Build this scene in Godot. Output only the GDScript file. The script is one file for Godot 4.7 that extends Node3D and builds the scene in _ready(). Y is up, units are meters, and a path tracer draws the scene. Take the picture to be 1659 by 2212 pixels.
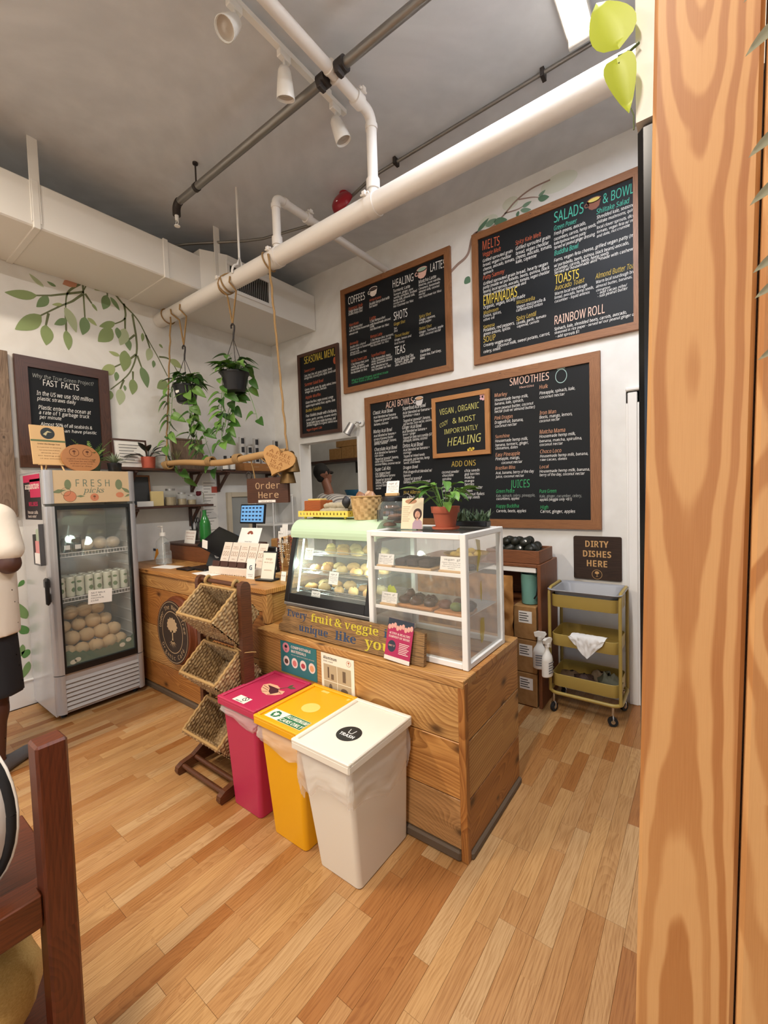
extends Node3D

# ------------------------------------------------------------------ geometry collector
class Geo:
	var v := PackedVector3Array()
	var n := PackedVector3Array()
	var t := PackedVector2Array()
	var c := PackedColorArray()
	var ix := PackedInt32Array()
	var xf := Transform3D()
	var col := Color(1, 1, 1)
	var uo := Vector2.ZERO

	func vert(p: Vector3, nn: Vector3, uv := Vector2.ZERO) -> int:
		v.append(xf * p)
		n.append((xf.basis * nn).normalized())
		t.append(uv + uo)
		c.append(col)
		return v.size() - 1

	func tri_i(a: int, b: int, d: int) -> void:
		ix.append(a); ix.append(d); ix.append(b)

	func tri(a: Vector3, b: Vector3, d: Vector3) -> void:
		var nn := (b - a).cross(d - a).normalized()
		tri_i(vert(a, nn), vert(b, nn), vert(d, nn))

	func quad(a: Vector3, b: Vector3, d: Vector3, e: Vector3, ua := Vector2(0, 1), ub := Vector2(1, 1), ud := Vector2(1, 0), ue := Vector2(0, 0)) -> void:
		var nn := (d - a).cross(e - b).normalized()
		var i := vert(a, nn, ua)
		vert(b, nn, ub); vert(d, nn, ud); vert(e, nn, ue)
		tri_i(i, i + 1, i + 2); tri_i(i, i + 2, i + 3)

	func fuv(p: Vector3, nn: Vector3, la: int) -> Vector2:
		var a := nn.abs()
		var k := 0 if a.x >= a.y and a.x >= a.z else (1 if a.y >= a.z else 2)
		var o1 := (k + 1) % 3
		var o2 := (k + 2) % 3
		if o2 == la:
			var s := o1; o1 = o2; o2 = s
		elif o1 != la and k == la:
			pass
		return Vector2(p[o1], p[o2])

	# box with chamfered edges; la is the axis the grain runs along
	func box(ct: Vector3, sz: Vector3, bv := 0.0, la := 0) -> void:
		var h := sz * 0.5
		var b: float = minf(bv, minf(h.x, minf(h.y, h.z)) * 0.9)
		if b <= 0.00001:
			for ax in 3:
				for sg: float in [-1.0, 1.0]:
					var nn := Vector3.ZERO; nn[ax] = sg
					var p := (ax + 1) % 3
					var q := (ax + 2) % 3
					var pts := []
					for k in [[-1.0, -1.0], [1.0, -1.0], [1.0, 1.0], [-1.0, 1.0]]:
						var w := Vector3.ZERO
						w[ax] = sg * h[ax]; w[p] = k[0] * h[p] * sg; w[q] = k[1] * h[q]
						pts.append(w)
					var i := v.size()
					for w: Vector3 in pts: vert(ct + w, nn, fuv(w, nn, la))
					tri_i(i, i + 1, i + 2); tri_i(i, i + 2, i + 3)
			return
		var face := func(ax: int, sg: float, s1: float, s2: float) -> Vector3:
			var w := Vector3.ZERO
			var p := (ax + 1) % 3
			var q := (ax + 2) % 3
			w[ax] = sg * h[ax]; w[p] = s1 * (h[p] - b); w[q] = s2 * (h[q] - b)
			return w
		for ax in 3:
			for sg: float in [-1.0, 1.0]:
				var nn := Vector3.ZERO; nn[ax] = sg
				var i := v.size()
				for k in [[-1.0, -1.0], [1.0, -1.0], [1.0, 1.0], [-1.0, 1.0]]:
					var w: Vector3 = face.call(ax, sg, k[0] * sg, k[1])
					vert(ct + w, nn, fuv(w, nn, la))
				tri_i(i, i + 1, i + 2); tri_i(i, i + 2, i + 3)
		for ax in 3:   # edges between faces ax and ax+1
			var p := (ax + 1) % 3
			for s1: float in [-1.0, 1.0]:
				for s2: float in [-1.0, 1.0]:
					var a0: Vector3 = face.call(ax, s1, s2, -1.0)
					var a1: Vector3 = face.call(ax, s1, s2, 1.0)
					var b0: Vector3 = face.call(p, s2, -1.0, s1)
					var b1: Vector3 = face.call(p, s2, 1.0, s1)
					var nn := Vector3.ZERO; nn[ax] = s1; nn[p] = s2
					nn = nn.normalized()
					var i := v.size()
					var l := [a0, a1, b1, b0] if s1 * s2 < 0.0 else [a0, b0, b1, a1]
					for w: Vector3 in l: vert(ct + w, nn, fuv(w, nn, la))
					tri_i(i, i + 1, i + 2); tri_i(i, i + 2, i + 3)
		for sx: float in [-1.0, 1.0]:
			for sy: float in [-1.0, 1.0]:
				for sz2: float in [-1.0, 1.0]:
					var A: Vector3 = face.call(0, sx, sy, sz2)
					var B: Vector3 = face.call(1, sy, sz2, sx)
					var D: Vector3 = face.call(2, sz2, sx, sy)
					var nn := Vector3(sx, sy, sz2).normalized()
					var i := v.size()
					for w: Vector3 in [A, B, D]: vert(ct + w, nn, fuv(w, nn, la))
					if sx * sy * sz2 > 0.0: tri_i(i, i + 1, i + 2)
					else: tri_i(i, i + 2, i + 1)

	func bx(x0: float, x1: float, y0: float, y1: float, z0: float, z1: float, bv := 0.0, la := 0) -> void:
		box(Vector3((x0 + x1) * 0.5, (y0 + y1) * 0.5, (z0 + z1) * 0.5), Vector3(abs(x1 - x0), abs(y1 - y0), abs(z1 - z0)), bv, la)

	func frame_of(d: Vector3) -> Basis:
		var y := d.normalized()
		var r := Vector3.UP if abs(y.y) < 0.95 else Vector3.RIGHT
		var x := r.cross(y).normalized()
		return Basis(x, y, x.cross(y))

	func cyl(a: Vector3, b: Vector3, r0: float, r1: float, seg := 14, caps := true) -> void:
		var B := frame_of(b - a)
		var L := (b - a).length()
		var sl: float = (r0 - r1) / maxf(L, 0.0001)
		var i := v.size()
		for k in seg + 1:
			var an := TAU * k / seg
			var d := B.x * cos(an) + B.z * sin(an)
			var nn := (d + B.y * sl).normalized()
			vert(a + d * r0, nn, Vector2(float(k) / seg, 0)); vert(b + d * r1, nn, Vector2(float(k) / seg, L))
		for k in seg:
			var q := i + k * 2
			tri_i(q, q + 1, q + 3); tri_i(q, q + 3, q + 2)
		if caps:
			disc(a, -B.y, r0, seg); disc(b, B.y, r1, seg)

	func disc(ct: Vector3, nn: Vector3, r: float, seg := 14) -> void:
		if r < 0.0001: return
		var B := frame_of(nn)
		var i := vert(ct, nn, Vector2(0.5, 0.5))
		for k in seg:
			var an := TAU * k / seg
			vert(ct + (B.x * cos(an) + B.z * sin(an)) * r, nn, Vector2(0.5 + cos(an) * 0.5, 0.5 + sin(an) * 0.5))
		for k in seg: tri_i(i, i + 1 + (k + 1) % seg, i + 1 + k)

	# profile of Vector2(radius, height) turned round the y axis
	func lathe(pr: Array, seg := 20, ct := Vector3.ZERO, sx := 1.0, sz := 1.0) -> void:
		var i := v.size()
		var m := pr.size()
		for k in seg + 1:
			var an := TAU * k / seg
			var d := Vector3(cos(an), 0, sin(an))
			for j in m:
				var p: Vector2 = pr[j]
				var q0: Vector2 = pr[max(j - 1, 0)]
				var q1: Vector2 = pr[min(j + 1, m - 1)]
				var tg := q1 - q0
				var nn := (d * tg.y - Vector3.UP * tg.x)
				if nn.length() < 0.000001: nn = d
				vert(ct + Vector3(d.x * p.x * sx, p.y, d.z * p.x * sz), nn.normalized(), Vector2(float(k) / seg, p.y))
		for k in seg:
			for j in m - 1:
				var q := i + k * m + j
				tri_i(q, q + 1, q + m + 1); tri_i(q, q + m + 1, q + m)

	func ball(ct: Vector3, r: Vector3, sg := 14, rg := 8, B := Basis()) -> void:
		var i := v.size()
		for a in rg + 1:
			var th := PI * a / rg
			for k in sg + 1:
				var ph := TAU * k / sg
				var d := Vector3(sin(th) * cos(ph), cos(th), sin(th) * sin(ph))
				vert(ct + B * (d * r), B * (d / r), Vector2(float(k) / sg, float(a) / rg))
		for a in rg:
			for k in sg:
				var q := i + a * (sg + 1) + k
				tri_i(q, q + 1, q + sg + 2); tri_i(q, q + sg + 2, q + sg + 1)

	func tube(pts: Array, r: float, seg := 8, r_end := -1.0, caps := true) -> void:
		var m := pts.size()
		var i := v.size()
		var B := Basis()
		for j in m:
			var p: Vector3 = pts[j]
			var d: Vector3 = (pts[min(j + 1, m - 1)] - pts[max(j - 1, 0)])
			if d.length() < 0.00001: d = Vector3.UP
			d = d.normalized()
			if j == 0: B = frame_of(d)
			else:
				var x := (B.x - d * B.x.dot(d)).normalized()
				B = Basis(x, d, x.cross(d))
			var rr := r if r_end < 0.0 else lerpf(r, r_end, float(j) / (m - 1))
			for k in seg + 1:
				var an := TAU * k / seg
				var o := B.x * cos(an) + B.z * sin(an)
				vert(p + o * rr, o, Vector2(float(k) / seg, float(j)))
		for j in m - 1:
			for k in seg:
				var q := i + j * (seg + 1) + k
				tri_i(q, q + seg + 1, q + seg + 2); tri_i(q, q + seg + 2, q + 1)
		if caps:
			disc(pts[0], -(pts[1] - pts[0]).normalized(), r, seg)
			disc(pts[m - 1], (pts[m - 1] - pts[m - 2]).normalized(), r if r_end < 0.0 else r_end, seg)

	# parametric sheet f(u, v) -> Vector3 with smooth normals
	func sheet(nu: int, nv: int, f: Callable, us := 1.0, vs := 1.0, flip := false) -> void:
		var g := []
		for j in nv + 1:
			for k in nu + 1: g.append(f.call(float(k) / nu, float(j) / nv))
		var i := v.size()
		var w := nu + 1
		for j in nv + 1:
			for k in w:
				var du: Vector3 = g[j * w + min(k + 1, nu)] - g[j * w + max(k - 1, 0)]
				var dv: Vector3 = g[min(j + 1, nv) * w + k] - g[max(j - 1, 0) * w + k]
				var nn := du.cross(dv)
				if nn.length() < 1e-12: nn = Vector3.UP
				if flip: nn = -nn
				vert(g[j * w + k], nn.normalized(), Vector2(us * k / nu, vs * j / nv))
		for j in nv:
			for k in nu:
				var q := i + j * w + k
				if flip: tri_i(q, q + w + 1, q + 1); tri_i(q, q + w, q + w + 1)
				else: tri_i(q, q + 1, q + w + 1); tri_i(q, q + w + 1, q + w)

	# flat outline in the xy plane from z0 to z1 (front at z1)
	func slab(poly: PackedVector2Array, z0: float, z1: float, us := 1.0) -> void:
		if Geometry2D.is_polygon_clockwise(poly): poly.reverse()
		var tr := Geometry2D.triangulate_polygon(poly)
		var i := v.size()
		for p in poly: vert(Vector3(p.x, p.y, z1), Vector3.BACK, Vector2(p.x, -p.y) * us)
		var j := v.size()
		if z1 - z0 > 0.00001:
			for p in poly: vert(Vector3(p.x, p.y, z0), Vector3.FORWARD, Vector2(p.x, -p.y) * us)
		for k in range(0, tr.size(), 3):
			var a := tr[k]; var b := tr[k + 1]; var d := tr[k + 2]
			if (poly[b] - poly[a]).cross(poly[d] - poly[a]) < 0.0:
				var s := b; b = d; d = s
			tri_i(i + a, i + b, i + d)
			if z1 - z0 > 0.00001: tri_i(j + a, j + d, j + b)
		if z1 - z0 > 0.00001:
			for k in poly.size():
				var a := poly[k]
				var b := poly[(k + 1) % poly.size()]
				quad(Vector3(a.x, a.y, z0), Vector3(b.x, b.y, z0), Vector3(b.x, b.y, z1), Vector3(a.x, a.y, z1), a * us, b * us, b * us, a * us)

	func append(ar: Array, tf: Transform3D) -> void:
		var vv: PackedVector3Array = ar[Mesh.ARRAY_VERTEX]
		var nn: PackedVector3Array = ar[Mesh.ARRAY_NORMAL]
		var b := v.size()
		for k in vv.size(): vert(tf * vv[k], tf.basis * nn[k])
		if ar[Mesh.ARRAY_INDEX] != null:
			for k: int in ar[Mesh.ARRAY_INDEX]: ix.append(b + k)
		else:
			for k in vv.size(): ix.append(b + k)

	func mesh(origin := Vector3.ZERO) -> ArrayMesh:
		var a := []
		a.resize(Mesh.ARRAY_MAX)
		if origin != Vector3.ZERO:
			for k in v.size(): v[k] = v[k] - origin
		a[Mesh.ARRAY_VERTEX] = v
		a[Mesh.ARRAY_NORMAL] = n
		a[Mesh.ARRAY_TEX_UV] = t
		a[Mesh.ARRAY_COLOR] = c
		a[Mesh.ARRAY_INDEX] = ix
		var m := ArrayMesh.new()
		m.add_surface_from_arrays(Mesh.PRIMITIVE_TRIANGLES, a)
		return m

# ------------------------------------------------------------------ naming and placing
var used := {}
var rng := RandomNumberGenerator.new()
var mats := {}

func numbered(called: String) -> String:
	if not used.has(called):
		used[called] = 0
		return called
	used[called] += 1
	return "%s_%03d" % [called, used[called]]

func tag(o: Node3D, label: String, category: String, group := "") -> Node3D:
	o.set_meta("label", label)
	o.set_meta("category", category)
	if group != "": o.set_meta("group", group)
	return o

func thing(called: String, label: String, category: String, at := Vector3.ZERO, turn := 0.0, group := "") -> Node3D:
	var o := Node3D.new()
	o.name = numbered(called)
	add_child(o)
	o.position = at
	o.rotation.y = turn
	return tag(o, label, category, group)

# g is in the parent's own axes
func part(p: Node3D, called: String, g: Geo, m: Material, label := "") -> MeshInstance3D:
	var o := MeshInstance3D.new()
	o.name = called
	o.mesh = g.mesh()
	o.material_override = m
	p.add_child(o, true)
	if label != "": o.set_meta("label", label)
	return o

# g is in world axes; the parent is not turned
func partw(p: Node3D, called: String, g: Geo, m: Material, label := "") -> MeshInstance3D:
	var o := MeshInstance3D.new()
	o.name = called
	var at := p.position
	if p.get_parent() != self and p.get_parent() is Node3D: at += p.get_parent().position
	o.mesh = g.mesh(at)
	o.material_override = m
	p.add_child(o, true)
	if label != "": o.set_meta("label", label)
	return o

func solo(called: String, label: String, category: String, g: Geo, m: Material, at := Vector3.ZERO, group := "") -> MeshInstance3D:
	var o := MeshInstance3D.new()
	o.name = numbered(called)
	o.mesh = g.mesh(at)
	o.material_override = m
	add_child(o)
	o.position = at
	tag(o, label, category, group)
	return o

func struct(called: String, g: Geo, m: Material) -> MeshInstance3D:
	var o := MeshInstance3D.new()
	o.name = numbered(called)
	o.mesh = g.mesh()
	o.material_override = m
	add_child(o)
	o.set_meta("kind", "structure")
	return o

func copy(o: Node3D, at: Vector3, turn := 0.0, label := "") -> Node3D:
	var r: Node3D = o.duplicate()
	var base := str(o.name)
	if base.length() > 4 and base.substr(base.length() - 4, 1) == "_" and base.substr(base.length() - 3).is_valid_int(): base = base.substr(0, base.length() - 4)
	r.name = numbered(base)
	add_child(r)
	r.position = at
	r.rotation.y = turn
	if label != "": r.set_meta("label", label)
	return r

func hx(s: String) -> Color: return Color.html(s)

func mat(key: String, col: Color, rough := 0.7, metal := 0.0, spec := 0.5) -> StandardMaterial3D:
	if mats.has(key): return mats[key]
	var m := StandardMaterial3D.new()
	m.resource_name = key
	m.albedo_color = col
	m.roughness = rough
	m.metallic = metal
	m.metallic_specular = spec
	m.vertex_color_use_as_albedo = true
	mats[key] = m
	return m

func glass(key: String, alpha := 0.06, col := Color(0.9, 0.95, 0.93)) -> StandardMaterial3D:
	if mats.has(key): return mats[key]
	var m := StandardMaterial3D.new()
	m.resource_name = key
	m.transparency = BaseMaterial3D.TRANSPARENCY_ALPHA
	m.albedo_color = Color(col.r, col.g, col.b, alpha)
	m.roughness = 0.02
	m.metallic_specular = 0.5
	mats[key] = m
	return m

func film(key: String, alpha: float, col: Color, rough := 0.45) -> StandardMaterial3D:
	if mats.has(key): return mats[key]
	var m := StandardMaterial3D.new()
	m.resource_name = key
	m.transparency = BaseMaterial3D.TRANSPARENCY_ALPHA
	m.albedo_color = Color(col.r, col.g, col.b, alpha)
	m.roughness = rough
	mats[key] = m
	return m

func glow(key: String, col: Color, energy: float) -> StandardMaterial3D:
	if mats.has(key): return mats[key]
	var m := StandardMaterial3D.new()
	m.resource_name = key
	m.albedo_color = col
	m.emission_enabled = true
	m.emission = col
	m.emission_energy_multiplier = energy
	mats[key] = m
	return m

func textured(key: String, im: Image, rough := 0.6, scale := Vector3.ONE, spec := 0.5, tint := Color.WHITE) -> StandardMaterial3D:
	if mats.has(key): return mats[key]
	var m := StandardMaterial3D.new()
	m.resource_name = key
	m.albedo_texture = ImageTexture.create_from_image(im)
	m.albedo_color = tint
	m.roughness = rough
	m.metallic_specular = spec
	m.uv1_scale = scale
	mats[key] = m
	return m

func tinted(key: String, src: StandardMaterial3D, tint: Color) -> StandardMaterial3D:
	if mats.has(key): return mats[key]
	var m: StandardMaterial3D = src.duplicate()
	m.resource_name = key
	m.albedo_color = tint
	mats[key] = m
	return m

# ------------------------------------------------------------------ lettering
var fonts := {}
var meshes := {}

func font(called: String, weight := 400) -> SystemFont:
	var k := "%s%d" % [called, weight]
	if not fonts.has(k):
		var f := SystemFont.new()
		f.font_names = PackedStringArray([called])
		f.font_weight = weight
		fonts[k] = f
	return fonts[k]

# s written with its left end of the baseline at p, running along ax, upright along up, capitals h tall, squeezed to width w
func write(g: Geo, s: String, p: Vector3, ax: Vector3, up: Vector3, h: float, w := 0.0, f := "Droid Sans", bold := 400, centred := false, slant := 0.0) -> void:
	if s.strip_edges() == "": return
	var k := "%s|%s|%d" % [s, f, bold]
	if not meshes.has(k):
		var tm := TextMesh.new()
		tm.text = s
		tm.font = font(f, bold)
		tm.font_size = 24
		tm.pixel_size = 1.0 / 24.0
		tm.depth = 0.0
		tm.curve_step = 3.0
		tm.horizontal_alignment = HORIZONTAL_ALIGNMENT_LEFT
		tm.vertical_alignment = VERTICAL_ALIGNMENT_BOTTOM
		var ar := tm.surface_get_arrays(0)
		var lo := Vector3(1e9, 1e9, 0)
		var hi := Vector3(-1e9, -1e9, 0)
		for q: Vector3 in ar[Mesh.ARRAY_VERTEX]:
			lo = lo.min(q); hi = hi.max(q)
		meshes[k] = [ar, lo, hi, tm.get_aabb()]
	var d: Array = meshes[k]
	var lo: Vector3 = d[1]
	var hi: Vector3 = d[2]
	var sy := h / 0.714
	var sx := sy
	if w > 0.0: sx = w / (hi.x - lo.x)
	ax = ax.normalized()
	up = up.normalized()
	var base := 0.26   # descent of the font below the baseline, in ems
	var start := lo.x
	if centred: start = (lo.x + hi.x) * 0.5
	var B := Basis(ax * sx, (up + ax * slant) * sy, ax.cross(up))
	g.append(d[0], Transform3D(B, p - B.x * start - B.y * base * 0.0 - B.y * bottom_of(f)))

func bottom_of(f: String) -> float:
	# where TextMesh puts the baseline of this font above its lower edge
	if not meshes.has("b" + f):
		var tm := TextMesh.new()
		tm.text = "H"
		tm.font = font(f)
		tm.font_size = 24
		tm.pixel_size = 1.0 / 24.0
		tm.depth = 0.0
		tm.horizontal_alignment = HORIZONTAL_ALIGNMENT_LEFT
		tm.vertical_alignment = VERTICAL_ALIGNMENT_BOTTOM
		var y := 1e9
		for q: Vector3 in tm.surface_get_arrays(0)[Mesh.ARRAY_VERTEX]: y = min(y, q.y)
		meshes["b" + f] = y
	return meshes["b" + f]

# short names
const RT := Vector3.RIGHT
const UP := Vector3.UP
const BK := Vector3.BACK
const O3 := Vector3.ZERO

func v3(x: float, y: float, z: float) -> Vector3: return Vector3(x, y, z)

func v2(x: float, y: float) -> Vector2: return Vector2(x, y)

func rad(a: float) -> float: return deg_to_rad(a)

# ------------------------------------------------------------------ computed surfaces
func noise(sd: int,fr: float,oct := 3) -> FastNoiseLite:
	var f := FastNoiseLite.new()
	f.seed = sd
	f.frequency = fr
	f.fractal_octaves = oct
	f.noise_type = FastNoiseLite.TYPE_SIMPLEX_SMOOTH
	return f

# board cut from a log: x runs along the grain; rings of a slowly wandering heart, fine streaks and pores
func wood(w: int,h: int,sd: int,ca: Color,cb: Color,rings: float,wander: float,streak := 0.25,knots := 0,aspect := 3.0,sharp := 2.0,weight := 0.75) -> Image:
	var im := Image.create_empty(w,h,false,Image.FORMAT_RGB8)
	var n1 := noise(sd,0.9,2)
	var n2 := noise(sd + 1,1.0,3)
	var n3 := noise(sd + 2,1.0,2)
	var r := RandomNumberGenerator.new()
	r.seed = sd
	var kn := []
	for k in knots: kn.append([r.randf_range(0.05,0.95)*aspect,r.randf_range(0.15,0.85),r.randf_range(0.025,0.06)])
	var heart := []
	for x in w:
		var u := float(x) / w*aspect
		heart.append([0.5 + n1.get_noise_2d(u*0.22,3.0)*0.4,n1.get_noise_2d(u*0.4,40.0)*wander])
	for y in h:
		var vv := float(y) / h
		for x in w:
			var u := float(x) / w*aspect
			var d: float = vv - heart[x][0] + n2.get_noise_2d(u*0.5,vv*2.5)*0.02
			var rr: float = sqrt(d*d + heart[x][1]*heart[x][1])
			var kk := 0.0
			for q: Array in kn:
				var dx: float = (u - q[0])*0.55
				var dy: float = vv - q[1]
				var e: float = dx*dx + dy*dy
				var s: float = q[2]
				rr += 0.10*exp(-e / (s*s*5.0))
				kk = max(kk,exp(-e / (s*s*0.22)))
			var ph: float = rr*rings
			var sw: float = ph - floorf(ph)
			var ring := pow(sw,sharp)*(1.0 - smoothstep(0.9,1.0,sw))
			var st := n3.get_noise_2d(u*2.0,vv*60.0)*0.5 + 0.5
			var bl := n2.get_noise_2d(u*0.5 + 30.0,vv*7.0)*0.2
			var f := clampf(ring*weight + (st - 0.5)*streak*2.0 + bl,0.0,1.0)
			var cc := ca.lerp(cb,f)
			if kk > 0.02: cc = cc.lerp(cb.darkened(0.5),kk*0.85)
			im.set_pixel(x,y,cc)
	return im

func mottle(w: int,sd: int,ca: Color,cb: Color,fr: float,oct := 4,hard := 1.0) -> Image:
	var im := Image.create_empty(w,w,false,Image.FORMAT_RGB8)
	var f := noise(sd,fr,oct)
	for y in w:
		for x in w:
			# a torus of noise, so that the picture tiles
			var a := TAU*x / w
			var b := TAU*y / w
			var k := f.get_noise_3d(cos(a)*10.0,sin(a)*10.0 + cos(b)*10.0,sin(b)*10.0)
			im.set_pixel(x,y,ca.lerp(cb,clampf(k*hard + 0.5,0.0,1.0)))
	return im

func make_materials() -> void:
	# painted room
	var wall := textured("painted plaster",mottle(256,5,hx("eceae4"),hx("e4e1da"),0.12),0.75,v3(0.6,0.6,0.6),0.4)
	wall.uv1_triplanar = true; wall.uv1_world_triplanar = true
	var ceil := textured("painted ceiling",mottle(256,9,hx("d9dce0"),hx("cdd0d4"),0.2,5),0.85,v3(0.35,0.35,0.35),0.3)
	ceil.uv1_triplanar = true; ceil.uv1_world_triplanar = true
	mat("white paint",hx("efece6"),0.5)
	mat("pipe paint",hx("e8e3dc"),0.4)
	mat("duct paint",hx("e9e5dc"),0.55)
	mat("grey steel",hx("8c8984"),0.4,0.75)
	mat("dark iron",hx("3c3633"),0.55,0.4)
	mat("black plastic",hx("141416"),0.35)
	mat("black satin",hx("0c0d10"),0.2)
	mat("black rubber",hx("1a1a1b"),0.8)
	mat("chrome",hx("c9cbcc"),0.15,1.0)
	mat("aluminium",hx("b9b9b8"),0.35,0.8)
	mat("silver paint",hx("b4b3b4"),0.32,0.35)
	mat("white enamel",hx("f1efe9"),0.3)
	mat("white plastic",hx("f0ece2"),0.4)
	mat("paper",hx("f3efe6"),0.8)
	mat("chalkboard",hx("17191b"),0.55,0.0,0.35)
	# woods
	textured("floor oak",wood(1024,256,11,hx("bd986a"),hx("8f663b"),34.0,0.3,0.55,0,4.0,1.2,0.35),0.38,v3(1.0 / 1.6,1.0 / 0.4,1))
	textured("pine",wood(1024,512,23,hx("c7985a"),hx("865426"),46.0,0.3,0.22,9,2.0,1.1,0.7),0.45,v3(1.0 / 1.4,1.0 / 0.7,1))
	textured("pine grey",wood(512,256,29,hx("b98a55"),hx("7c552d"),40.0,0.3,0.3,5,2.0,1.1,0.55),0.55,v3(1.0 / 1.4,1.0 / 0.7,1))
	textured("frame wood",wood(512,128,31,hx("96643c"),hx("6a4122"),26.0,0.3,0.4,2,4.0,1.2,0.5),0.5,v3(1.0 / 1.2,1.0 / 0.3,1))
	textured("honey wood",wood(512,128,37,hx("bd8248"),hx("96602f"),22.0,0.3,0.3,0,4.0,1.2,0.5),0.5,v3(1.0 / 1.2,1.0 / 0.3,1))
	textured("walnut",wood(512,128,41,hx("553628"),hx("33211a"),22.0,0.3,0.4,0,4.0,1.2,0.5),0.42,v3(1.0 / 1.2,1.0 / 0.3,1))
	textured("barn wood",wood(1024,256,43,hx("9b7648"),hx("4e3a22"),30.0,0.3,0.75,3,4.0,1.0,0.5),0.75,v3(1.0 / 1.2,1.0 / 0.3,1))
	textured("grey barn wood",wood(512,256,47,hx("8a7562"),hx("5b4a3c"),30.0,0.3,0.7,2,3.0,1.0,0.5),0.8,v3(1.0 / 1.2,1.0 / 0.4,1))
	textured("red wood",wood(512,128,53,hx("84502e"),hx("5c361f"),24.0,0.3,0.4,0,4.0,1.2,0.5),0.5,v3(1.0 / 1.2,1.0 / 0.3,1))
	textured("mahogany",wood(512,256,59,hx("5f3620"),hx("3a1f10"),30.0,0.3,0.5,2,3.0,1.2,0.5),0.38,v3(1.0 / 1,1.0 / 0.4,1))
	textured("kraft card",mottle(256,61,hx("a97f4c"),hx("9a7140"),0.3),0.85,v3(1,1,1))
	# shared small-object colours
	for q: Array in [["print dark","2a2320",0.7],["birch","cfa873",0.55],["jute","9a7a4e",0.9],["sign letters","c3a27c",0.8],["print pale","e8d6c8",0.7],["sticker cream","f0ecd9",0.5],["sticker black","1d1c1b",0.5],["ink","4b4742",0.8],["straw pale","ab8853",0.75],["straw","ffffff",0.75]]: mat(q[0],hx(q[1]),q[2])

const WZ := -3.67     # face of the menu wall
const LX := -4.47     # face of the wall with the painted branches
const CY := 4.2       # ceiling

func surroundings() -> void:
	var cam := Camera3D.new()
	cam.name = "camera"
	add_child(cam)
	cam.position = v3(0,1.65,0)
	cam.rotation = v3(rad(-2.502),rad(36.818),rad(-1.784))
	cam.fov = 99.865
	cam.near = 0.02
	cam.far = 60.0
	cam.current = true
	var we := WorldEnvironment.new()
	we.name = "surroundings"
	var e := Environment.new()
	e.background_mode = Environment.BG_SKY
	var sk := Sky.new()
	var ps := ProceduralSkyMaterial.new()
	ps.sky_top_color = hx("8fb4dc")
	ps.sky_horizon_color = hx("dbe5ee")
	ps.ground_bottom_color = hx("77746e")
	ps.ground_horizon_color = hx("b9b6b0")
	ps.sky_energy_multiplier = 2.2
	ps.ground_energy_multiplier = 2.2
	sk.sky_material = ps
	e.sky = sk
	e.tonemap_mode = Environment.TONE_MAPPER_LINEAR
	e.tonemap_exposure = EXPOSURE
	e.sdfgi_enabled = true
	e.ssao_enabled = true
	e.ssil_enabled = true
	we.environment = e
	add_child(we)

func ceiling_lights() -> void:
	# ceiling fixtures with two tubes each: the first shows at the top of the photograph, the others light the front of the shop
	fixture(v3(-0.56,CY,-2.06),1.3,"white fluorescent strip light above the big white pipe",FIX*0.75,hx("eef3ff"))
	fixture(v3(-0.56,CY,0.9),1.3,"white fluorescent strip light on the ceiling behind the camera",FIX*1.25,hx("fff1e0"))
	fixture(v3(-3.0,CY,0.9),1.3,"white fluorescent strip light near the front windows by the painted wall",FIX*1.15,hx("fff1e0"))

const EXPOSURE := 0.58
const FIX := 16.0
const KFIX := 3.5

func fixture(at: Vector3,ln: float,label: String,energy: float,tone := Color(1.0,0.96,0.92)) -> void:
	var t := thing("ceiling_light",label,"ceiling light",at)
	var g := Geo.new()
	g.box(v3(0,-0.025,0),v3(0.14,0.05,ln),0.006)
	for s: float in [-1.0,1.0]: g.box(v3(0,-0.075,s*(ln*0.5 - 0.02)),v3(0.12,0.06,0.03),0.004)
	part(t,"housing",g,mats["white enamel"])
	for s: float in [-1.0,1.0]:
		var q := Geo.new()
		q.cyl(v3(s*0.034,-0.08,-ln*0.5 + 0.03),v3(s*0.034,-0.08,ln*0.5 - 0.03),0.019,0.019,14)
		part(t,"tube",q,glow("fluorescent tube",hx("fff8ee"),6.0))
	var l := AreaLight3D.new()
	l.name = "tube_light"
	t.add_child(l,true)
	l.position = v3(0,-0.115,0)
	l.rotation.x = -PI / 2
	l.area_size = v2(0.12,ln - 0.06)
	l.area_range = 20.0
	l.light_energy = energy
	l.light_color = tone
	l.shadow_enabled = true

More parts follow.
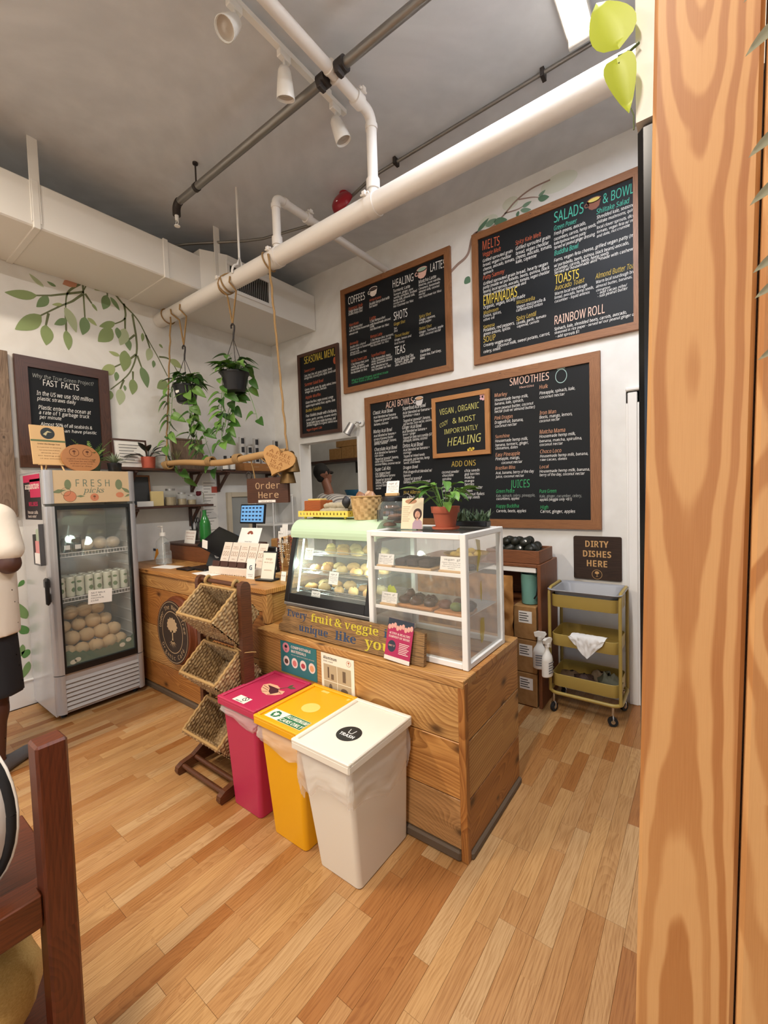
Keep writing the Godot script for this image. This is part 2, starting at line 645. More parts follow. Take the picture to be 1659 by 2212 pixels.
func room() -> void:
	var g := Geo.new()
	g.bx(-7.0,2.2,-0.2,-0.006,WZ - 2.1,4.2)
	var fl := struct("floor",g,mat("underlay",hx("6f4a2c"),0.8))
	floor_strips(fl)
	g = Geo.new()
	g.bx(-7.0,2.2,CY,CY + 0.15,WZ - 2.1,4.2)
	struct("ceiling",g,mats["painted ceiling"])
	g = Geo.new()
	g.bx(LX - 0.15,LX,0,CY,WZ - 0.16,4.2)
	struct("wall_left",g,mats["painted plaster"])
	# menu wall with the pass-through to the kitchen
	g = Geo.new()
	var T := 0.16
	g.bx(LX,-4.02,0,CY,WZ - T,WZ)
	g.bx(-4.02,-3.065,0,0.95,WZ - T,WZ)
	g.bx(-4.02,-3.065,2.285,CY,WZ - T,WZ)
	g.bx(-3.065,2.05,0,CY,WZ - T,WZ)
	struct("wall_back",g,mats["painted plaster"])
	g = Geo.new()
	g.bx(2.05,2.2,0,CY,WZ - 0.16,4.2)
	struct("wall_right",g,mats["painted plaster"])
	# street front with two wide windows behind the camera
	g = Geo.new()
	g.bx(LX,2.05,0,0.5,3.6,3.75); g.bx(LX,2.05,3.1,CY,3.6,3.75)
	g.bx(LX,-4.1,0.5,3.1,3.6,3.75); g.bx(1.7,2.05,0.5,3.1,3.6,3.75); g.bx(-1.5,-0.9,0.5,3.1,3.6,3.75)
	struct("wall_front",g,mats["painted plaster"])
	var k := 0
	for w: Array in [[-4.1,-1.5],[-0.9,1.7]]:
		k += 1
		g = Geo.new()
		g.bx(w[0],w[1],0.5,0.56,3.64,3.70); g.bx(w[0],w[1],3.04,3.1,3.64,3.70)
		g.bx(w[0],w[0] + 0.06,0.56,3.04,3.64,3.70); g.bx(w[1] - 0.06,w[1],0.56,3.04,3.64,3.70)
		var wn := struct("window_%d" % k,g,mats["white paint"])
		g = Geo.new()
		g.bx(w[0] + 0.06,w[1] - 0.06,0.56,3.04,3.667,3.673)
		part(wn,"pane",g,glass("window glass",0.04))
	# kitchen behind the pass-through
	g = Geo.new()
	g.bx(-7.0,-1.2,0,CY,WZ - 1.95,WZ - 1.8)
	struct("wall_kitchen",g,mats["painted plaster"])
	g = Geo.new()
	g.bx(-1.35,-1.2,0,CY,WZ - 1.8,WZ - T); g.bx(-7.0,-6.85,0,CY,WZ - 1.8,WZ - T); g.bx(-6.85,LX - 0.15,0,CY,WZ - T,WZ)
	struct("wall_kitchen_side",g,mats["painted plaster"])
	# white jamb lining
	g = Geo.new()
	g.bx(-4.02,-4.0,0.95,2.285,WZ - T - 0.01,WZ + 0.012,0.003); g.bx(-3.085,-3.065,0.95,2.285,WZ - T - 0.01,WZ + 0.012,0.003)
	g.bx(-4.02,-3.065,0.93,0.96,WZ - T - 0.01,WZ + 0.05,0.004)
	struct("trim_1",g,mats["white paint"])
	# casing of the doorway at the right end of the menu wall
	g = Geo.new()
	g.bx(-0.475,-0.385,0,2.34,WZ,WZ + 0.022,0.004); g.bx(-0.462,-0.40,0,2.33,WZ + 0.022,WZ + 0.034,0.006)
	g.bx(-0.475,0.75,2.25,2.34,WZ,WZ + 0.022,0.004); g.bx(-0.475,0.75,2.34,2.365,WZ,WZ + 0.045,0.006)
	g.bx(0.66,0.75,0,2.34,WZ,WZ + 0.022,0.004)
	struct("trim_2",g,mats["white paint"])
	g = Geo.new()
	g.bx(-0.385,0.66,0.005,2.25,WZ,WZ + 0.012,0.002)
	for py: Array in [[0.15,0.95],[1.1,2.1]]:
		for px: Array in [[-0.30,0.08],[0.19,0.57]]: g.bx(px[0],px[1],py[0],py[1],WZ + 0.012,WZ + 0.02,0.006)
	struct("door_1",g,mats["white enamel"])
	g = Geo.new()
	g.bx(LX,LX + 0.018,0,0.2,-1.74,3.6,0.004)
	g.bx(LX,LX + 0.026,0.2,0.215,-1.74,3.6,0.004)
	struct("baseboard_left",g,mats["white paint"])
	g = Geo.new()
	g.bx(-3.0,-0.475,0,0.14,WZ,WZ + 0.016,0.004)
	struct("baseboard_back",g,mats["white paint"])

# laminate: boards of three strips laid along z; strips of mixed tone and length
func floor_strips(fl: Node3D) -> void:
	var tones := [hx("ffffff"),hx("f7ecdf"),hx("f0dfcb"),hx("e3c8a8"),hx("fff6e6"),hx("d8b48e"),hx("f3e6d4")]
	var ms := []
	for k in tones.size(): ms.append(tinted("floor oak %d" % k,mats["floor oak"],tones[k]))
	var r := RandomNumberGenerator.new()
	r.seed = 7
	var all := []
	var sw := 0.0667
	var ncol := 68
	for cidx in ncol:
		var x0 := -4.44 + cidx*sw
		var board := cidx / 3
		var rb := RandomNumberGenerator.new()
		rb.seed = 100 + board
		var cuts := [-3.66]
		var z := -3.66 + rb.randf_range(0.2,1.2)
		while z < 3.6:
			cuts.append(z)
			z += 1.29
		cuts.append(3.6)
		for b in cuts.size() - 1:
			var a: float = cuts[b]
			var e: float = cuts[b + 1]
			while a < e - 0.001:
				var ln := r.randf_range(0.28,0.85)
				var q: float = min(a + ln,e)
				if e - q < 0.14: q = e
				all.append([x0,x0 + sw,a,q,r.randi() % 7,r.randf()])
				a = q
	# the strips that the photograph shows largest become parts, the others one piece
	var near := []
	var rest := []
	for s: Array in all:
		var cx: float = (s[0] + s[1])*0.5
		var cz: float = (s[2] + s[3])*0.5
		var right_of: float = -0.167 + (cz + 1.436)*-0.17
		var seen := cz < -0.35 and cx < right_of + 0.1 and cz < -0.417 - (cx + 1.603)*0.72 + 0.25
		if cx < -0.86 and cz < -1.70: seen = false
		if cx < -2.2 and cz > -0.6: seen = false
		if cx < -3.9 and cz < -1.08: seen = false
		if seen: near.append(s)
		else: rest.append(s)
	near.sort_custom(func(p: Array,q: Array) -> bool:
		var dp := v2((p[0] + p[1])*0.5,(p[2] + p[3])*0.5).length()
		var dq := v2((q[0] + q[1])*0.5,(q[2] + q[3])*0.5).length()
		return dp < dq)
	for k in near.size():
		if k >= 300:
			rest.append(near[k])
			continue
		var s: Array = near[k]
		var g := Geo.new()
		strip(g,s)
		part(fl,"plank",g,ms[s[4]])
	for tn in 7:
		var g := Geo.new()
		for s: Array in rest:
			if s[4] == tn: strip(g,s)
		var o := part(fl,"far_planks",g,ms[tn])
		o.set_meta("kind","stuff")

func strip(g: Geo,s: Array) -> void:
	g.uo = v2(s[5]*7.0,s[5]*13.0)
	g.box(v3((s[0] + s[1])*0.5,-0.003,(s[2] + s[3])*0.5),v3(s[1] - s[0] - 0.0007,0.006,s[3] - s[2] - 0.0009),0.0005,2)

# ------------------------------------------------------------------ what is written on the chalkboards: colour, words, left end, baseline, width, capital height, slope
const COFFEE := [
	["w","COFFEES",-3.134,3.718,0.234,0.087,-0.082],
	["o","Espresso Style",-3.131,3.652,0.197,0.044,-0.030],
	["w","Single Kenya Shot",-3.133,3.628,0.198,0.032,-0.066],
	["w","Double Kenya Shot",-3.134,3.600,0.197,0.032,-0.066],
	["o","Americano",-2.841,3.666,0.155,0.035,-0.084],
	["w","Double Kenya shot with",-2.842,3.628,0.260,0.034,-0.035],
	["w","hot water",-2.843,3.601,0.110,0.031,-0.064],
	["w","HEALING",-2.536,3.717,0.248,0.081,-0.056],
	["w","LATTES",-2.096,3.731,0.157,0.083,-0.090],
	["w","Turmeric Latte",-2.534,3.668,0.205,0.037,-0.103],
	["w","Turmeric, ginger, pure",-2.530,3.634,0.234,0.028,-0.064],
	["w","vanilla, pumpkin, frothed",-2.528,3.603,0.275,0.028,-0.055],
	["w","hemp milk, almond milk,",-2.532,3.575,0.256,0.028,-0.062],
	["w","coconut nectar",-2.533,3.549,0.142,0.025,-0.049],
	["w","Hot 12oz/over ice 16oz",-2.534,3.519,0.239,0.028,-0.050],
	["w","Matcha Latte",-2.229,3.663,0.192,0.039,-0.052],
	["w","Matcha, pure vanilla,",-2.230,3.635,0.241,0.027,-0.075],
	["w","Cinnamon, housemade",-2.231,3.603,0.232,0.027,-0.060],
	["w","almond milk, coconut",-2.230,3.574,0.226,0.027,-0.066],
	["w","nectar",-2.231,3.550,0.075,0.024,-0.067],
	["w","Hot 12oz/over ice 16oz",-2.229,3.521,0.244,0.026,-0.037],
	["o","Macchiato",-3.128,3.482,0.131,0.036,-0.046],
	["w","1.5oz Kenya shot",-3.130,3.450,0.187,0.030,-0.037],
	["w","with 2oz frothed housemade",-3.131,3.422,0.280,0.028,-0.050],
	["w","almond milk",-3.133,3.389,0.124,0.026,-0.040],
	["o","Latte",-2.842,3.472,0.079,0.046,-0.013],
	["w","1.5oz Kenya shot",-2.843,3.449,0.201,0.031,-0.030],
	["w","with housemade almond",-2.841,3.417,0.265,0.029,-0.038],
	["w","milk",-2.842,3.394,0.056,0.026,-0.036],
	["w","Hot 8oz/over ice 16oz",-2.840,3.366,0.243,0.029,-0.045],
	["y","Ginger Shot",-2.536,3.340,0.137,0.037,-0.044],
	["w","1oz",-2.536,3.302,0.036,0.027,-0.028],
	["w","2oz",-2.537,3.276,0.045,0.027,-0.067],
	["w","SHOTS",-2.534,3.392,0.164,0.089,-0.018],
	["y","Throat Healer",-2.531,3.219,0.178,0.037,-0.034],
	["w","Ginger, lemon and",-2.533,3.185,0.201,0.028,-0.015],
	["w","local honey",-2.534,3.151,0.122,0.027,-0.008],
	["y","Spicy Shot",-2.233,3.335,0.130,0.036,-0.015],
	["w","Ginger, cayenne,",-2.234,3.306,0.178,0.028,-0.022],
	["w","lemon pepper",-2.235,3.279,0.137,0.026,-0.029],
	["y","Detox Shot",-2.237,3.221,0.137,0.036,-0.015],
	["w","Ginger, Turmeric, apple",-2.238,3.189,0.264,0.028,-0.008],
	["w","cider, coconut nectar",-2.237,3.160,0.238,0.028,-0.004],
	["o","Kennedy",-3.129,3.279,0.119,0.036,0.008],
	["w","Double shot, a hint of",-3.128,3.246,0.222,0.029,0.009],
	["w","coconut sugar w/ housemade",-3.129,3.218,0.290,0.029,-0.003],
	["w","almond milk",-3.129,3.189,0.128,0.024,-0.023],
	["w","Hot 8oz/over ice 16oz",-3.130,3.165,0.230,0.027,-0.004],
	["o","Kenya Latte",-2.841,3.288,0.154,0.039,-0.039],
	["w","1.5oz Kenya shot, turmeric,",-2.841,3.253,0.299,0.029,-0.020],
	["w","housemade almond milk",-2.842,3.225,0.268,0.028,-0.030],
	["w","Hot 8oz/over ice 16oz",-2.843,3.198,0.237,0.028,-0.017],
	["w","TEAS",-2.536,3.050,0.127,0.086,-0.008],
	["w","Varieties",-2.233,3.003,0.114,0.036,0.000],
	["w","Green tea, Earl Grey,",-2.234,2.967,0.233,0.029,0.013],
	["w","Mint",-2.235,2.939,0.051,0.028,0.000],
	["w","Detox Spicy Iced Tea",-2.538,2.983,0.224,0.041,0.040],
	["w","Turmeric, ginger, apple",-2.536,2.959,0.241,0.029,0.029],
	["w","cider, coconut nectar",-2.535,2.934,0.214,0.027,0.019],
	["o","Vanilla Cream Latte",-3.124,3.090,0.225,0.041,0.009],
	["w","1.5oz Kenya shot, pure",-3.124,3.058,0.248,0.030,-0.008],
	["w","vanilla, pumpkin,",-3.125,3.029,0.190,0.028,-0.005],
	["w","housemade almond milk",-3.126,3.001,0.250,0.028,0.012],
	["w","Hot 8oz/over ice 16oz",-3.128,2.970,0.227,0.031,0.000],
	["o","Superfood Frapp",-2.839,3.091,0.184,0.039,0.000],
	["w","1.5oz Kenya shot, maca,",-2.838,3.056,0.251,0.029,0.004],
	["w","cacao, cinnamon, coconut",-2.839,3.032,0.268,0.027,-0.004],
	["w","nectar, housemade almond",-2.840,3.005,0.268,0.027,0.015],
	["w","milk, blended w/ ice",-2.841,2.974,0.215,0.026,0.000],
	["w","Hot 12oz/over ice 16oz",-2.840,2.944,0.251,0.030,0.012],
	["g","What is Kenya? Organic and direct trade",-3.123,2.886,0.498,0.029,-0.002],
	["g","coffee from a small farm",-3.122,2.861,0.374,0.026,-0.008]]
const SALAD := [
	["o","MELTS",-1.569,3.744,0.155,0.085,-0.130],
	["o","Veggie Melt",-1.570,3.690,0.165,0.043,-0.079],
	["w","Grilled sprouted grain",-1.569,3.640,0.265,0.032,-0.026],
	["w","bread, vegan cheddar",-1.567,3.603,0.252,0.032,-0.024],
	["w","cheese, avocado, tomato,",-1.566,3.566,0.279,0.032,-0.014],
	["w","spinach",-1.565,3.534,0.089,0.027,-0.022],
	["o","Spicy Kale Melt",-1.277,3.684,0.208,0.043,-0.043],
	["w","Grilled sprouted grain",-1.276,3.640,0.279,0.036,-0.029],
	["w","bread, vegan cheddar",-1.274,3.601,0.266,0.034,-0.038],
	["w","cheese, avocado, tomato,",-1.275,3.566,0.289,0.035,-0.028],
	["w","kale, cayenne",-1.276,3.532,0.169,0.034,-0.036],
	["o","Patty Sammy",-1.569,3.490,0.192,0.043,-0.016],
	["w","Grilled sprouted grain bread, hearty vegan",-1.568,3.444,0.550,0.032,-0.027],
	["w","patty (made w/ portobello, beets, quinoa, black",-1.569,3.412,0.562,0.031,-0.036],
	["w","beans), local sprouts, avocado, tomato, vegan cheddar",-1.569,3.376,0.564,0.031,-0.025],
	["w","cheese - served w/ housemade aioli",-1.570,3.346,0.375,0.029,-0.021],
	["Y","EMPANADAS",-1.571,3.271,0.300,0.091,-0.060],
	["w","Organic, vegan, locally made",-1.572,3.239,0.367,0.035,-0.003],
	["y","Mushroom",-1.571,3.193,0.134,0.037,0.000],
	["w","Onion, spices,",-1.574,3.167,0.165,0.031,-0.048],
	["w","olive oil",-1.574,3.135,0.100,0.029,0.010],
	["y","Mozzarella",-1.277,3.198,0.151,0.039,-0.060],
	["w","Vegan mozzarella &",-1.278,3.163,0.239,0.031,-0.013],
	["w","caramelized onion",-1.280,3.137,0.215,0.031,-0.037],
	["y","Spicy Lentil",-1.280,3.063,0.161,0.045,0.006],
	["w","Lentils, garlic, tomato",-1.278,3.032,0.240,0.028,0.008],
	["w","cayenne, carrots",-1.276,3.005,0.182,0.026,0.005],
	["y","Samosa",-1.576,3.071,0.102,0.036,0.010],
	["w","Potatoes, red peppers,",-1.576,3.043,0.280,0.033,-0.025],
	["w","green onions, spices",-1.575,3.011,0.240,0.031,-0.021],
	["y","SOUP",-1.577,2.951,0.110,0.055,0.018],
	["w","Creamy veggie soup",-1.577,2.914,0.249,0.031,-0.012],
	["w","coconut milk, sweet potato, carrot,",-1.451,2.881,0.441,0.031,0.016],
	["w","celery, onion",-1.579,2.859,0.154,0.031,-0.013],
	["t","SALADS",-0.965,3.743,0.215,0.089,-0.098],
	["t","& BOWLS",-0.616,3.745,0.227,0.076,-0.062],
	["t","Green Power",-0.968,3.683,0.169,0.045,-0.053],
	["w","Fresh greens, avocado,",-0.966,3.645,0.232,0.033,-0.017],
	["w","cucumbers, carrots, hemp seeds,",-0.967,3.605,0.304,0.031,-0.010],
	["w","kale/quinoa warm patty",-0.967,3.572,0.233,0.029,-0.021],
	["w","Served w/ peanut ginger dressing",-0.968,3.539,0.295,0.030,-0.010],
	["t","Shiitake Salad",-0.660,3.686,0.212,0.046,-0.052],
	["w","Shredded kale, seasoned",-0.658,3.650,0.255,0.031,-0.035],
	["w","shiitake mushrooms, quinoa",-0.658,3.615,0.263,0.028,-0.011],
	["w","local clover sprouts, diced",-0.658,3.577,0.255,0.028,-0.035],
	["w","tomato, vegan feta w/ miso",-0.659,3.546,0.264,0.026,-0.042],
	["w","and date, nut crumble",-0.659,3.515,0.216,0.025,0.009],
	["t","Buddha Bowl",-0.966,3.490,0.174,0.047,-0.029],
	["w","Farro, vegan feta cheese, grilled vegan patty (mac",-0.969,3.441,0.579,0.031,-0.024],
	["w","w/ portobello, beets, quinoa, black beans) avocado,",-0.970,3.400,0.522,0.030,-0.029],
	["w","cucumber, carrots, beets, hemp seeds",-0.968,3.371,0.388,0.029,-0.021],
	["w","Served w/ housemade aioli *made with cashews",-0.968,3.346,0.555,0.028,-0.020],
	["Y","TOASTS",-0.966,3.267,0.179,0.078,-0.084],
	["y","Avocado Toast",-0.968,3.218,0.218,0.048,-0.005],
	["w","Warm local sourdough",-0.969,3.181,0.238,0.030,-0.008],
	["w","bread, avocado, hemp seeds,",-0.969,3.152,0.286,0.028,-0.014],
	["w","cucumber - liquid aminos",-0.969,3.123,0.256,0.027,-0.004],
	["y","Almond Butter Toast",-0.671,3.215,0.278,0.049,-0.007],
	["w","Warm local sourdough bread",-0.669,3.179,0.276,0.029,0.004],
	["w","almond butter, bananas,",-0.668,3.148,0.239,0.026,-0.008],
	["w","cinnamon",-0.667,3.120,0.094,0.023,-0.011],
	["w","- add cacao nibs/",-0.658,3.098,0.195,0.025,0.015],
	["w","- sub peanut butter",-0.658,3.074,0.199,0.027,0.015],
	["p","RAINBOW ROLL",-0.972,2.953,0.362,0.075,-0.028],
	["w","Spinach, kale, shredded beets, carrots, avocado,",-0.974,2.908,0.509,0.030,-0.014],
	["w","seasoned in rice paper - served w/ our peanut ginger dip",-0.973,2.879,0.571,0.026,-0.005],
	["w","- add sprouts $1",-0.965,2.848,0.173,0.028,-0.029]]
const ACAI := [
	["p","ACAI BOWLS",-2.668,2.529,0.336,0.070,0.012],
	["w","Classic Acai Bowl",-2.838,2.486,0.255,0.046,-0.020],
	["w","Acai blended w/ banana",-2.834,2.444,0.289,0.033,-0.003],
	["w","Topped w/ granola*, berries,",-2.833,2.406,0.314,0.033,0.032],
	["w","banana, coconut",-2.830,2.368,0.187,0.033,0.011],
	["w","Superfood Acai Bowl",-2.460,2.480,0.270,0.044,-0.011],
	["w","Acai blended w/ banana +",-2.459,2.440,0.337,0.033,0.003],
	["w","Spirulina + maca",-2.457,2.408,0.198,0.032,0.005],
	["w","Topped w/ granola*, banana,",-2.456,2.360,0.318,0.035,0.009],
	["w","goji berries, coco nectar, coconut",-2.455,2.328,0.343,0.030,0.038],
	["w","Marley Acai Bowl",-2.841,2.289,0.240,0.046,-0.004],
	["w","Acai blended w/ banana +",-2.839,2.247,0.291,0.033,0.038],
	["w","scoop of peanut butter",-2.838,2.213,0.255,0.032,0.047],
	["w","Topped w/ granola*, banana,",-2.838,2.179,0.291,0.034,0.048],
	["w","berries, coconut",-2.835,2.162,0.174,0.029,0.052],
	["w","Ginger Acai Bowl",-2.471,2.290,0.227,0.043,-0.013],
	["w","Acai blended w/ banana +",-2.470,2.253,0.289,0.034,0.014],
	["w","lemon + ginger",-2.464,2.225,0.153,0.028,0.046],
	["w","Topped w/ date nut crumble (GF)",-2.465,2.189,0.347,0.033,0.043],
	["w","pineapple, banana, coconut",-2.463,2.160,0.285,0.034,0.042],
	["w","Chocolate Acai Bowl",-2.835,2.099,0.291,0.046,0.027],
	["w","Acai blended w/ banana +",-2.834,2.065,0.289,0.032,0.021],
	["w","raw cacao",-2.833,2.039,0.115,0.027,0.035],
	["w","Topped w/ granola*, banana,",-2.831,2.001,0.304,0.034,0.036],
	["w","cacao nibs, cinnamon,",-2.832,1.976,0.237,0.027,0.038],
	["w","coconut flakes, coconut nectar",-2.833,1.946,0.330,0.031,0.012],
	["w","Detox Acai Bowl",-2.468,2.105,0.237,0.048,0.008],
	["w","Acai blended w/ banana +",-2.466,2.068,0.309,0.034,0.029],
	["w","moringa",-2.465,2.040,0.094,0.029,0.043],
	["w","Topped w/ mixed seeds",-2.464,2.004,0.250,0.032,0.032],
	["w","pineapple, goji berries, hemp",-2.465,1.968,0.305,0.032,0.043],
	["w","seeds, chia seeds",-2.464,1.939,0.195,0.029,0.036],
	["w","Super Cali Abs",-2.836,1.887,0.204,0.047,0.069],
	["w","Our biggest bowl",-2.834,1.845,0.193,0.035,0.078],
	["w","Acai blended w/ banana",-2.835,1.819,0.258,0.032,0.035],
	["w","Topped w/ granola*",-2.835,1.777,0.217,0.037,0.074],
	["w","banana, berries, hemp seeds",-2.834,1.751,0.299,0.032,0.030],
	["w","coconut flakes, coconut",-2.832,1.721,0.246,0.031,0.033],
	["w","nectar",-2.833,1.692,0.072,0.028,0.083],
	["w","Dragon Bowl",-2.471,1.887,0.173,0.040,0.035],
	["w","Pink dragonfruit blended w/",-2.470,1.843,0.333,0.035,0.018],
	["w","banana",-2.471,1.810,0.085,0.033,0.047],
	["w","Topped w/ granola*",-2.470,1.770,0.216,0.040,0.065],
	["w","banana, pineapple, coconut",-2.471,1.742,0.313,0.035,0.022],
	["y","Nut Allergy",-2.475,1.632,0.201,0.045,0.055],
	["w","our granola has nuts",-2.457,1.587,0.205,0.033,0.059],
	["y","ADD ONS",-1.923,1.878,0.246,0.056,-0.016],
	["w","coconut powder",-2.027,1.820,0.181,0.032,0.006],
	["w","chocolate",-2.023,1.789,0.119,0.030,0.017],
	["w","spirulina",-2.024,1.755,0.094,0.030,0.032],
	["w","peanut",-2.025,1.717,0.085,0.030,0.047],
	["w","moringa",-2.025,1.679,0.093,0.030,0.043],
	["w","almond",-2.023,1.644,0.081,0.031,0.049],
	["w","coconut nectar",-2.021,1.576,0.181,0.030,0.022],
	["w","chia seeds",-1.789,1.822,0.148,0.031,-0.007],
	["w","goji berries",-1.790,1.791,0.148,0.029,-0.014],
	["w","matcha",-1.789,1.760,0.094,0.029,-0.011],
	["w","mango",-1.790,1.728,0.093,0.028,0.011],
	["w","berries",-1.790,1.697,0.093,0.030,0.000],
	["w","almond butter",-1.791,1.664,0.175,0.032,0.011],
	["w","dates",-1.791,1.637,0.076,0.029,0.013],
	["w","coconut flakes",-1.792,1.605,0.192,0.033,0.016],
	["w","hemp seeds",-1.793,1.576,0.148,0.032,0.014]]
const SMOOTH := [
	["p","SMOOTHIES",-1.347,2.535,0.325,0.069,-0.049],
	["p","16oz/22oz",-1.267,2.498,0.123,0.020,-0.033],
	["s","Marley",-1.485,2.460,0.112,0.039,-0.063],
	["w","Housemade hemp milk,",-1.484,2.421,0.292,0.031,-0.034],
	["w","banana, kale, spinach,",-1.484,2.389,0.253,0.030,-0.024],
	["w","pure peanut butter, coconut",-1.485,2.350,0.334,0.030,-0.009],
	["w","nectar (sub w/ almond butter)",-1.486,2.322,0.347,0.030,-0.037],
	["s","Pink Dragon",-1.489,2.262,0.160,0.039,-0.025],
	["w","Dragonfruit, banana,",-1.488,2.226,0.251,0.033,-0.024],
	["w","coconut nectar",-1.486,2.194,0.194,0.030,-0.010],
	["s","Sunshine",-1.486,2.101,0.127,0.036,-0.016],
	["w","Housemade hemp milk,",-1.487,2.065,0.287,0.032,-0.035],
	["w","banana, turmeric, ginger,",-1.486,2.030,0.291,0.030,-0.021],
	["w","cinnamon, dates",-1.485,2.001,0.197,0.030,-0.030],
	["s","Easy Pineapple",-1.486,1.940,0.215,0.040,0.000],
	["w","Pineapple, mango,",-1.487,1.908,0.215,0.031,-0.005],
	["w","coconut nectar",-1.433,1.872,0.182,0.029,-0.005],
	["s","Brazilian Bliss",-1.489,1.826,0.176,0.035,-0.006],
	["w","Acai, banana, berry of the day",-1.489,1.786,0.334,0.030,-0.009],
	["w","juice, coconut nectar",-1.488,1.754,0.250,0.027,-0.008],
	["s","Hulk",-1.098,2.466,0.066,0.039,-0.076],
	["w","Pineapple, spinach, kale,",-1.098,2.419,0.274,0.031,-0.018],
	["w","coconut nectar",-1.098,2.386,0.196,0.029,-0.020],
	["s","Iron Man",-1.100,2.255,0.129,0.039,-0.047],
	["w","Beets, mango, lemon,",-1.101,2.223,0.254,0.031,-0.028],
	["w","coconut nectar",-1.103,2.193,0.161,0.028,-0.012],
	["s","Matcha Mama",-1.102,2.099,0.199,0.041,-0.040],
	["w","Housemade hemp milk,",-1.104,2.066,0.279,0.030,-0.032],
	["w","banana, matcha, spirulina,",-1.104,2.029,0.325,0.028,-0.037],
	["w","coconut nectar",-1.103,1.999,0.182,0.028,-0.038],
	["s","Choco Loco",-1.102,1.938,0.168,0.039,-0.030],
	["w","Housemade hemp milk, banana,",-1.101,1.904,0.366,0.029,-0.030],
	["w","raw cacao, dates",-1.101,1.876,0.209,0.025,-0.033],
	["s","Local",-1.106,1.814,0.070,0.033,0.014],
	["w","Housemade hemp milk, banana,",-1.107,1.780,0.383,0.028,-0.021],
	["w","berry of the day, coconut nectar",-1.107,1.750,0.345,0.028,-0.023],
	["g","JUICES",-1.359,1.661,0.167,0.074,0.018],
	["g","Green Peace",-1.488,1.620,0.163,0.040,0.012],
	["d","Kale, spinach, celery, pineapple,",-1.488,1.584,0.340,0.030,-0.003],
	["w","cucumbers, apples",-1.487,1.559,0.204,0.027,0.005],
	["g","Pure Green",-1.111,1.611,0.134,0.037,0.015],
	["d","Kale, ginger, cucumber, celery,",-1.110,1.573,0.326,0.029,-0.009],
	["w","apples (veggie only +$1)",-1.110,1.546,0.250,0.027,0.000],
	["g","Happy Buddha",-1.490,1.490,0.202,0.038,0.015],
	["w","Carrots, beets, apples",-1.489,1.450,0.263,0.031,0.011],
	["g","High",-1.105,1.478,0.062,0.037,0.032],
	["w","Carrot, ginger, apples",-1.106,1.446,0.271,0.031,0.007]]
const SEASON := [
	["Y","SEASONAL MENU",-3.858,3.222,0.510,0.093,-0.010],
	["o","Sweet Juice",-3.863,3.124,0.178,0.039,0.000],
	["w","Cane, beet, lime, salt, guava, pepper, honey",-3.866,3.070,0.456,0.035,0.022],
	["w","orange kiwi, coconut juice, apple, lemon salt",-3.868,3.040,0.514,0.034,0.002],
	["o","Summer Salad Bowl",-3.865,2.960,0.309,0.045,0.016],
	["w","Greens, lentils, pesto, fig, apple, walnut, lemon",-3.865,2.906,0.518,0.033,0.006],
	["w","vinegar mix, sprouts, avocado",-3.864,2.876,0.357,0.031,-0.003],
	["o","Apple Muffin",-3.862,2.810,0.257,0.042,-0.004],
	["w","Gluten free flour, vegan coconut, orange",-3.860,2.750,0.451,0.036,0.022],
	["w","apple maple walnut flour, apples, date",-3.858,2.710,0.478,0.034,0.025],
	["y","Butter Falafels",-3.861,2.651,0.262,0.044,0.011],
	["w","Four falafels (made with chickpeas,",-3.864,2.591,0.504,0.042,0.012],
	["w","onion, garlic, parsley, sesame seeds)",-3.862,2.546,0.498,0.033,0.036],
	["w","Served with house made hummus, and",-3.859,2.505,0.477,0.038,0.021],
	["w","pickled veggies & organic tahini sauce",-3.855,2.480,0.515,0.031,-0.008],
	["o","Vegan Organic Cafe",-3.863,2.425,0.259,0.034,0.042]]
const FACTS := [
	["d","Why the True Green Project?",-1.165,2.698,0.445,0.040,0.031],
	["w","FAST  FACTS",-1.235,2.641,0.259,0.056,-0.004],
	["w","In the US we use 500 million",-1.187,2.556,0.410,0.045,0.010],
	["w","plastic straws daily",-1.190,2.514,0.273,0.038,0.026],
	["w","Plastic enters the ocean at",-1.194,2.439,0.380,0.043,0.018],
	["w","a rate of 1 garbage truck",-1.195,2.399,0.365,0.039,0.033],
	["w","per minute",-1.198,2.362,0.150,0.036,0.033],
	["w","Almost 50% of all seabirds &",-1.201,2.305,0.378,0.036,0.011],
	["w","1/3 of ocean have plastic",-1.202,2.259,0.409,0.033,0.039]]

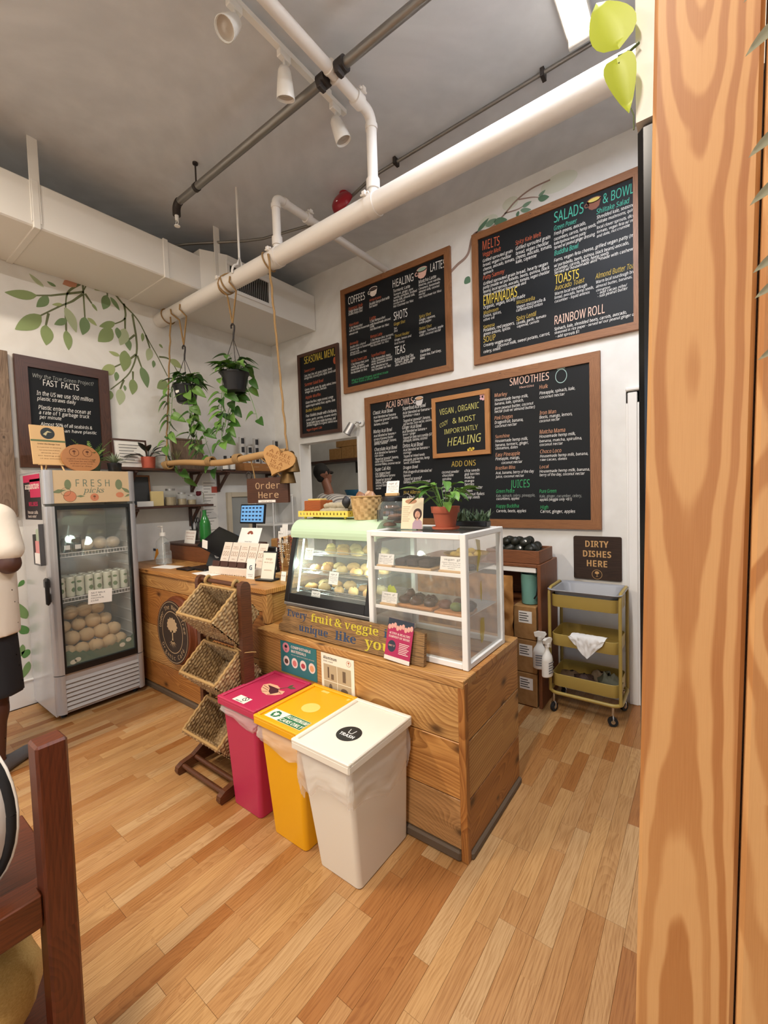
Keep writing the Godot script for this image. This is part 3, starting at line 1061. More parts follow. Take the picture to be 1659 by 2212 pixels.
const MURAL_LEAVES := [[-1.235,3.385,-1.030,3.339,0.076],[-1.289,3.473,-1.195,3.548,0.037],[-1.375,3.509,-1.313,3.529,0.027],[-1.314,3.402,-1.230,3.289,0.066],[-1.412,3.373,-1.339,3.344,0.027],[-1.255,3.227,-1.080,3.063,0.110],[-1.287,3.156,-1.280,2.988,0.092],[-1.437,3.350,-1.506,3.156,0.078],[-1.436,3.251,-1.347,3.179,0.054],[-1.582,3.311,-1.554,3.148,0.085],[-1.601,3.311,-1.673,3.262,0.039],[-1.431,3.151,-1.440,2.986,0.067],[-1.642,3.453,-1.683,3.396,0.027],[-1.741,3.651,-1.671,3.582,0.050],[-1.772,3.568,-1.734,3.429,0.079],[-1.802,3.562,-1.875,3.462,0.042],[-1.809,3.686,-1.890,3.637,0.031],[-1.826,3.334,-1.693,3.262,0.064],[-1.797,3.270,-1.676,3.121,0.113],[-1.915,3.303,-1.863,3.135,0.094],[-1.845,3.294,-1.850,3.194,0.055],[-1.916,3.223,-1.948,3.104,0.064],[-1.852,3.035,-1.760,3.053,0.039],[-1.903,3.093,-1.882,2.893,0.106],[-2.076,3.307,-2.068,3.222,0.034],[-2.139,3.175,-2.109,3.045,0.071],[-2.169,3.061,-2.161,2.987,0.037],[-2.047,2.969,-2.094,2.775,0.084],[-2.337,3.105,-2.464,3.045,0.075],[-2.233,3.240,-2.268,3.206,0.026],[-1.961,2.834,-1.947,2.683,0.081],[-1.841,2.719,-1.827,2.566,0.084],[-1.880,2.761,-1.883,2.707,0.027],[-1.817,2.874,-1.807,2.787,0.044],[-1.799,2.927,-1.682,2.830,0.095],[-2.287,2.877,-2.190,2.786,0.097],[-1.755,2.688,-1.751,2.603,0.045]]
const MURAL_BRANCHES := [[-1.581,3.737,-1.580,3.636,-1.580,3.540,-1.581,3.305],[-1.584,3.536,-1.462,3.478,-1.336,3.419,-1.235,3.385],[-1.573,3.511,-1.495,3.426,-1.402,3.354,-1.255,3.227],[-1.591,3.661,-1.613,3.626,-1.585,3.552],[-1.701,3.740,-1.797,3.660,-1.895,3.548,-2.032,3.429,-2.126,3.255,-2.213,3.108,-2.303,2.930],[-1.765,3.731,-1.774,3.652,-1.777,3.564],[-1.917,3.543,-1.920,3.407,-1.825,3.323],[-1.920,3.407,-1.915,3.303],[-1.989,3.463,-2.012,3.272,-2.008,3.095,-1.949,2.919,-1.856,2.796,-1.756,2.699],[-2.002,3.082,-1.909,2.991,-1.799,2.916],[-2.013,3.073,-2.047,2.969],[-2.226,3.111,-2.337,3.105,-2.421,2.978],[-1.559,3.596,-1.462,3.488,-1.437,3.350],[-1.437,3.345,-1.431,3.151],[-1.311,3.264,-1.287,3.156],[-2.001,3.269,-1.913,3.176],[-1.593,3.523,-1.642,3.453],[-2.105,3.297,-2.139,3.175],[-1.965,2.910,-1.961,2.834],[-1.878,2.812,-1.841,2.719]]
const MURAL_LOW := [[-1.026,1.032,-0.987,0.983,0.036],[-1.027,0.713,-0.987,0.844,0.066],[-1.028,0.590,-0.985,0.668,0.065],[-0.991,0.507,-0.971,0.410,0.040],[-1.034,0.418,-0.980,0.445,0.072],[-1.023,0.355,-0.976,0.230,0.050]]
const TWIG_LEAVES := [[-1.618,3.934,-1.513,4.006,0.039],[-1.543,3.951,-1.446,3.975,0.057],[-1.466,3.956,-1.349,3.928,0.067],[-1.235,3.960,-1.148,3.929,0.037],[-1.253,3.959,-1.263,3.911,0.028],[-1.221,3.980,-1.143,3.994,0.034],[-1.091,3.994,-1.004,3.969,0.051],[-1.087,4.008,-1.032,4.035,0.028],[-1.745,3.571,-1.699,3.519,0.069]]
const TWIG := [[-1.909,3.662,-1.826,3.711,-1.719,3.768,-1.654,3.920,-1.515,3.913,-1.390,3.970,-1.278,4.047,-1.145,4.092,-0.994,4.096],[-1.371,3.989,-1.252,3.976,-1.181,3.998],[-1.251,4.052,-1.146,4.025,-1.087,4.000],[-1.654,3.911,-1.618,3.934]]

# ------------------------------------------------------------------ chalkboards and signs on the walls
const CHALK := {"w": "f2efe8","o": "c4603c","y": "cdb04e","Y": "e6c94e","g": "3fa565","t": "4fb9a0","p": "f3c9b4","s": "d9a07c","d": "9fa29c"}

# four mitred rails round a rectangle in the plane z = const (u along x) or x = const (u along -z)
func rails(p: Node3D,u0: float,u1: float,y0: float,y1: float,fw: float,d: float,base: Transform3D,m: Material) -> void:
	var o := [v2(u0,y0),v2(u1,y0),v2(u1,y1),v2(u0,y1)]
	var i := [v2(u0 + fw,y0 + fw),v2(u1 - fw,y0 + fw),v2(u1 - fw,y1 - fw),v2(u0 + fw,y1 - fw)]
	for k in 4:
		var g := Geo.new()
		g.xf = base
		var a: Vector2 = o[k]
		var b: Vector2 = o[(k + 1) % 4]
		var c: Vector2 = i[(k + 1) % 4]
		var e: Vector2 = i[k]
		var dir := (b - a).normalized()
		var ln := (b - a).length()
		var f := func(q: Vector2,z: float) -> Vector3: return v3(q.x,q.y,z)
		var uv := func(q: Vector2) -> Vector2: return v2((q - a).dot(dir) + k*0.37,abs((q - a).cross(dir)) + k*0.11)
		var s := 0.004
		var a2 := a + (e - a)*(s / fw)*0.5
		var b2 := b + (c - b)*(s / fw)*0.5
		g.quad(f.call(a2,d),f.call(b2,d),f.call(c,d),f.call(e,d),uv.call(a2),uv.call(b2),uv.call(c),uv.call(e))
		g.quad(f.call(a,0.0),f.call(b,0.0),f.call(b,d - s),f.call(a,d - s),uv.call(a),uv.call(b),uv.call(b),uv.call(a))
		g.quad(f.call(a,d - s),f.call(b,d - s),f.call(b2,d),f.call(a2,d),uv.call(a),uv.call(b),uv.call(b2),uv.call(a2))
		g.quad(f.call(e,d),f.call(c,d),f.call(c,0.0),f.call(e,0.0),uv.call(e),uv.call(c),uv.call(c),uv.call(e))
		var w := partw(p,"frame_rail",g,m)

func chalk(p: Node3D,rows: Array,on_left_wall: bool,off: float) -> void:
	var by := {}
	for r: Array in rows:
		var ck: String = r[0]
		if not by.has(ck): by[ck] = Geo.new()
		var ax := v3(1,r[6]*0.45,0)
		var at := v3(r[2],r[3],WZ + off)
		if on_left_wall:
			ax = v3(0,r[6]*0.45,-1)
			at = v3(LX + off,r[3],r[2])
		var caps: bool = r[1] == r[1].to_upper()
		write(by[ck],r[1],at,ax,UP,r[5]*(0.92 if caps else 0.8),r[4],"Droid Sans",400,false,0.04 if caps else 0.12)
	for ck: String in by: partw(p,"lettering",by[ck],mat("chalk " + ck,hx(CHALK[ck]),0.9))

func chalkboard(called: String,label: String,x0: float,x1: float,y0: float,y1: float,fw: float,m: Material,rows: Array) -> Node3D:
	var t := thing(called,label,"chalkboard",v3((x0 + x1)*0.5,y0,WZ))
	var g := Geo.new()
	g.bx(x0 + fw*0.5,x1 - fw*0.5,y0 + fw*0.5,y1 - fw*0.5,WZ,WZ + 0.018)
	partw(t,"slate",g,mats["chalkboard"])
	rails(t,x0,x1,y0,y1,fw,0.032,Transform3D(Basis(),v3(0,0,WZ)),m)
	chalk(t,rows,false,0.0187)
	return t

func ellipse(g: Geo,c: Vector3,rx: float,ry: float,ax := RT,up := UP,seg := 20) -> void:
	var nn := ax.cross(up).normalized()
	var i := g.vert(c,nn)
	for k in seg:
		var a := TAU*k / seg
		g.vert(c + ax*(cos(a)*rx) + up*(sin(a)*ry),nn)
	for k in seg: g.tri_i(i,i + 1 + k,i + 1 + (k + 1) % seg)

func ring(g: Geo,c: Vector3,r0: float,r1: float,ax := RT,up := UP,seg := 40,a0 := 0.0,a1 := TAU) -> void:
	var nn := ax.cross(up).normalized()
	var i := g.v.size()
	for k in seg + 1:
		var a := a0 + (a1 - a0)*k / seg
		var d := ax*cos(a) + up*sin(a)
		g.vert(c + d*r0,nn); g.vert(c + d*r1,nn)
	for k in seg:
		var q := i + k*2
		g.tri_i(q,q + 1,q + 3); g.tri_i(q,q + 3,q + 2)

# a flat coloured outline laid on a surface: pts in (u, v) of the plane
func flat(g: Geo,pts: Array,c: Vector3,ax: Vector3,up: Vector3) -> void:
	var po := PackedVector2Array(pts)
	if Geometry2D.is_polygon_clockwise(po): po.reverse()
	var tr := Geometry2D.triangulate_polygon(po)
	var nn := ax.cross(up).normalized()
	var i := g.v.size()
	for q in po: g.vert(c + ax*q.x + up*q.y,nn)
	for k in range(0,tr.size(),3):
		var a := tr[k]; var b := tr[k + 1]; var d := tr[k + 2]
		if (po[b] - po[a]).cross(po[d] - po[a]) < 0.0: g.tri_i(i + a,i + d,i + b)
		else: g.tri_i(i + a,i + b,i + d)

func flat_rect(g: Geo,x0: float,x1: float,y0: float,y1: float,c: Vector3,ax: Vector3,up: Vector3) -> void:
	flat(g,[v2(x0,y0),v2(x1,y0),v2(x1,y1),v2(x0,y1)],c,ax,up)

# the café's emblem: a round-crowned tree with roots
func tree_mark(g: Geo,c: Vector3,s: float,ax := RT,up := UP) -> void:
	var r := RandomNumberGenerator.new()
	r.seed = 4
	var pts := []
	for k in 26:
		var a := TAU*k / 26.0
		var rr := 0.52 + (0.06 if k % 2 == 0 else -0.03) + r.randf_range(-0.02,0.02)
		pts.append(v2(cos(a)*rr*0.95,0.32 + sin(a)*rr*(0.85 if sin(a) > 0 else 0.62))*s)
	flat(g,pts,c,ax,up)
	flat(g,[v2(-0.05,0.1)*s,v2(0.07,0.1)*s,v2(0.05,-0.35)*s,v2(0.12,-0.5)*s,v2(-0.1,-0.5)*s,v2(-0.03,-0.3)*s],c,ax,up)
	for k in 7:
		var a := -PI*(0.15 + 0.7*k / 6.0)
		var d := v2(cos(a),sin(a)*0.9)
		var o := v2(0,-0.45)
		var nrm := v2(-d.y,d.x)*0.035
		flat(g,[(o + nrm)*s,(o - nrm)*s,(o + d*(0.42 + 0.06*(k % 2)))*s],c,ax,up)

func boards() -> void:
	var fw: Material = mats["frame wood"]
	var t := chalkboard("menu_board","wood-framed chalkboard listing coffees, healing lattes, shots and teas",-3.235,-1.883,2.768,3.897,0.06,fw,COFFEE)
	var k := WZ + 0.0188
	cup(t,v3(-2.784,3.763,k),0.055,"e8d9cc","4a3a34")
	cup(t,v3(-2.19,3.763,k),0.06,"e6b9a8","9fb8a4")
	t = chalkboard("menu_board","wood-framed chalkboard listing melts, empanadas, soup, salads, toasts and a rainbow roll",-1.667,-0.36,2.77,3.905,0.06,fw,SALAD)
	cup(t,v3(-0.676,3.78,k),0.05,"8a5a4a","d8c46a")
	var rows := []
	rows.append_array(ACAI)
	rows.append_array(SMOOTH)
	t = chalkboard("menu_board","largest wood-framed chalkboard, with acai bowls, smoothies, juices and add ons",-2.945,-0.642,1.315,2.677,0.075,fw,rows)
	cup(t,v3(-2.261,2.55,k),0.05,"d9d4d0","c9a07a")
	var g := Geo.new()
	ring(g,v3(-0.927,2.54,k),0.05,0.056,v3(0.8,0,0),UP)
	flat_rect(g,-0.03,0.03,0.055,0.08,v3(-0.927,2.54,k),RT,UP)
	partw(t,"jar_drawing",g,mat("chalk mint",hx("a9c4bd"),0.9))
	t = chalkboard("seasonal_menu_board","narrow dark-framed chalkboard headed seasonal menu above the kitchen opening",-3.968,-3.302,2.357,3.348,0.04,mats["walnut"],SEASON)
	g = Geo.new()
	ellipse(g,v3(-3.361,3.165,k),0.025,0.04)
	partw(t,"leaf_drawing",g,mat("chalk o",hx("b8573a"),0.9))
	# small honey-coloured board hung on the big one
	t = thing("slogan_board","small honey-framed chalkboard reading vegan, organic, cozy and most importantly healing","chalkboard",v3(-1.81,1.967,WZ + 0.034))
	var z := WZ + 0.034
	g = Geo.new()
	g.bx(-2.07,-1.55,2.0,2.51,z - 0.012,z + 0.012)
	partw(t,"slate",g,mats["chalkboard"])
	rails(t,-2.102,-1.521,1.967,2.537,0.042,0.028,Transform3D(Basis(),v3(0,0,z - 0.006)),mats["honey wood"])
	var y := Geo.new()
	var zz := z + 0.0127
	write(y,"VEGAN , ORGANIC",v3(-2.02,2.37,zz),v3(1,0.03,0),UP,0.055,0.40)
	write(y,"COZY",v3(-2.02,2.25,zz),v3(1,0.35,0),UP,0.04,0.09)
	write(y,"& MOST",v3(-1.885,2.275,zz),v3(1,0.02,0),UP,0.05,0.23)
	write(y,"IMPORTANTLY",v3(-1.975,2.185,zz),v3(1,0.03,0),UP,0.045,0.34)
	write(y,"HEALING",v3(-1.945,2.07,zz),v3(1,0.04,0),UP,0.075,0.33,"Droid Sans",400,false,0.15)
	partw(t,"lettering",y,mat("chalk lemon",hx("cfc873"),0.9))
	g = Geo.new()
	for q in 5: ellipse(g,v3(-1.585 + 0.018*cos(q*1.257),2.475 + 0.022*sin(q*1.257),zz),0.012,0.012)
	partw(t,"flower_drawing",g,mat("chalk pink",hx("e7b3b6"),0.9))
	g = Geo.new()
	for q in 4: ellipse(g,v3(-1.73 + 0.015*q,2.02 + 0.008*(q % 2),zz),0.013,0.012)
	partw(t,"bee_drawing",g,mat("chalk Y",hx("e6c94e"),0.9))
	# facts board standing on top of the fridge end of the shelf, on the painted wall
	t = thing("facts_board","dark-framed chalkboard headed fast facts on the wall with painted branches","chalkboard",v3(LX,1.96,-1.39))
	g = Geo.new()
	g.bx(LX,LX + 0.018,1.98,2.82,-1.70,-1.08)
	partw(t,"slate",g,mats["chalkboard"])
	rails(t,1.05,1.735,1.95,2.86,0.085,0.035,Transform3D(Basis(v3(0,0,-1),UP,v3(1,0,0)),v3(LX,0,0)),mats["walnut"])
	chalk(t,FACTS,true,0.0187)
	# dirty dishes sign
	t = thing("dishes_sign","dark square wooden sign reading dirty dishes here above the cart","sign",v3(-0.68,0.92,WZ))
	g = Geo.new()
	var po := rounded(v2(-0.85,0.922),v2(-0.509,1.262),0.014)
	g.xf.origin.z = WZ
	g.slab(po,0.0,0.014)
	partw(t,"panel",g,tinted("dark sign wood",mats["grey barn wood"],hx("6e5a4c")))
	g = Geo.new()
	zz = WZ + 0.0147
	for q: Array in [["DIRTY",1.178,0.165],["DISHES",1.10,0.20],["HERE",1.025,0.145]]:
		write(g,q[0],v3(-0.68,q[1],zz),RT,UP,0.05,q[2],"Droid Sans",700,true)
	ring(g,v3(-0.68,0.965,zz),0.034,0.037)
	tree_mark(g,v3(-0.68,0.967,zz),0.03)
	partw(t,"lettering",g,mat("carved ochre",hx("c69a63"),0.8))

func rounded(a: Vector2,b: Vector2,r: float,n := 5) -> PackedVector2Array:
	var po := PackedVector2Array()
	for q: Array in [[b.x - r,b.y - r,0.0],[a.x + r,b.y - r,0.5],[a.x + r,a.y + r,1.0],[b.x - r,a.y + r,1.5]]:
		for k in n + 1:
			var an: float = PI*(q[2] + 0.5*k / n)
			po.append(v2(q[0] + cos(an)*r,q[1] + sin(an)*r))
	return po

func cup(t: Node3D,c: Vector3,s: float,a: String,b: String) -> void:
	var g := Geo.new()
	flat(g,[v2(-s,0.4*s),v2(-0.7*s,-0.7*s),v2(-0.3*s,-s),v2(0.3*s,-s),v2(0.7*s,-0.7*s),v2(s,0.4*s)],c,RT,UP)
	ellipse(g,c + v3(0,0.4*s,0),s,0.4*s)
	ring(g,c + v3(-s,-0.1*s,0),0.2*s,0.35*s,RT,UP,14)
	partw(t,"bowl_drawing",g,mat("chalk " + a,hx(a),0.9))
	g = Geo.new()
	ellipse(g,c + v3(0,0.4*s,0.0006),s*0.8,0.28*s)
	partw(t,"filling_drawing",g,mat("chalk " + b,hx(b),0.9))

# ------------------------------------------------------------------ pipes, duct and fittings under the ceiling
func arc(pts: Array,c: Vector3,a: Vector3,b: Vector3,n := 8) -> void:
	# quarter turn from c + a to c + b
	for k in n + 1:
		var an := PI*0.5*k / n
		pts.append(c + a*cos(an) + b*sin(an))

func clamp_ring(p: Node3D,c: Vector3,ax: Vector3,r: float,w: float,m: Material,lug := O3) -> void:
	var g := Geo.new()
	g.cyl(c - ax*w*0.5,c + ax*w*0.5,r,r,20)
	if lug != O3:
		g.box(c + lug*(r + 0.012),v3(0.03,0.03,0.03),0.004)
		g.cyl(c + lug*(r + 0.012) - ax*0.03,c + lug*(r + 0.012) + ax*0.03,0.007,0.007,8)
	partw(p,"coupling",g,m)

func overhead() -> void:
	var wp: Material = mats["pipe paint"]
	var y := 3.475
	var z := -2.25
	var t := thing("drain_pipe","thick white painted pipe running across the room below the ceiling","pipe",v3(LX,y,z))
	var g := Geo.new()
	g.cyl(v3(LX + 0.002,y,z),v3(2.05,y,z),0.066,0.066,36,false)
	partw(t,"pipe",g,wp)
	for x: float in [-2.63,-1.69,-3.30]: clamp_ring(t,v3(x,y,z),RT,0.072,0.06,wp,v3(-0.2,0.5,0.84).normalized())
	# riser that turns to the menu wall
	t = thing("water_pipe","thin white pipe rising from the thick pipe and bending to the menu wall","pipe",v3(-2.62,y + 0.08,z))
	g = Geo.new()
	var pts := [v3(-2.62,y + 0.06,z)]
	arc(pts,v3(-2.62,3.87,z - 0.05),v3(0,0,0.05),v3(0,0.05,0),7)
	pts.append(v3(-2.62,3.92,WZ))
	g.tube(pts,0.031,16)
	partw(t,"pipe",g,wp)
	clamp_ring(t,v3(-2.62,3.85,z),UP,0.037,0.03,wp)
	clamp_ring(t,v3(-2.62,3.92,z - 0.09),BK,0.037,0.03,wp)
	clamp_ring(t,v3(-2.62,3.92,z - 0.33),BK,0.042,0.05,wp,v3(0.7,0.7,0))
	clamp_ring(t,v3(-2.62,3.59,z),UP,0.04,0.06,wp)
	t = thing("water_pipe","white pipe rising from the thick pipe and running to the front under the ceiling","pipe",v3(-1.69,y + 0.08,z))
	g = Geo.new()
	pts = [v3(-1.69,y + 0.06,z)]
	arc(pts,v3(-1.69,3.97,z + 0.06),v3(0,0,-0.06),v3(0,0.06,0),7)
	pts.append(v3(-1.69,4.03,3.6))
	g.tube(pts,0.033,16)
	partw(t,"pipe",g,wp)
	clamp_ring(t,v3(-1.69,3.95,z),UP,0.039,0.03,wp)
	clamp_ring(t,v3(-1.69,4.03,z + 0.13),BK,0.043,0.06,wp,v3(0.8,0.6,0))
	clamp_ring(t,v3(-1.69,3.60,z),UP,0.043,0.06,wp)
	for s: float in [-1.0,1.0]: clamp_ring(t,v3(-1.69 + s*0.005,4.03,-1.9 + s*0.03),BK,0.041,0.012,wp)
	# grey sprinkler pipe
	t = thing("sprinkler_pipe","bare grey steel pipe crossing under the ceiling and ending in a nozzle","pipe",v3(-3.36,4.02,-1.9))
	g = Geo.new()
	g.cyl(v3(-3.36,4.02,-1.9),v3(-1.76,4.02,-1.9),0.026,0.026,18)
	g.cyl(v3(-1.62,4.02,-1.9),v3(2.05,4.02,-1.9),0.026,0.026,18)
	partw(t,"pipe",g,mats["grey steel"])
	for x: float in [-1.76,-1.62]:
		g = Geo.new()
		g.cyl(v3(x - 0.03,4.02,-1.9),v3(x + 0.03,4.02,-1.9),0.04,0.04,16)
		g.box(v3(x,4.02 - 0.045,-1.88),v3(0.03,0.035,0.06),0.006)
		partw(t,"tee",g,mats["dark iron"])
	g = Geo.new()
	pts = []
	arc(pts,v3(-3.36,3.97,-1.9),v3(0,0.05,0),v3(-0.05,0,0),6)
	pts.append(v3(-3.41,3.93,-1.9))
	g.tube(pts,0.03,14)
	partw(t,"elbow",g,mats["dark iron"])
	g = Geo.new()
	g.cyl(v3(-3.41,3.93,-1.9),v3(-3.41,3.89,-1.9),0.016,0.013,10)
	for s: float in [-1.0,1.0]: g.tube([v3(-3.41 + s*0.012,3.89,-1.9),v3(-3.41 + s*0.02,3.87,-1.9),v3(-3.41,3.85,-1.9)],0.003,6)
	g.cyl(v3(-3.41,3.85,-1.9),v3(-3.41,3.845,-1.9),0.022,0.022,12)
	partw(t,"nozzle",g,mats["white enamel"])
	g = Geo.new()
	g.cyl(v3(-3.11,4.05,-1.9),v3(-3.11,CY,-1.9),0.006,0.006,8)
	g.cyl(v3(-3.125,4.02,-1.9),v3(-3.095,4.02,-1.9),0.031,0.031,14)
	g.cyl(v3(-3.11,CY - 0.012,-1.9),v3(-3.11,CY,-1.9),0.02,0.02,10)
	partw(t,"hanger",g,mats["dark iron"])
	# rod that carries the thick pipe
	t = thing("pipe_hanger","thin white rod and yoke carrying the thick pipe from the ceiling","hanger",v3(-3.1,CY,-2.25))
	g = Geo.new()
	g.cyl(v3(-3.1,CY,z),v3(-3.1,3.63,z),0.009,0.009,8)
	partw(t,"rod",g,mats["white paint"])
	g = Geo.new()
	pts = []
	for k in 13:
		var a := PI*(-0.05 + 1.1*k / 12.0)
		pts.append(v3(-3.1,y + 0.08*sin(a) + 0.02,z + 0.075*cos(a)))
	pts[6] = v3(-3.1,3.64,z)
	g.tube(pts,0.009,8)
	partw(t,"yoke",g,mats["white paint"])
	# duct along the painted wall
	t = thing("air_duct","white painted rectangular air duct along the top of the painted wall","duct",v3(LX,3.58,0))
	g = Geo.new()
	g.bx(LX + 0.001,-3.765,3.588,3.905,-2.32,3.59,0.01)
	partw(t,"trunk",g,mats["duct paint"])
	g = Geo.new()
	var po := PackedVector2Array([v2(-3.765,2.30),v2(-3.66,2.52),v2(-3.66,3.665),v2(LX + 0.001,3.665),v2(LX + 0.001,2.30)])
	g.xf = Transform3D(Basis(v3(1,0,0),v3(0,0,-1),v3(0,1,0)),v3(0,0,0))
	g.slab(po,3.572,3.965)
	partw(t,"end_box",g,mats["duct paint"])
	for zz: float in [-1.98,-1.07]:
		g = Geo.new()
		g.bx(LX + 0.001,-3.757,3.58,3.913,zz - 0.022,zz + 0.022,0.004)
		partw(t,"joint_band",g,mats["duct paint"])
	for q: Array in [[-1.07,-3.765],[-2.44,-3.70]]:
		g = Geo.new()
		g.bx(q[1] - 0.004,q[1] + 0.006,3.62,CY,q[0] - 0.03,q[0] + 0.03,0.002)
		partw(t,"strap",g,mats["duct paint"])
	var s2 := Geo.new()
	s2.bx(-4.40,-4.39,3.9,CY,-1.05,-1.0,0.002)
	partw(t,"strap",s2,mats["duct paint"])
	# register in the end box
	t = thing("air_register","louvred white air register on the end of the duct","vent",v3(-3.66,3.62,-2.75))
	g = Geo.new()
	var X := -3.66
	g.bx(X,X + 0.012,3.63,3.665,-3.03,-2.50,0.003); g.bx(X,X + 0.012,3.875,3.91,-3.03,-2.50,0.003)
	g.bx(X,X + 0.012,3.665,3.875,-3.03,-2.995,0.003); g.bx(X,X + 0.012,3.665,3.875,-2.535,-2.50,0.003)
	partw(t,"frame",g,mats["white paint"])
	g = Geo.new()
	g.bx(X + 0.0005,X + 0.001,3.665,3.875,-2.995,-2.535)
	partw(t,"throat",g,mat("vent dark",hx("2b2926"),0.9))
	for k in 20:
		g = Geo.new()
		var q := -2.985 + k*0.0232
		g.quad(v3(X + 0.002,3.665,q),v3(X + 0.012,3.665,q + 0.012),v3(X + 0.012,3.875,q + 0.012),v3(X + 0.002,3.875,q))
		g.quad(v3(X + 0.0028,3.665,q),v3(X + 0.0028,3.875,q),v3(X + 0.0128,3.875,q + 0.012),v3(X + 0.0128,3.665,q + 0.012))
		partw(t,"slat",g,mats["white paint"])
	# thin conduit with the alarm bell
	t = thing("conduit","thin grey conduit bending along the ceiling past the red bell","conduit",v3(-3.7,4.1,-2.6))
	g = Geo.new()
	g.tube([v3(2.05,4.17,-2.78),v3(-2.05,4.17,-2.83),v3(-2.2,4.16,-2.84),v3(-2.45,4.14,-2.88),v3(-2.7,4.10,-2.92),v3(-3.35,4.08,-2.70),v3(-3.5,4.07,-2.6),v3(-3.9,4.06,-2.30),v3(-4.2,4.04,-2.1)],0.012,10)
	partw(t,"tube",g,mats["grey steel"])
	for x: float in [-1.9,-0.8]:
		g = Geo.new()
		g.bx(x - 0.012,x + 0.012,4.15,CY,-2.86,-2.80,0.002)
		partw(t,"bracket",g,mats["dark iron"])
	t = thing("alarm_bell","round red fire alarm bell on the ceiling behind the thick pipe","alarm bell",v3(-2.46,CY,-2.86))
	var bell := mat("bell red",hx("9c1826"),0.3)
	g = Geo.new()
	var B := Basis(v3(1,0,0),rad(62))
	g.xf = Transform3D(B,v3(0,-0.09,0.03))
	g.lathe([v2(0,0.05),v2(0.03,0.05),v2(0.06,0.043),v2(0.085,0.028),v2(0.098,0.005),v2(0.102,-0.012),v2(0.096,-0.012),v2(0.08,0.0),v2(0,0.0)],28)
	part(t,"gong",g,bell)
	g = Geo.new()
	g.cyl(v3(0,0,0),v3(0,-0.09,0.02),0.04,0.04,12)
	part(t,"base",g,bell)
	g = Geo.new()
	g.cyl(v3(0,-0.1,0.06),v3(0,-0.12,0.09),0.014,0.012,10)
	part(t,"centre_bolt",g,mats["chrome"])
	track()

func track() -> void:
	var x := -1.907
	var t := thing("track_rail","white ceiling track for spotlights beside the white pipe","track light",v3(x,CY,-2.25))
	var g := Geo.new()
	g.bx(x - 0.018,x + 0.018,CY - 0.06,CY - 0.03,-2.255,0.3,0.003)
	partw(t,"rail",g,mats["white enamel"])
	for q: float in [-2.1,-1.0,0.1]:
		g = Geo.new()
		g.bx(x - 0.01,x + 0.01,CY - 0.035,CY,q - 0.02,q + 0.02)
		partw(t,"clip",g,mats["white enamel"])
	var lab := ["white track spotlight at the far end of the ceiling track","white track spotlight in the middle of the ceiling track, turned to the wall","white track spotlight nearest the front, lamp facing the camera"]
	var zs := [-2.16,-1.74,-1.42]
	var dir := [v3(0.25,-1,-0.35),v3(-0.25,-1,-0.25),v3(0.12,-0.75,0.55)]
	for k in 3:
		var h := thing("track_spotlight",lab[k],"spotlight",v3(x,CY - 0.06,zs[k]),0.0,"spotlights on the ceiling track")
		g = Geo.new()
		g.box(v3(0,-0.02,0),v3(0.034,0.04,0.08),0.004)
		part(h,"adapter",g,mats["white enamel"])
		g = Geo.new()
		g.cyl(v3(0,-0.03,0),v3(0,-0.09,0),0.008,0.008,8)
		part(h,"stem",g,mats["white enamel"])
		var d: Vector3 = dir[k].normalized()
		var c := v3(0,-0.095,0)
		var F := g.frame_of(d)
		g = Geo.new()
		g.xf = Transform3D(F,c)
		g.lathe([v2(0,-0.02),v2(0.025,-0.018),v2(0.036,0.0),v2(0.044,0.05),v2(0.05,0.10),v2(0.052,0.125),v2(0.047,0.125),v2(0.044,0.10)],20)
		part(h,"shade",g,mats["white enamel"])
		g = Geo.new()
		g.xf = Transform3D(F,c)
		g.lathe([v2(0.046,0.112),v2(0.03,0.105),v2(0.015,0.112),v2(0,0.116)],16)
		part(h,"lamp_glass",g,mat("lamp glass",hx("b7aea2"),0.2))

# ------------------------------------------------------------------ counters
func plank(p: Node3D,x0: float,x1: float,y0: float,y1: float,z0: float,z1: float,la: int,m: Material,called := "plank",bv := 0.003) -> void:
	var g := Geo.new()
	g.uo = v2(rng.randf()*9.0,rng.randf()*9.0)
	g.bx(x0,x1,y0,y1,z0,z1,bv,la)
	partw(p,called,g,m)

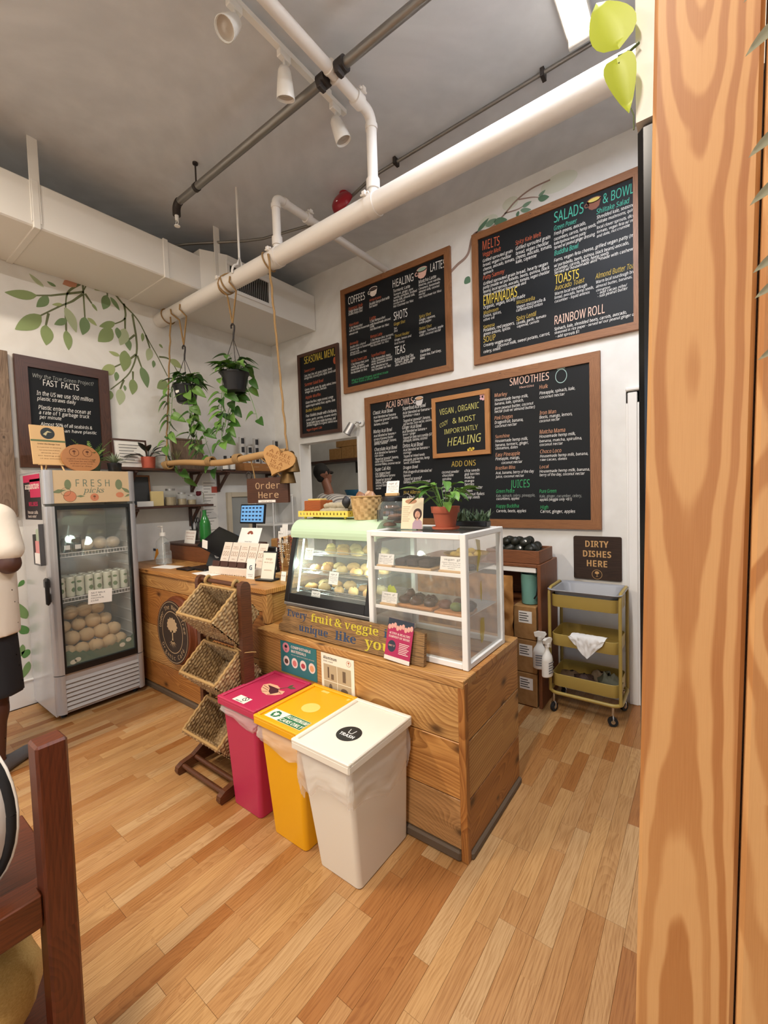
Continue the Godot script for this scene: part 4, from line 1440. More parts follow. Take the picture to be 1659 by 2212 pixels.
func counters() -> void:
	var pine: Material = mats["pine"]
	var pn := tinted("pine deep",mats["pine"],hx("e6cdb2"))
	var pl := tinted("pine light",mats["pine"],hx("fff0dc"))
	var pg: Material = mats["pine grey"]
	# low counter with the two glass cases
	var t := thing("display_counter","low counter of wide pine planks carrying the two glass cases","counter",v3(-1.55,0,-2.0))
	var X0 := -2.27
	var X1 := -0.84
	var Z0 := -2.32
	var Z1 := -1.66
	var g := Geo.new()
	g.bx(X0 + 0.03,X1 - 0.03,0.01,0.79,Z0 + 0.03,Z1 - 0.03)
	partw(t,"carcass",g,mat("carcass",hx("4a2f1a"),0.8))
	for r: Array in [[0.541,0.788,pine],[0.281,0.537,pl],[0.05,0.277,pg]]:
		plank(t,X0,X1 - 0.028,r[0],r[1],Z1 - 0.025,Z1,0,r[2])
	for r: Array in [[0.541,0.815,pl],[0.275,0.537,pine],[0.035,0.271,pn]]:
		plank(t,X1 - 0.025,X1,r[0],r[1],Z0,Z1 - 0.032,2,r[2])
	plank(t,X1 - 0.03,X1 + 0.004,0.0,0.81,Z1 - 0.032,Z1 + 0.004,1,pn,"corner_trim")
	for r: Array in [[0.541,0.788],[0.281,0.537],[0.05,0.277]]: plank(t,X0,X1 - 0.03,r[0],r[1],Z0,Z0 + 0.02,0,pn)
	plank(t,X0,X1 + 0.002,0.79,0.826,Z1 - 0.12,Z1 + 0.006,0,pine,"top_board")
	plank(t,X0,X1 + 0.002,0.79,0.826,Z1 - 0.36,Z1 - 0.122,0,pl,"top_board")
	plank(t,X0,X1 + 0.002,0.79,0.826,Z0 - 0.006,Z1 - 0.362,0,pine,"top_board")
	var bm := mat("base moulding",hx("5d4d3c"),0.6)
	g = Geo.new()
	g.bx(X0,X1 - 0.03,0.0,0.048,Z1 - 0.02,Z1 + 0.014,0.008)
	partw(t,"base_moulding",g,bm)
	g = Geo.new()
	g.bx(X1 - 0.02,X1 + 0.014,0.0,0.034,Z0,Z1 - 0.03,0.006)
	partw(t,"base_moulding",g,bm)
	# higher counter with the till
	t = thing("order_counter","higher pine plank counter with the till, left of the glass cases","counter",v3(-3.3,0,-2.1))
	X0 = LX + 0.03; X1 = -2.275; Z0 = -2.62; Z1 = -1.74
	g = Geo.new()
	g.bx(X0,X1 - 0.03,0.01,1.02,Z0 + 0.03,Z1 - 0.03)
	partw(t,"carcass",g,mats["carcass"])
	for r: Array in [[0.90,1.02,pine],[0.575,0.896,pn],[0.252,0.571,pine],[0.05,0.248,pn]]:
		plank(t,X0,X1 - 0.005,r[0],r[1],Z1 - 0.025,Z1,0,r[2])
	for r: Array in [[0.80,1.02,pine],[0.53,0.796,pn],[0.26,0.526,pine],[0.03,0.256,pn]]:
		plank(t,X1 - 0.025,X1,r[0],r[1],Z0,Z1 - 0.03,2,r[2])
	plank(t,X1 - 0.03,X1 + 0.02,0.83,1.02,Z1 - 0.035,Z1 + 0.012,1,pine,"corner_trim")
	plank(t,X0,X1 + 0.022,1.022,1.056,Z1 - 0.14,Z1 + 0.02,0,pl,"top_board")
	plank(t,X0,X1 + 0.022,1.022,1.056,Z1 - 0.42,Z1 - 0.142,0,pine,"top_board")
	plank(t,X0,X1 + 0.022,1.022,1.056,Z0,Z1 - 0.422,0,pl,"top_board")
	g = Geo.new()
	g.bx(X0,-2.3,0.0,0.045,Z1 - 0.02,Z1 + 0.014,0.007)
	partw(t,"base_moulding",g,bm)
	# round plaque with the café's emblem
	t = thing("logo_plaque","thick round wooden plaque with a mango tree emblem on the counter front","plaque",v3(-3.37,0.34,-1.70))
	var C := v3(-3.37,0.605,-1.74)
	g = Geo.new()
	g.xf = Transform3D(Basis(RT,PI / 2),C)
	g.lathe([v2(0.275,0),v2(0.278,0.02),v2(0.272,0.03),v2(0.258,0.034),v2(0.256,0.062),v2(0.248,0.07),v2(0,0.07)],48)
	partw(t,"disc",g,tinted("plaque wood",mats["red wood"],hx("d8b48c")))
	g = Geo.new()
	ellipse(g,C + v3(0,0,0.0712),0.238,0.252,RT,UP,48)
	partw(t,"dark_print",g,mat("plaque dark",hx("33251b"),0.6))
	g = Geo.new()
	var f := C + v3(0,0,0.0722)
	ring(g,f,0.226,0.230,RT,v3(0,1.06,0),56)
	ring(g,f,0.153,0.158,RT,v3(0,1.06,0),56)
	arc_text(g,"Under The Mango Tree",f,0.175,PI*0.98,PI*0.02,0.034,false)
	arc_text(g,"Organic Café",f,0.208,PI*1.17,PI*1.83,0.034,true)
	tree_mark(g,f + v3(0,0.0,0),0.15)
	partw(t,"emblem",g,mat("plaque cream",hx("b79a74"),0.7))

# letters set round a circle from angle a0 to a1
func arc_text(g: Geo,s: String,c: Vector3,r: float,a0: float,a1: float,h: float,below: bool) -> void:
	for k in s.length():
		var a := lerpf(a0,a1,(k + 0.5) / s.length())
		var d := v3(cos(a),sin(a)*1.06,0)
		var up := -d if below else d
		var ax := up.cross(BK)
		write(g,s[k],c + d*r,ax,up,h,0.0,"Droid Sans Mono",400,true)

# ------------------------------------------------------------------ bins
func bins() -> void:
	bin(-1.265,0.333,0.235,-1.19,-1.635,-1.286,-1.645,0.605,mat("bin cream",hx("e6dfce"),0.42),"cream waste bin with a round black trash sticker on its lid",2)
	bin(-1.59,0.322,0.232,-1.232,-1.645,-1.292,-1.645,0.60,mat("bin yellow",hx("eaa80c"),0.4),"yellow recycling bin with an aluminum cans only sticker",1)
	bin(-1.935,0.318,0.232,-1.255,-1.645,-1.30,-1.645,0.595,mat("bin pink",hx("b92d52"),0.4),"raspberry pink compost bin with hands holding a seedling on its lid",0)

func bin(cx: float,tw: float,bw: float,ztf: float,ztb: float,zbf: float,zbb: float,H: float,m: Material,label: String,kind: int) -> void:
	var t := thing("waste_bin",label,"waste bin",v3(cx,0,(zbf + zbb)*0.5),0.0,"waste bins in a row")
	var yb := H - 0.03
	var g := Geo.new()
	# tapered tub with rounded corners
	var loop := func(y: float,inset: float) -> Array:
		var k := y / H
		var w := lerpf(bw,tw - 0.03,k)*0.5 - inset
		var zf := lerpf(zbf,ztf - 0.016,k) - inset
		var zb := lerpf(zbb,ztb + 0.006,k) + inset
		var po := []
		var r := 0.022
		for q: Array in [[w - r,zf - r,0.0],[-w + r,zf - r,0.5],[-w + r,zb + r,1.0],[w - r,zb + r,1.5]]:
			for j in 5:
				var an: float = PI*(q[2] + 0.125*j)
				po.append(v3(cx + q[0] + cos(an)*r,y,q[1] + sin(an)*r))
		return po
	var rows := []
	for y: float in [0.0,0.006,0.2,0.4,yb]: rows.append(loop.call(y,0.004 if y == 0.0 else 0.0))
	loops(g,rows)
	var b: Array = rows[0]
	for j in range(1,b.size() - 1): g.tri(b[0],b[j],b[j + 1])
	partw(t,"tub",g,m)
	# lid with a raised rim and a sunken panel
	var x0 := cx - tw*0.5
	var x1 := cx + tw*0.5
	g = Geo.new()
	g.bx(x0,x1,yb - 0.012,H - 0.006,ztb,ztf,0.006)
	var w := 0.022
	g.bx(x0,x1,H - 0.012,H + 0.004,ztf - w,ztf,0.004); g.bx(x0,x1,H - 0.012,H + 0.004,ztb,ztb + w,0.004)
	g.bx(x0,x0 + w,H - 0.012,H + 0.004,ztb + w,ztf - w,0.004); g.bx(x1 - w,x1,H - 0.012,H + 0.004,ztb + w,ztf - w,0.004)
	var lid := partw(t,"lid",g,m)
	var top := H - 0.0055
	var ax := RT
	var up := Vector3.FORWARD
	if kind == 2:
		g = Geo.new()
		ellipse(g,v3(cx + 0.01,top,-1.37),0.058,0.058,ax,up,32)
		partw(lid,"sticker",g,mat("sticker black",hx("1d1c1b"),0.5))
		g = Geo.new()
		write(g,"TRASH",v3(cx + 0.01,top + 0.0005,-1.345),ax,up,0.02,0.08,"Droid Sans",700,true)
		for q: Array in [[v2(-0.014,0.02),v2(-0.008,-0.008)],[v2(-0.008,-0.008),v2(0.012,-0.008)],[v2(0.012,-0.008),v2(0.018,0.02)]]:
			var a: Vector2 = q[0]
			var e: Vector2 = q[1]
			var nr := (e - a).normalized().orthogonal()*0.0016
			flat(g,[a + nr,e + nr,e - nr,a - nr],v3(cx + 0.01,top + 0.0005,-1.382),ax,up)
		partw(lid,"sticker_print",g,mat("sticker white",hx("f1efe9"),0.6))
	elif kind == 1:
		g = Geo.new()
		var c := v3(cx,top,-1.30)
		flat_rect(g,-0.125,0.125,-0.03,0.045,c,ax,up)
		partw(lid,"sticker",g,mat("sticker cream",hx("f0ecd9"),0.5))
		g = Geo.new()
		flat(g,[v2(-0.035,-0.028),v2(0.123,-0.028),v2(0.123,0.043),v2(-0.015,0.043)],c + v3(0,0.0005,0),ax,up)
		for k in 3:
			var a0 := TAU*k / 3.0 + 0.5
			ring(g,c + v3(-0.08,0.0005,-0.008),0.014,0.026,ax,up,8,a0,a0 + 1.35)
			var e := v2(cos(a0 + 1.35),sin(a0 + 1.35))*0.02
			var d := v2(-sin(a0 + 1.35),cos(a0 + 1.35))
			flat(g,[e + e.normalized()*0.013,e - e.normalized()*0.011,e + d*0.016],c + v3(-0.08,0.0006,-0.008),ax,up)
		partw(lid,"sticker_print",g,mat("sticker green",hx("1f6b3f"),0.6))
		g = Geo.new()
		write(g,"ALUMINUM",c + v3(-0.018,0.001,-0.012),ax,up,0.024,0.135,"Droid Sans",700,false,0.2)
		write(g,"CANS ONLY",c + v3(-0.027,0.001,0.022),ax,up,0.024,0.145,"Droid Sans",700,false,0.2)
		partw(lid,"sticker_lettering",g,mats["sticker cream"])
		g = Geo.new()
		ellipse(g,v3(cx + 0.015,top,-1.445),0.05,0.045,ax,up,24)
		flat_rect(g,-0.09,-0.04,0.0,0.02,v3(cx + 0.02,top,-1.60),ax,up)
		flat_rect(g,0.10,0.115,0.0,0.02,v3(cx + 0.01,top,-1.60),ax,up)
		partw(lid,"glue_residue",g,mat("glue residue",hx("e9c766"),0.85))
	else:
		var c := v3(cx + 0.03,top,-1.47)
		g = Geo.new()
		flat(g,[v2(-0.10,0.02),v2(-0.08,0.05),v2(-0.02,0.055),v2(0.02,0.04),v2(0.03,0.02),v2(0.07,0.03),v2(0.085,0.0),v2(0.06,-0.03),v2(0.02,-0.052),v2(-0.03,-0.045),v2(-0.07,-0.02)],c,ax,up)
		partw(lid,"hands_print",g,mat("print skin",hx("e3ab86"),0.7))
		g = Geo.new()
		flat(g,[v2(-0.075,0.032),v2(0.02,0.03),v2(0.05,0.0),v2(0.03,-0.035),v2(-0.005,-0.02),v2(-0.03,0.008)],c + v3(0,0.0005,0),ax,up)
		for q: Array in [[v2(-0.09,0.015),v2(-0.03,0.004)],[v2(-0.075,-0.005),v2(-0.02,-0.012)],[v2(-0.04,-0.04),v2(-0.01,-0.022)],[v2(0.02,-0.05),v2(0.03,-0.03)],[v2(0.04,0.01),v2(0.075,0.0)]]:
			var nr: Vector2 = (q[1] - q[0]).normalized().orthogonal()*0.0016
			flat(g,[q[0] + nr,q[1] + nr,q[1] - nr,q[0] - nr],c + v3(0,0.0006,0),ax,up)
		partw(lid,"soil_print",g,mat("print soil",hx("4a1a22"),0.7))
		g = Geo.new()
		flat(g,[v2(0.012,0.028),v2(0.045,0.07),v2(0.048,0.068),v2(0.018,0.026)],c + v3(0,0.0006,0),ax,up)
		flat(g,[v2(0.046,0.068),v2(0.04,0.095),v2(0.052,0.11),v2(0.06,0.09)],c + v3(0,0.0006,0),ax,up)
		flat(g,[v2(0.046,0.068),v2(0.075,0.065),v2(0.1,0.085),v2(0.07,0.09)],c + v3(0,0.0006,0),ax,up)
		partw(lid,"seedling_print",g,mat("print leaf",hx("4d5a36"),0.7))
		g = Geo.new()
		flat_rect(g,-0.05,0.05,-0.028,0.028,v3(cx - 0.02,top,-1.315),ax,up)
		partw(lid,"sticker",g,mats["sticker cream"])
		g = Geo.new()
		ring(g,v3(cx - 0.003,top + 0.0005,-1.325),0.014,0.0185,ax,up,24)
		flat(g,[v2(-0.012,0.01),v2(-0.009,0.013),v2(0.012,-0.01),v2(0.009,-0.013)],v3(cx - 0.003,top + 0.0005,-1.325),ax,up)
		write(g,"LINERS ONLY",v3(cx - 0.02,top + 0.0005,-1.292),ax,up,0.007,0.06,"Droid Sans",700,true)
		partw(lid,"sticker_print",g,mats["sticker black"])
	# thin liner folded over the rim
	var drop: float = [0.075,0.15,0.24][kind]
	g = Geo.new()
	var nz := noise(60 + kind,3.0,3)
	var base: Array = loop.call(yb - 0.012,-0.004)
	var n := base.size()
	g.sheet(n*5,10,func(u: float,v: float) -> Vector3:
		var q := u*n
		var i := int(floor(q)) % n
		var a: Vector3 = base[i]
		var e: Vector3 = base[(i + 1) % n]
		var p := a.lerp(e,q - floor(q))
		var ctr := v3(cx,p.y,(ztf + ztb)*0.5)
		var out := (p - ctr)
		out.y = 0
		out = out.normalized()
		var ang := atan2(out.z,out.x)
		var sag := 0.75 + 0.25*sin(ang*2.0 + kind) + 0.25*nz.get_noise_2d(cos(ang)*2.0,sin(ang)*2.0)
		var y := p.y - drop*sag*v
		var taper := (p.y - y)*0.12
		var bulge := (0.012*sin(v*PI*0.9) + 0.012*nz.get_noise_3d(cos(ang)*3.0,sin(ang)*3.0,v*1.6))*(0.4 + v)
		var res := p + out*(bulge + 0.003) - out*taper*0.55
		res.y = y
		res.z = max(res.z,-1.652)
		return res)
	var ln: MeshInstance3D = partw(t,"liner",g,film("thin liner",0.30,hx("f4efe6"),0.35))

func loops(g: Geo,rows: Array) -> void:
	var m: int = rows[0].size()
	var i := g.v.size()
	for j in rows.size():
		for k in m + 1:
			var p: Vector3 = rows[j][k % m]
			var a: Vector3 = rows[j][(k + 1) % m]
			var b: Vector3 = rows[j][(k + m - 1) % m]
			var up: Vector3 = rows[min(j + 1,rows.size() - 1)][k % m] - rows[max(j - 1,0)][k % m]
			g.vert(p,up.cross(b - a).normalized()*-1.0,v2(float(k) / m,p.y))
	for j in rows.size() - 1:
		for k in m:
			var q := i + j*(m + 1) + k
			g.tri_i(q,q + m + 1,q + m + 2); g.tri_i(q,q + m + 2,q + 1)

# ------------------------------------------------------------------ posters taped to the counter front
func posters() -> void:
	var z := -1.6585
	var t := thing("compost_poster","teal poster headed compostable materials with four round pictures","poster",v3(-1.895,0.6,z))
	var g := Geo.new()
	g.bx(-2.05,-1.745,0.60,0.789,z - 0.001,z + 0.001)
	partw(t,"sheet",g,mat("teal print",hx("2f7274"),0.6))
	var f := z + 0.0015
	g = Geo.new()
	ellipse(g,v3(-2.0,0.752,f),0.03,0.03)
	partw(t,"emblem_disc",g,mat("print rose",hx("d98a93"),0.7))
	g = Geo.new()
	tree_mark(g,v3(-2.0,0.75,f + 0.0004),0.024)
	partw(t,"emblem_tree",g,mat("print dark",hx("2a2320"),0.7))
	g = Geo.new()
	write(g,"COMPOSTABLE",v3(-1.955,0.757,f),RT,UP,0.016,0.165,"Droid Sans",700)
	write(g,"MATERIALS",v3(-1.955,0.732,f),RT,UP,0.016,0.125,"Droid Sans",700)
	write(g,"keep our organics free of plastic and metal",v3(-1.955,0.716,f),RT,UP,0.006,0.19)
	for k in 4: ellipse(g,v3(-2.0 + k*0.072,0.672,f),0.027,0.030)
	partw(t,"print",g,mat("print pale",hx("e8d6c8"),0.7))
	var cs := ["5a3a2e","d97a72","b3434a","e2a06c"]
	for k in 4:
		g = Geo.new()
		ellipse(g,v3(-2.0 + k*0.072,0.670,f + 0.0004),0.017,0.015 + 0.003*(k % 2))
		partw(t,"picture",g,mat("print " + cs[k],hx(cs[k]),0.7))
	t = thing("aluminum_poster","cream poster headed aluminum with pictures of cans","poster",v3(-1.59,0.56,z))
	g = Geo.new()
	g.bx(-1.708,-1.468,0.56,0.783,z - 0.001,z + 0.001)
	partw(t,"sheet",g,mats["sticker cream"])
	g = Geo.new()
	write(g,"Aluminum",v3(-1.69,0.752,f),RT,UP,0.017,0.10,"Droid Sans",700)
	write(g,"(clean, rinsed)",v3(-1.69,0.737,f),RT,UP,0.008,0.07)
	partw(t,"print",g,mats["print dark"])
	g = Geo.new()
	for q: Array in [[-1.69,0.635],[-1.588,0.635],[-1.69,0.562],[-1.588,0.562]]: flat_rect(g,q[0],q[0] + 0.098,q[1],q[1] + (0.09 if q[1] > 0.6 else 0.069),v3(0,0,f),RT,UP)
	partw(t,"panel_print",g,mat("print beige",hx("b8a888"),0.7))
	g = Geo.new()
	flat_rect(g,-1.66,-1.648,0.65,0.71,v3(0,0,f + 0.0004),RT,UP)
	flat_rect(g,-1.635,-1.615,0.645,0.675,v3(0,0,f + 0.0004),RT,UP)
	flat_rect(g,-1.55,-1.528,0.648,0.708,v3(0,0,f + 0.0004),RT,UP)
	ellipse(g,v3(-1.54,0.60,f + 0.0004),0.025,0.014)
	ellipse(g,v3(-1.64,0.60,f + 0.0004),0.012,0.02)
	partw(t,"can_print",g,mat("print brown",hx("6a5a48"),0.7))
	g = Geo.new()
	ring(g,v3(-1.505,0.757,f),0.014,0.016)
	tree_mark(g,v3(-1.505,0.757,f),0.012)
	partw(t,"emblem",g,mat("print rust",hx("b9603c"),0.7))
	# weathered plank with painted letters leaning on the cases
	t = thing("painted_plank","weathered plank painted with every fruit and veggie is unique just like you","sign",v3(-1.57,0.827,-1.70))
	g = Geo.new()
	g.uo = v2(0.13,0.02)
	g.xf = Transform3D(Basis(RT,rad(-8)),v3(0,0.83,-1.688))
	var po := PackedVector2Array([v2(-2.10,0.006),v2(-1.06,0.0),v2(-1.062,0.152),v2(-2.045,0.155),v2(-2.052,0.11),v2(-2.075,0.09),v2(-2.068,0.06),v2(-2.10,0.04)])
	g.slab(po,-0.022,0.0)
	partw(t,"board",g,mats["barn wood"])
	var words := [["B","Every",-2.03,0.100,0.17,0.040],["Y","fruit & veggie",-1.825,0.096,0.49,0.044],["B","is",-1.30,0.096,0.05,0.04],["B","unique",-1.92,0.028,0.235,0.042],["B","like",-1.63,0.028,0.15,0.046],["Y","you",-1.42,0.026,0.17,0.052]]
	var gy := Geo.new()
	var gb := Geo.new()
	for q: Array in words:
		var G: Geo = gb if q[0] == "B" else gy
		G.xf = g.xf
		write(G,q[1],v3(q[2],q[3],0.0012),RT,UP,q[5],q[4],"Droid Serif",700)
	partw(t,"yellow_lettering",gy,mat("paint yellow",hx("cdbb36"),0.75))
	partw(t,"blue_lettering",gb,mat("paint blue",hx("2d4564"),0.75))
	# crimson flyer
	t = thing("crimson_flyer","crimson event flyer propped against the weathered plank","flyer",v3(-1.19,0.828,-1.66))
	g = Geo.new()
	var T := Transform3D(Basis(RT,rad(-12))*Basis(BK,rad(-3)),v3(-1.20,0.832,-1.664))
	g.xf = T
	g.bx(-0.075,0.075,0.0,0.20,-0.0008,0.0008)
	partw(t,"sheet",g,mat("crimson print",hx("ab2350"),0.5))
	g = Geo.new()
	g.xf = T
	flat_rect(g,-0.075,0.075,0.0,0.02,v3(0,0,0.0012),RT,UP)
	write(g,"ACTIVE & HEALTHY",v3(0,0.125,0.0012),RT,UP,0.010,0.125,"Droid Serif",700,true)
	write(g,"HARVEST OF MUSIC",v3(0,0.109,0.0012),RT,UP,0.010,0.125,"Droid Serif",700,true)
	for k in 7: flat_rect(g,0.005,0.062 - 0.006*(k % 3),0.088 - k*0.008,0.091 - k*0.008,v3(0,0,0.0012),RT,UP)
	partw(t,"print",g,mats["print pale"])
	g = Geo.new()
	g.xf = T
	ellipse(g,v3(-0.038,0.068,0.0012),0.024,0.028)
	flat_rect(g,-0.075,0.075,0.165,0.20,v3(0,0,0.0012),RT,UP)
	partw(t,"dark_print",g,mat("print navy",hx("2b3440"),0.7))
	g = Geo.new()
	g.xf = T
	write(g,"MAY 17",v3(-0.038,0.066,0.0016),RT,UP,0.009,0.036,"Droid Sans",700,true)
	for k in 9: ellipse(g,v3(-0.064 + k*0.016,0.158 + 0.006*(k % 3),0.0016),0.009,0.013)
	partw(t,"crowd_print",g,mat("print peach",hx("d7a090"),0.7))

# ------------------------------------------------------------------ glass-door fridge and what is in it
func fridge() -> void:
	var X0 := LX + 0.012
	var X1 := -3.88
	var Za := -1.04      # side towards the camera
	var Zb := -1.68
	var t := thing("drinks_fridge","silver glass-door drinks fridge with a fresh picks banner","fridge",v3((X0 + X1)*0.5,0,(Za + Zb)*0.5))
	var sp: Material = mats["silver paint"]
	var lin := mat("fridge liner",hx("c9ccc8"),0.5)
	var side := mat("fridge side",hx("c4c2bf"),0.22,0.1)
	var g := Geo.new()
	g.bx(X0,X1 - 0.05,0.03,1.895,Za - 0.018,Za,0.004)
	partw(t,"side_panel",g,side)
	g = Geo.new()
	g.bx(X0,X1 - 0.05,0.03,1.895,Zb,Zb + 0.018,0.004)
	partw(t,"side_panel",g,side)
	g = Geo.new()
	g.bx(X0,X1 - 0.05,1.88,1.897,Zb,Za,0.004)
	partw(t,"top_panel",g,sp)
	g = Geo.new()
	g.bx(X0,X0 + 0.02,0.03,1.88,Zb + 0.018,Za - 0.018)
	partw(t,"back_panel",g,lin)
	g = Geo.new()   # inner liner
	g.bx(X0 + 0.02,X1 - 0.06,0.41,1.66,Za - 0.05,Za - 0.018)
	g.bx(X0 + 0.02,X1 - 0.06,0.41,1.66,Zb + 0.018,Zb + 0.05)
	g.bx(X0 + 0.02,X0 + 0.04,0.41,1.66,Zb + 0.018,Za - 0.018)
	g.bx(X0 + 0.02,X1 - 0.06,0.38,0.41,Zb + 0.018,Za - 0.018)
	g.bx(X0 + 0.02,X1 - 0.06,1.66,1.69,Zb + 0.018,Za - 0.018)
	for k in 11:
		for zz: float in [Za - 0.054,Zb + 0.054]: g.bx(X0 + 0.08,X1 - 0.1,0.5 + k*0.1,0.512 + k*0.1,zz - 0.004,zz + 0.004,0.002)
	partw(t,"liner",g,lin)
	# rounded silver corner posts, in three lengths
	for q: Array in [[0.05,0.345],[0.352,1.628],[1.648,1.9]]:
		for zz: float in [Za,Zb]:
			g = Geo.new()
			var s := 1.0 if zz == Za else -1.0
			var po := PackedVector2Array()
			for k in 9:
				var a := PI*0.5*k / 8.0
				po.append(v2(X1 - 0.05 + cos(a)*0.05,-(zz - s*0.05 + s*sin(a)*0.05)))
			po.append(v2(X1 - 0.06,-zz)); po.append(v2(X1 - 0.06,-(zz - s*0.058))); po.append(v2(X1,-(zz - s*0.058)))
			g.xf = Transform3D(Basis(v3(1,0,0),v3(0,0,-1),v3(0,1,0)),O3)
			g.slab(po,q[0],q[1])
			partw(t,"corner_post",g,sp)
	# banner
	g = Geo.new()
	g.bx(X1 - 0.06,X1 - 0.002,1.648,1.897,Zb + 0.05,Za - 0.05,0.002)
	var bn := partw(t,"banner",g,mat("banner kraft",hx("cdb28b"),0.6))
	var F := X1 - 0.0012
	var rt := v3(0,0,-1)
	g = Geo.new()
	write(g,"F R E S H",v3(F,1.775,-1.36),rt,UP,0.055,0.235,"Droid Sans",400,true)
	write(g,"picks",v3(F,1.725,-1.36),rt,UP,0.04,0.14,"Droid Serif",400,true,0.3)
	partw(bn,"lettering",g,mat("banner sage",hx("6d7b68"),0.8))
	g = Geo.new()
	ellipse(g,v3(F,1.69,-1.365),0.03,0.03,rt)
	ellipse(g,v3(F,1.70,-1.20),0.042,0.04,rt)
	ellipse(g,v3(F,1.705,-1.55),0.03,0.022,rt)
	partw(bn,"fruit_print",g,mat("banner coral",hx("c87f5c"),0.8))
	g = Geo.new()
	ellipse(g,v3(F + 0.0003,1.79,-1.19),0.022,0.038,rt)
	ellipse(g,v3(F + 0.0003,1.79,-1.545),0.026,0.042,rt)
	for q: Array in [[-1.13,1.74,0.05,0.2],[-1.60,1.74,0.05,-0.6],[-1.27,1.70,0.03,0.0],[-1.61,1.70,0.03,0.5]]:
		var a: Vector2 = v2(cos(q[3]),sin(q[3]))*q[2]
		flat(g,[-a,a.orthogonal()*0.3,a,-a.orthogonal()*0.3],v3(F,q[1],q[0]),rt,UP)
	partw(bn,"leaf_print",g,mat("banner green",hx("76805e"),0.8))
	g = Geo.new()
	ring(g,v3(F + 0.0006,1.735,-1.175),0.03,0.032,rt,UP,24)
	ring(g,v3(F + 0.0006,1.70,-1.20),0.04,0.042,rt,UP,24)
	tree_mark(g,v3(F + 0.0006,1.69,-1.365),0.018,rt)
	partw(bn,"line_print",g,mat("banner brown",hx("6b5138"),0.8))
	# door
	var d := Geo.new()
	d.bx(X1 - 0.055,X1 - 0.004,1.60,1.63,Zb + 0.05,Za - 0.05); d.bx(X1 - 0.055,X1 - 0.004,0.352,0.40,Zb + 0.05,Za - 0.05)
	d.bx(X1 - 0.055,X1 - 0.004,0.40,1.60,Za - 0.072,Za - 0.05); d.bx(X1 - 0.055,X1 - 0.004,0.40,1.60,Zb + 0.05,Zb + 0.072)
	var door := partw(t,"door",d,mat("door black",hx("101113"),0.35))
	d = Geo.new()
	d.bx(X1 - 0.03,X1 - 0.024,0.40,1.60,Zb + 0.07,Za - 0.07)
	partw(door,"pane",d,glass("fridge glass",0.05))
	d = Geo.new()
	d.bx(X1 - 0.03,X1 + 0.014,0.915,0.99,Za - 0.002,Za + 0.022,0.008); d.bx(X1 - 0.06,X1 + 0.006,1.02,1.10,Za - 0.002,Za + 0.026,0.012); d.bx(X1 - 0.02,X1 + 0.014,0.90,1.09,Za + 0.004,Za + 0.03,0.01)
	partw(door,"handle",d,mats["black plastic"])
	# louvred kick panel
	g = Geo.new()
	g.bx(X1 - 0.06,X1 - 0.02,0.05,0.348,Zb + 0.055,Za - 0.055)
	partw(t,"kick_panel",g,sp)
	for k in 7:
		g = Geo.new()
		var y := 0.06 + k*0.034
		g.quad(v3(X1 - 0.02,y,Za - 0.056),v3(X1 - 0.02,y,Zb + 0.056),v3(X1 - 0.004,y + 0.012,Zb + 0.056),v3(X1 - 0.004,y + 0.012,Za - 0.056))
		g.quad(v3(X1 - 0.004,y + 0.012,Za - 0.056),v3(X1 - 0.004,y + 0.012,Zb + 0.056),v3(X1 - 0.018,y + 0.033,Zb + 0.056),v3(X1 - 0.018,y + 0.033,Za - 0.056))
		partw(t,"louvre",g,mat("louvre grey",hx("aaa6a2"),0.55,0.1))
	for q: Array in [[X0 + 0.05,Za - 0.06],[X0 + 0.05,Zb + 0.06],[X1 - 0.1,Za - 0.06],[X1 - 0.1,Zb + 0.06]]:
		g = Geo.new()
		g.cyl(v3(q[0],0,q[1]),v3(q[0],0.035,q[1]),0.02,0.016,10)
		partw(t,"foot",g,mats["black rubber"])
	# wire shelves
	for y: float in [1.262,0.912]:
		g = Geo.new()
		for k in 24:
			var zz := Zb + 0.06 + k*(0.52 / 23.0)
			g.cyl(v3(X0 + 0.05,y - 0.003,zz),v3(X1 - 0.075,y - 0.003,zz),0.0016,0.0016,5)
			g.cyl(v3(X1 - 0.075,y - 0.003,zz),v3(X1 - 0.075,y - 0.03,zz),0.0016,0.0016,5)
		for yy: float in [y,y - 0.03]: g.cyl(v3(X1 - 0.075,yy,Zb + 0.055),v3(X1 - 0.075,yy,Za - 0.055),0.003,0.003,6)
		g.cyl(v3(X0 + 0.06,y - 0.006,Zb + 0.055),v3(X0 + 0.06,y - 0.006,Za - 0.055),0.003,0.003,6)
		partw(t,"wire_shelf",g,mats["white enamel"])
	fridge_contents(X0,X1,Za,Zb)
	# price card on the pane
	var c := thing("price_card","handwritten white card taped inside the fridge door, second shelf","card",v3(X1 - 0.035,0.84,-1.37))
	g = Geo.new()
	g.xf = Transform3D(Basis(v3(1,0,0),rad(-4)),v3(X1 - 0.021,0.895,-1.37))
	g.bx(-0.0006,0.0006,-0.055,0.055,-0.085,0.085)
	partw(c,"card",g,mats["paper"])
	var w := Geo.new()
	w.xf = g.xf
	for q: Array in [["NUT MILK",0.025,0.10],["fresh &",0.005,0.07],["coconuts",-0.015,0.09],["cold",-0.036,0.05]]: write(w,q[0],v3(0.0011,q[1],0.065),rt,UP,0.013,q[2])
	partw(c,"lettering",w,mats["print dark"])
	# posters on the side towards the camera
	var p := thing("clinic_poster","black and magenta poster on the side of the fridge","poster",v3(-4.14,1.5,Za + 0.002))
	var zf := Za + 0.0012
	g = Geo.new()
	g.bx(-4.36,-3.955,1.53,1.875,Za + 0.0002,zf)
	partw(p,"sheet",g,mat("poster black",hx("1f1b20"),0.5))
	g = Geo.new()
	flat_rect(g,-4.20,-3.955,1.70,1.84,v3(0,0,zf + 0.0005),RT,UP)
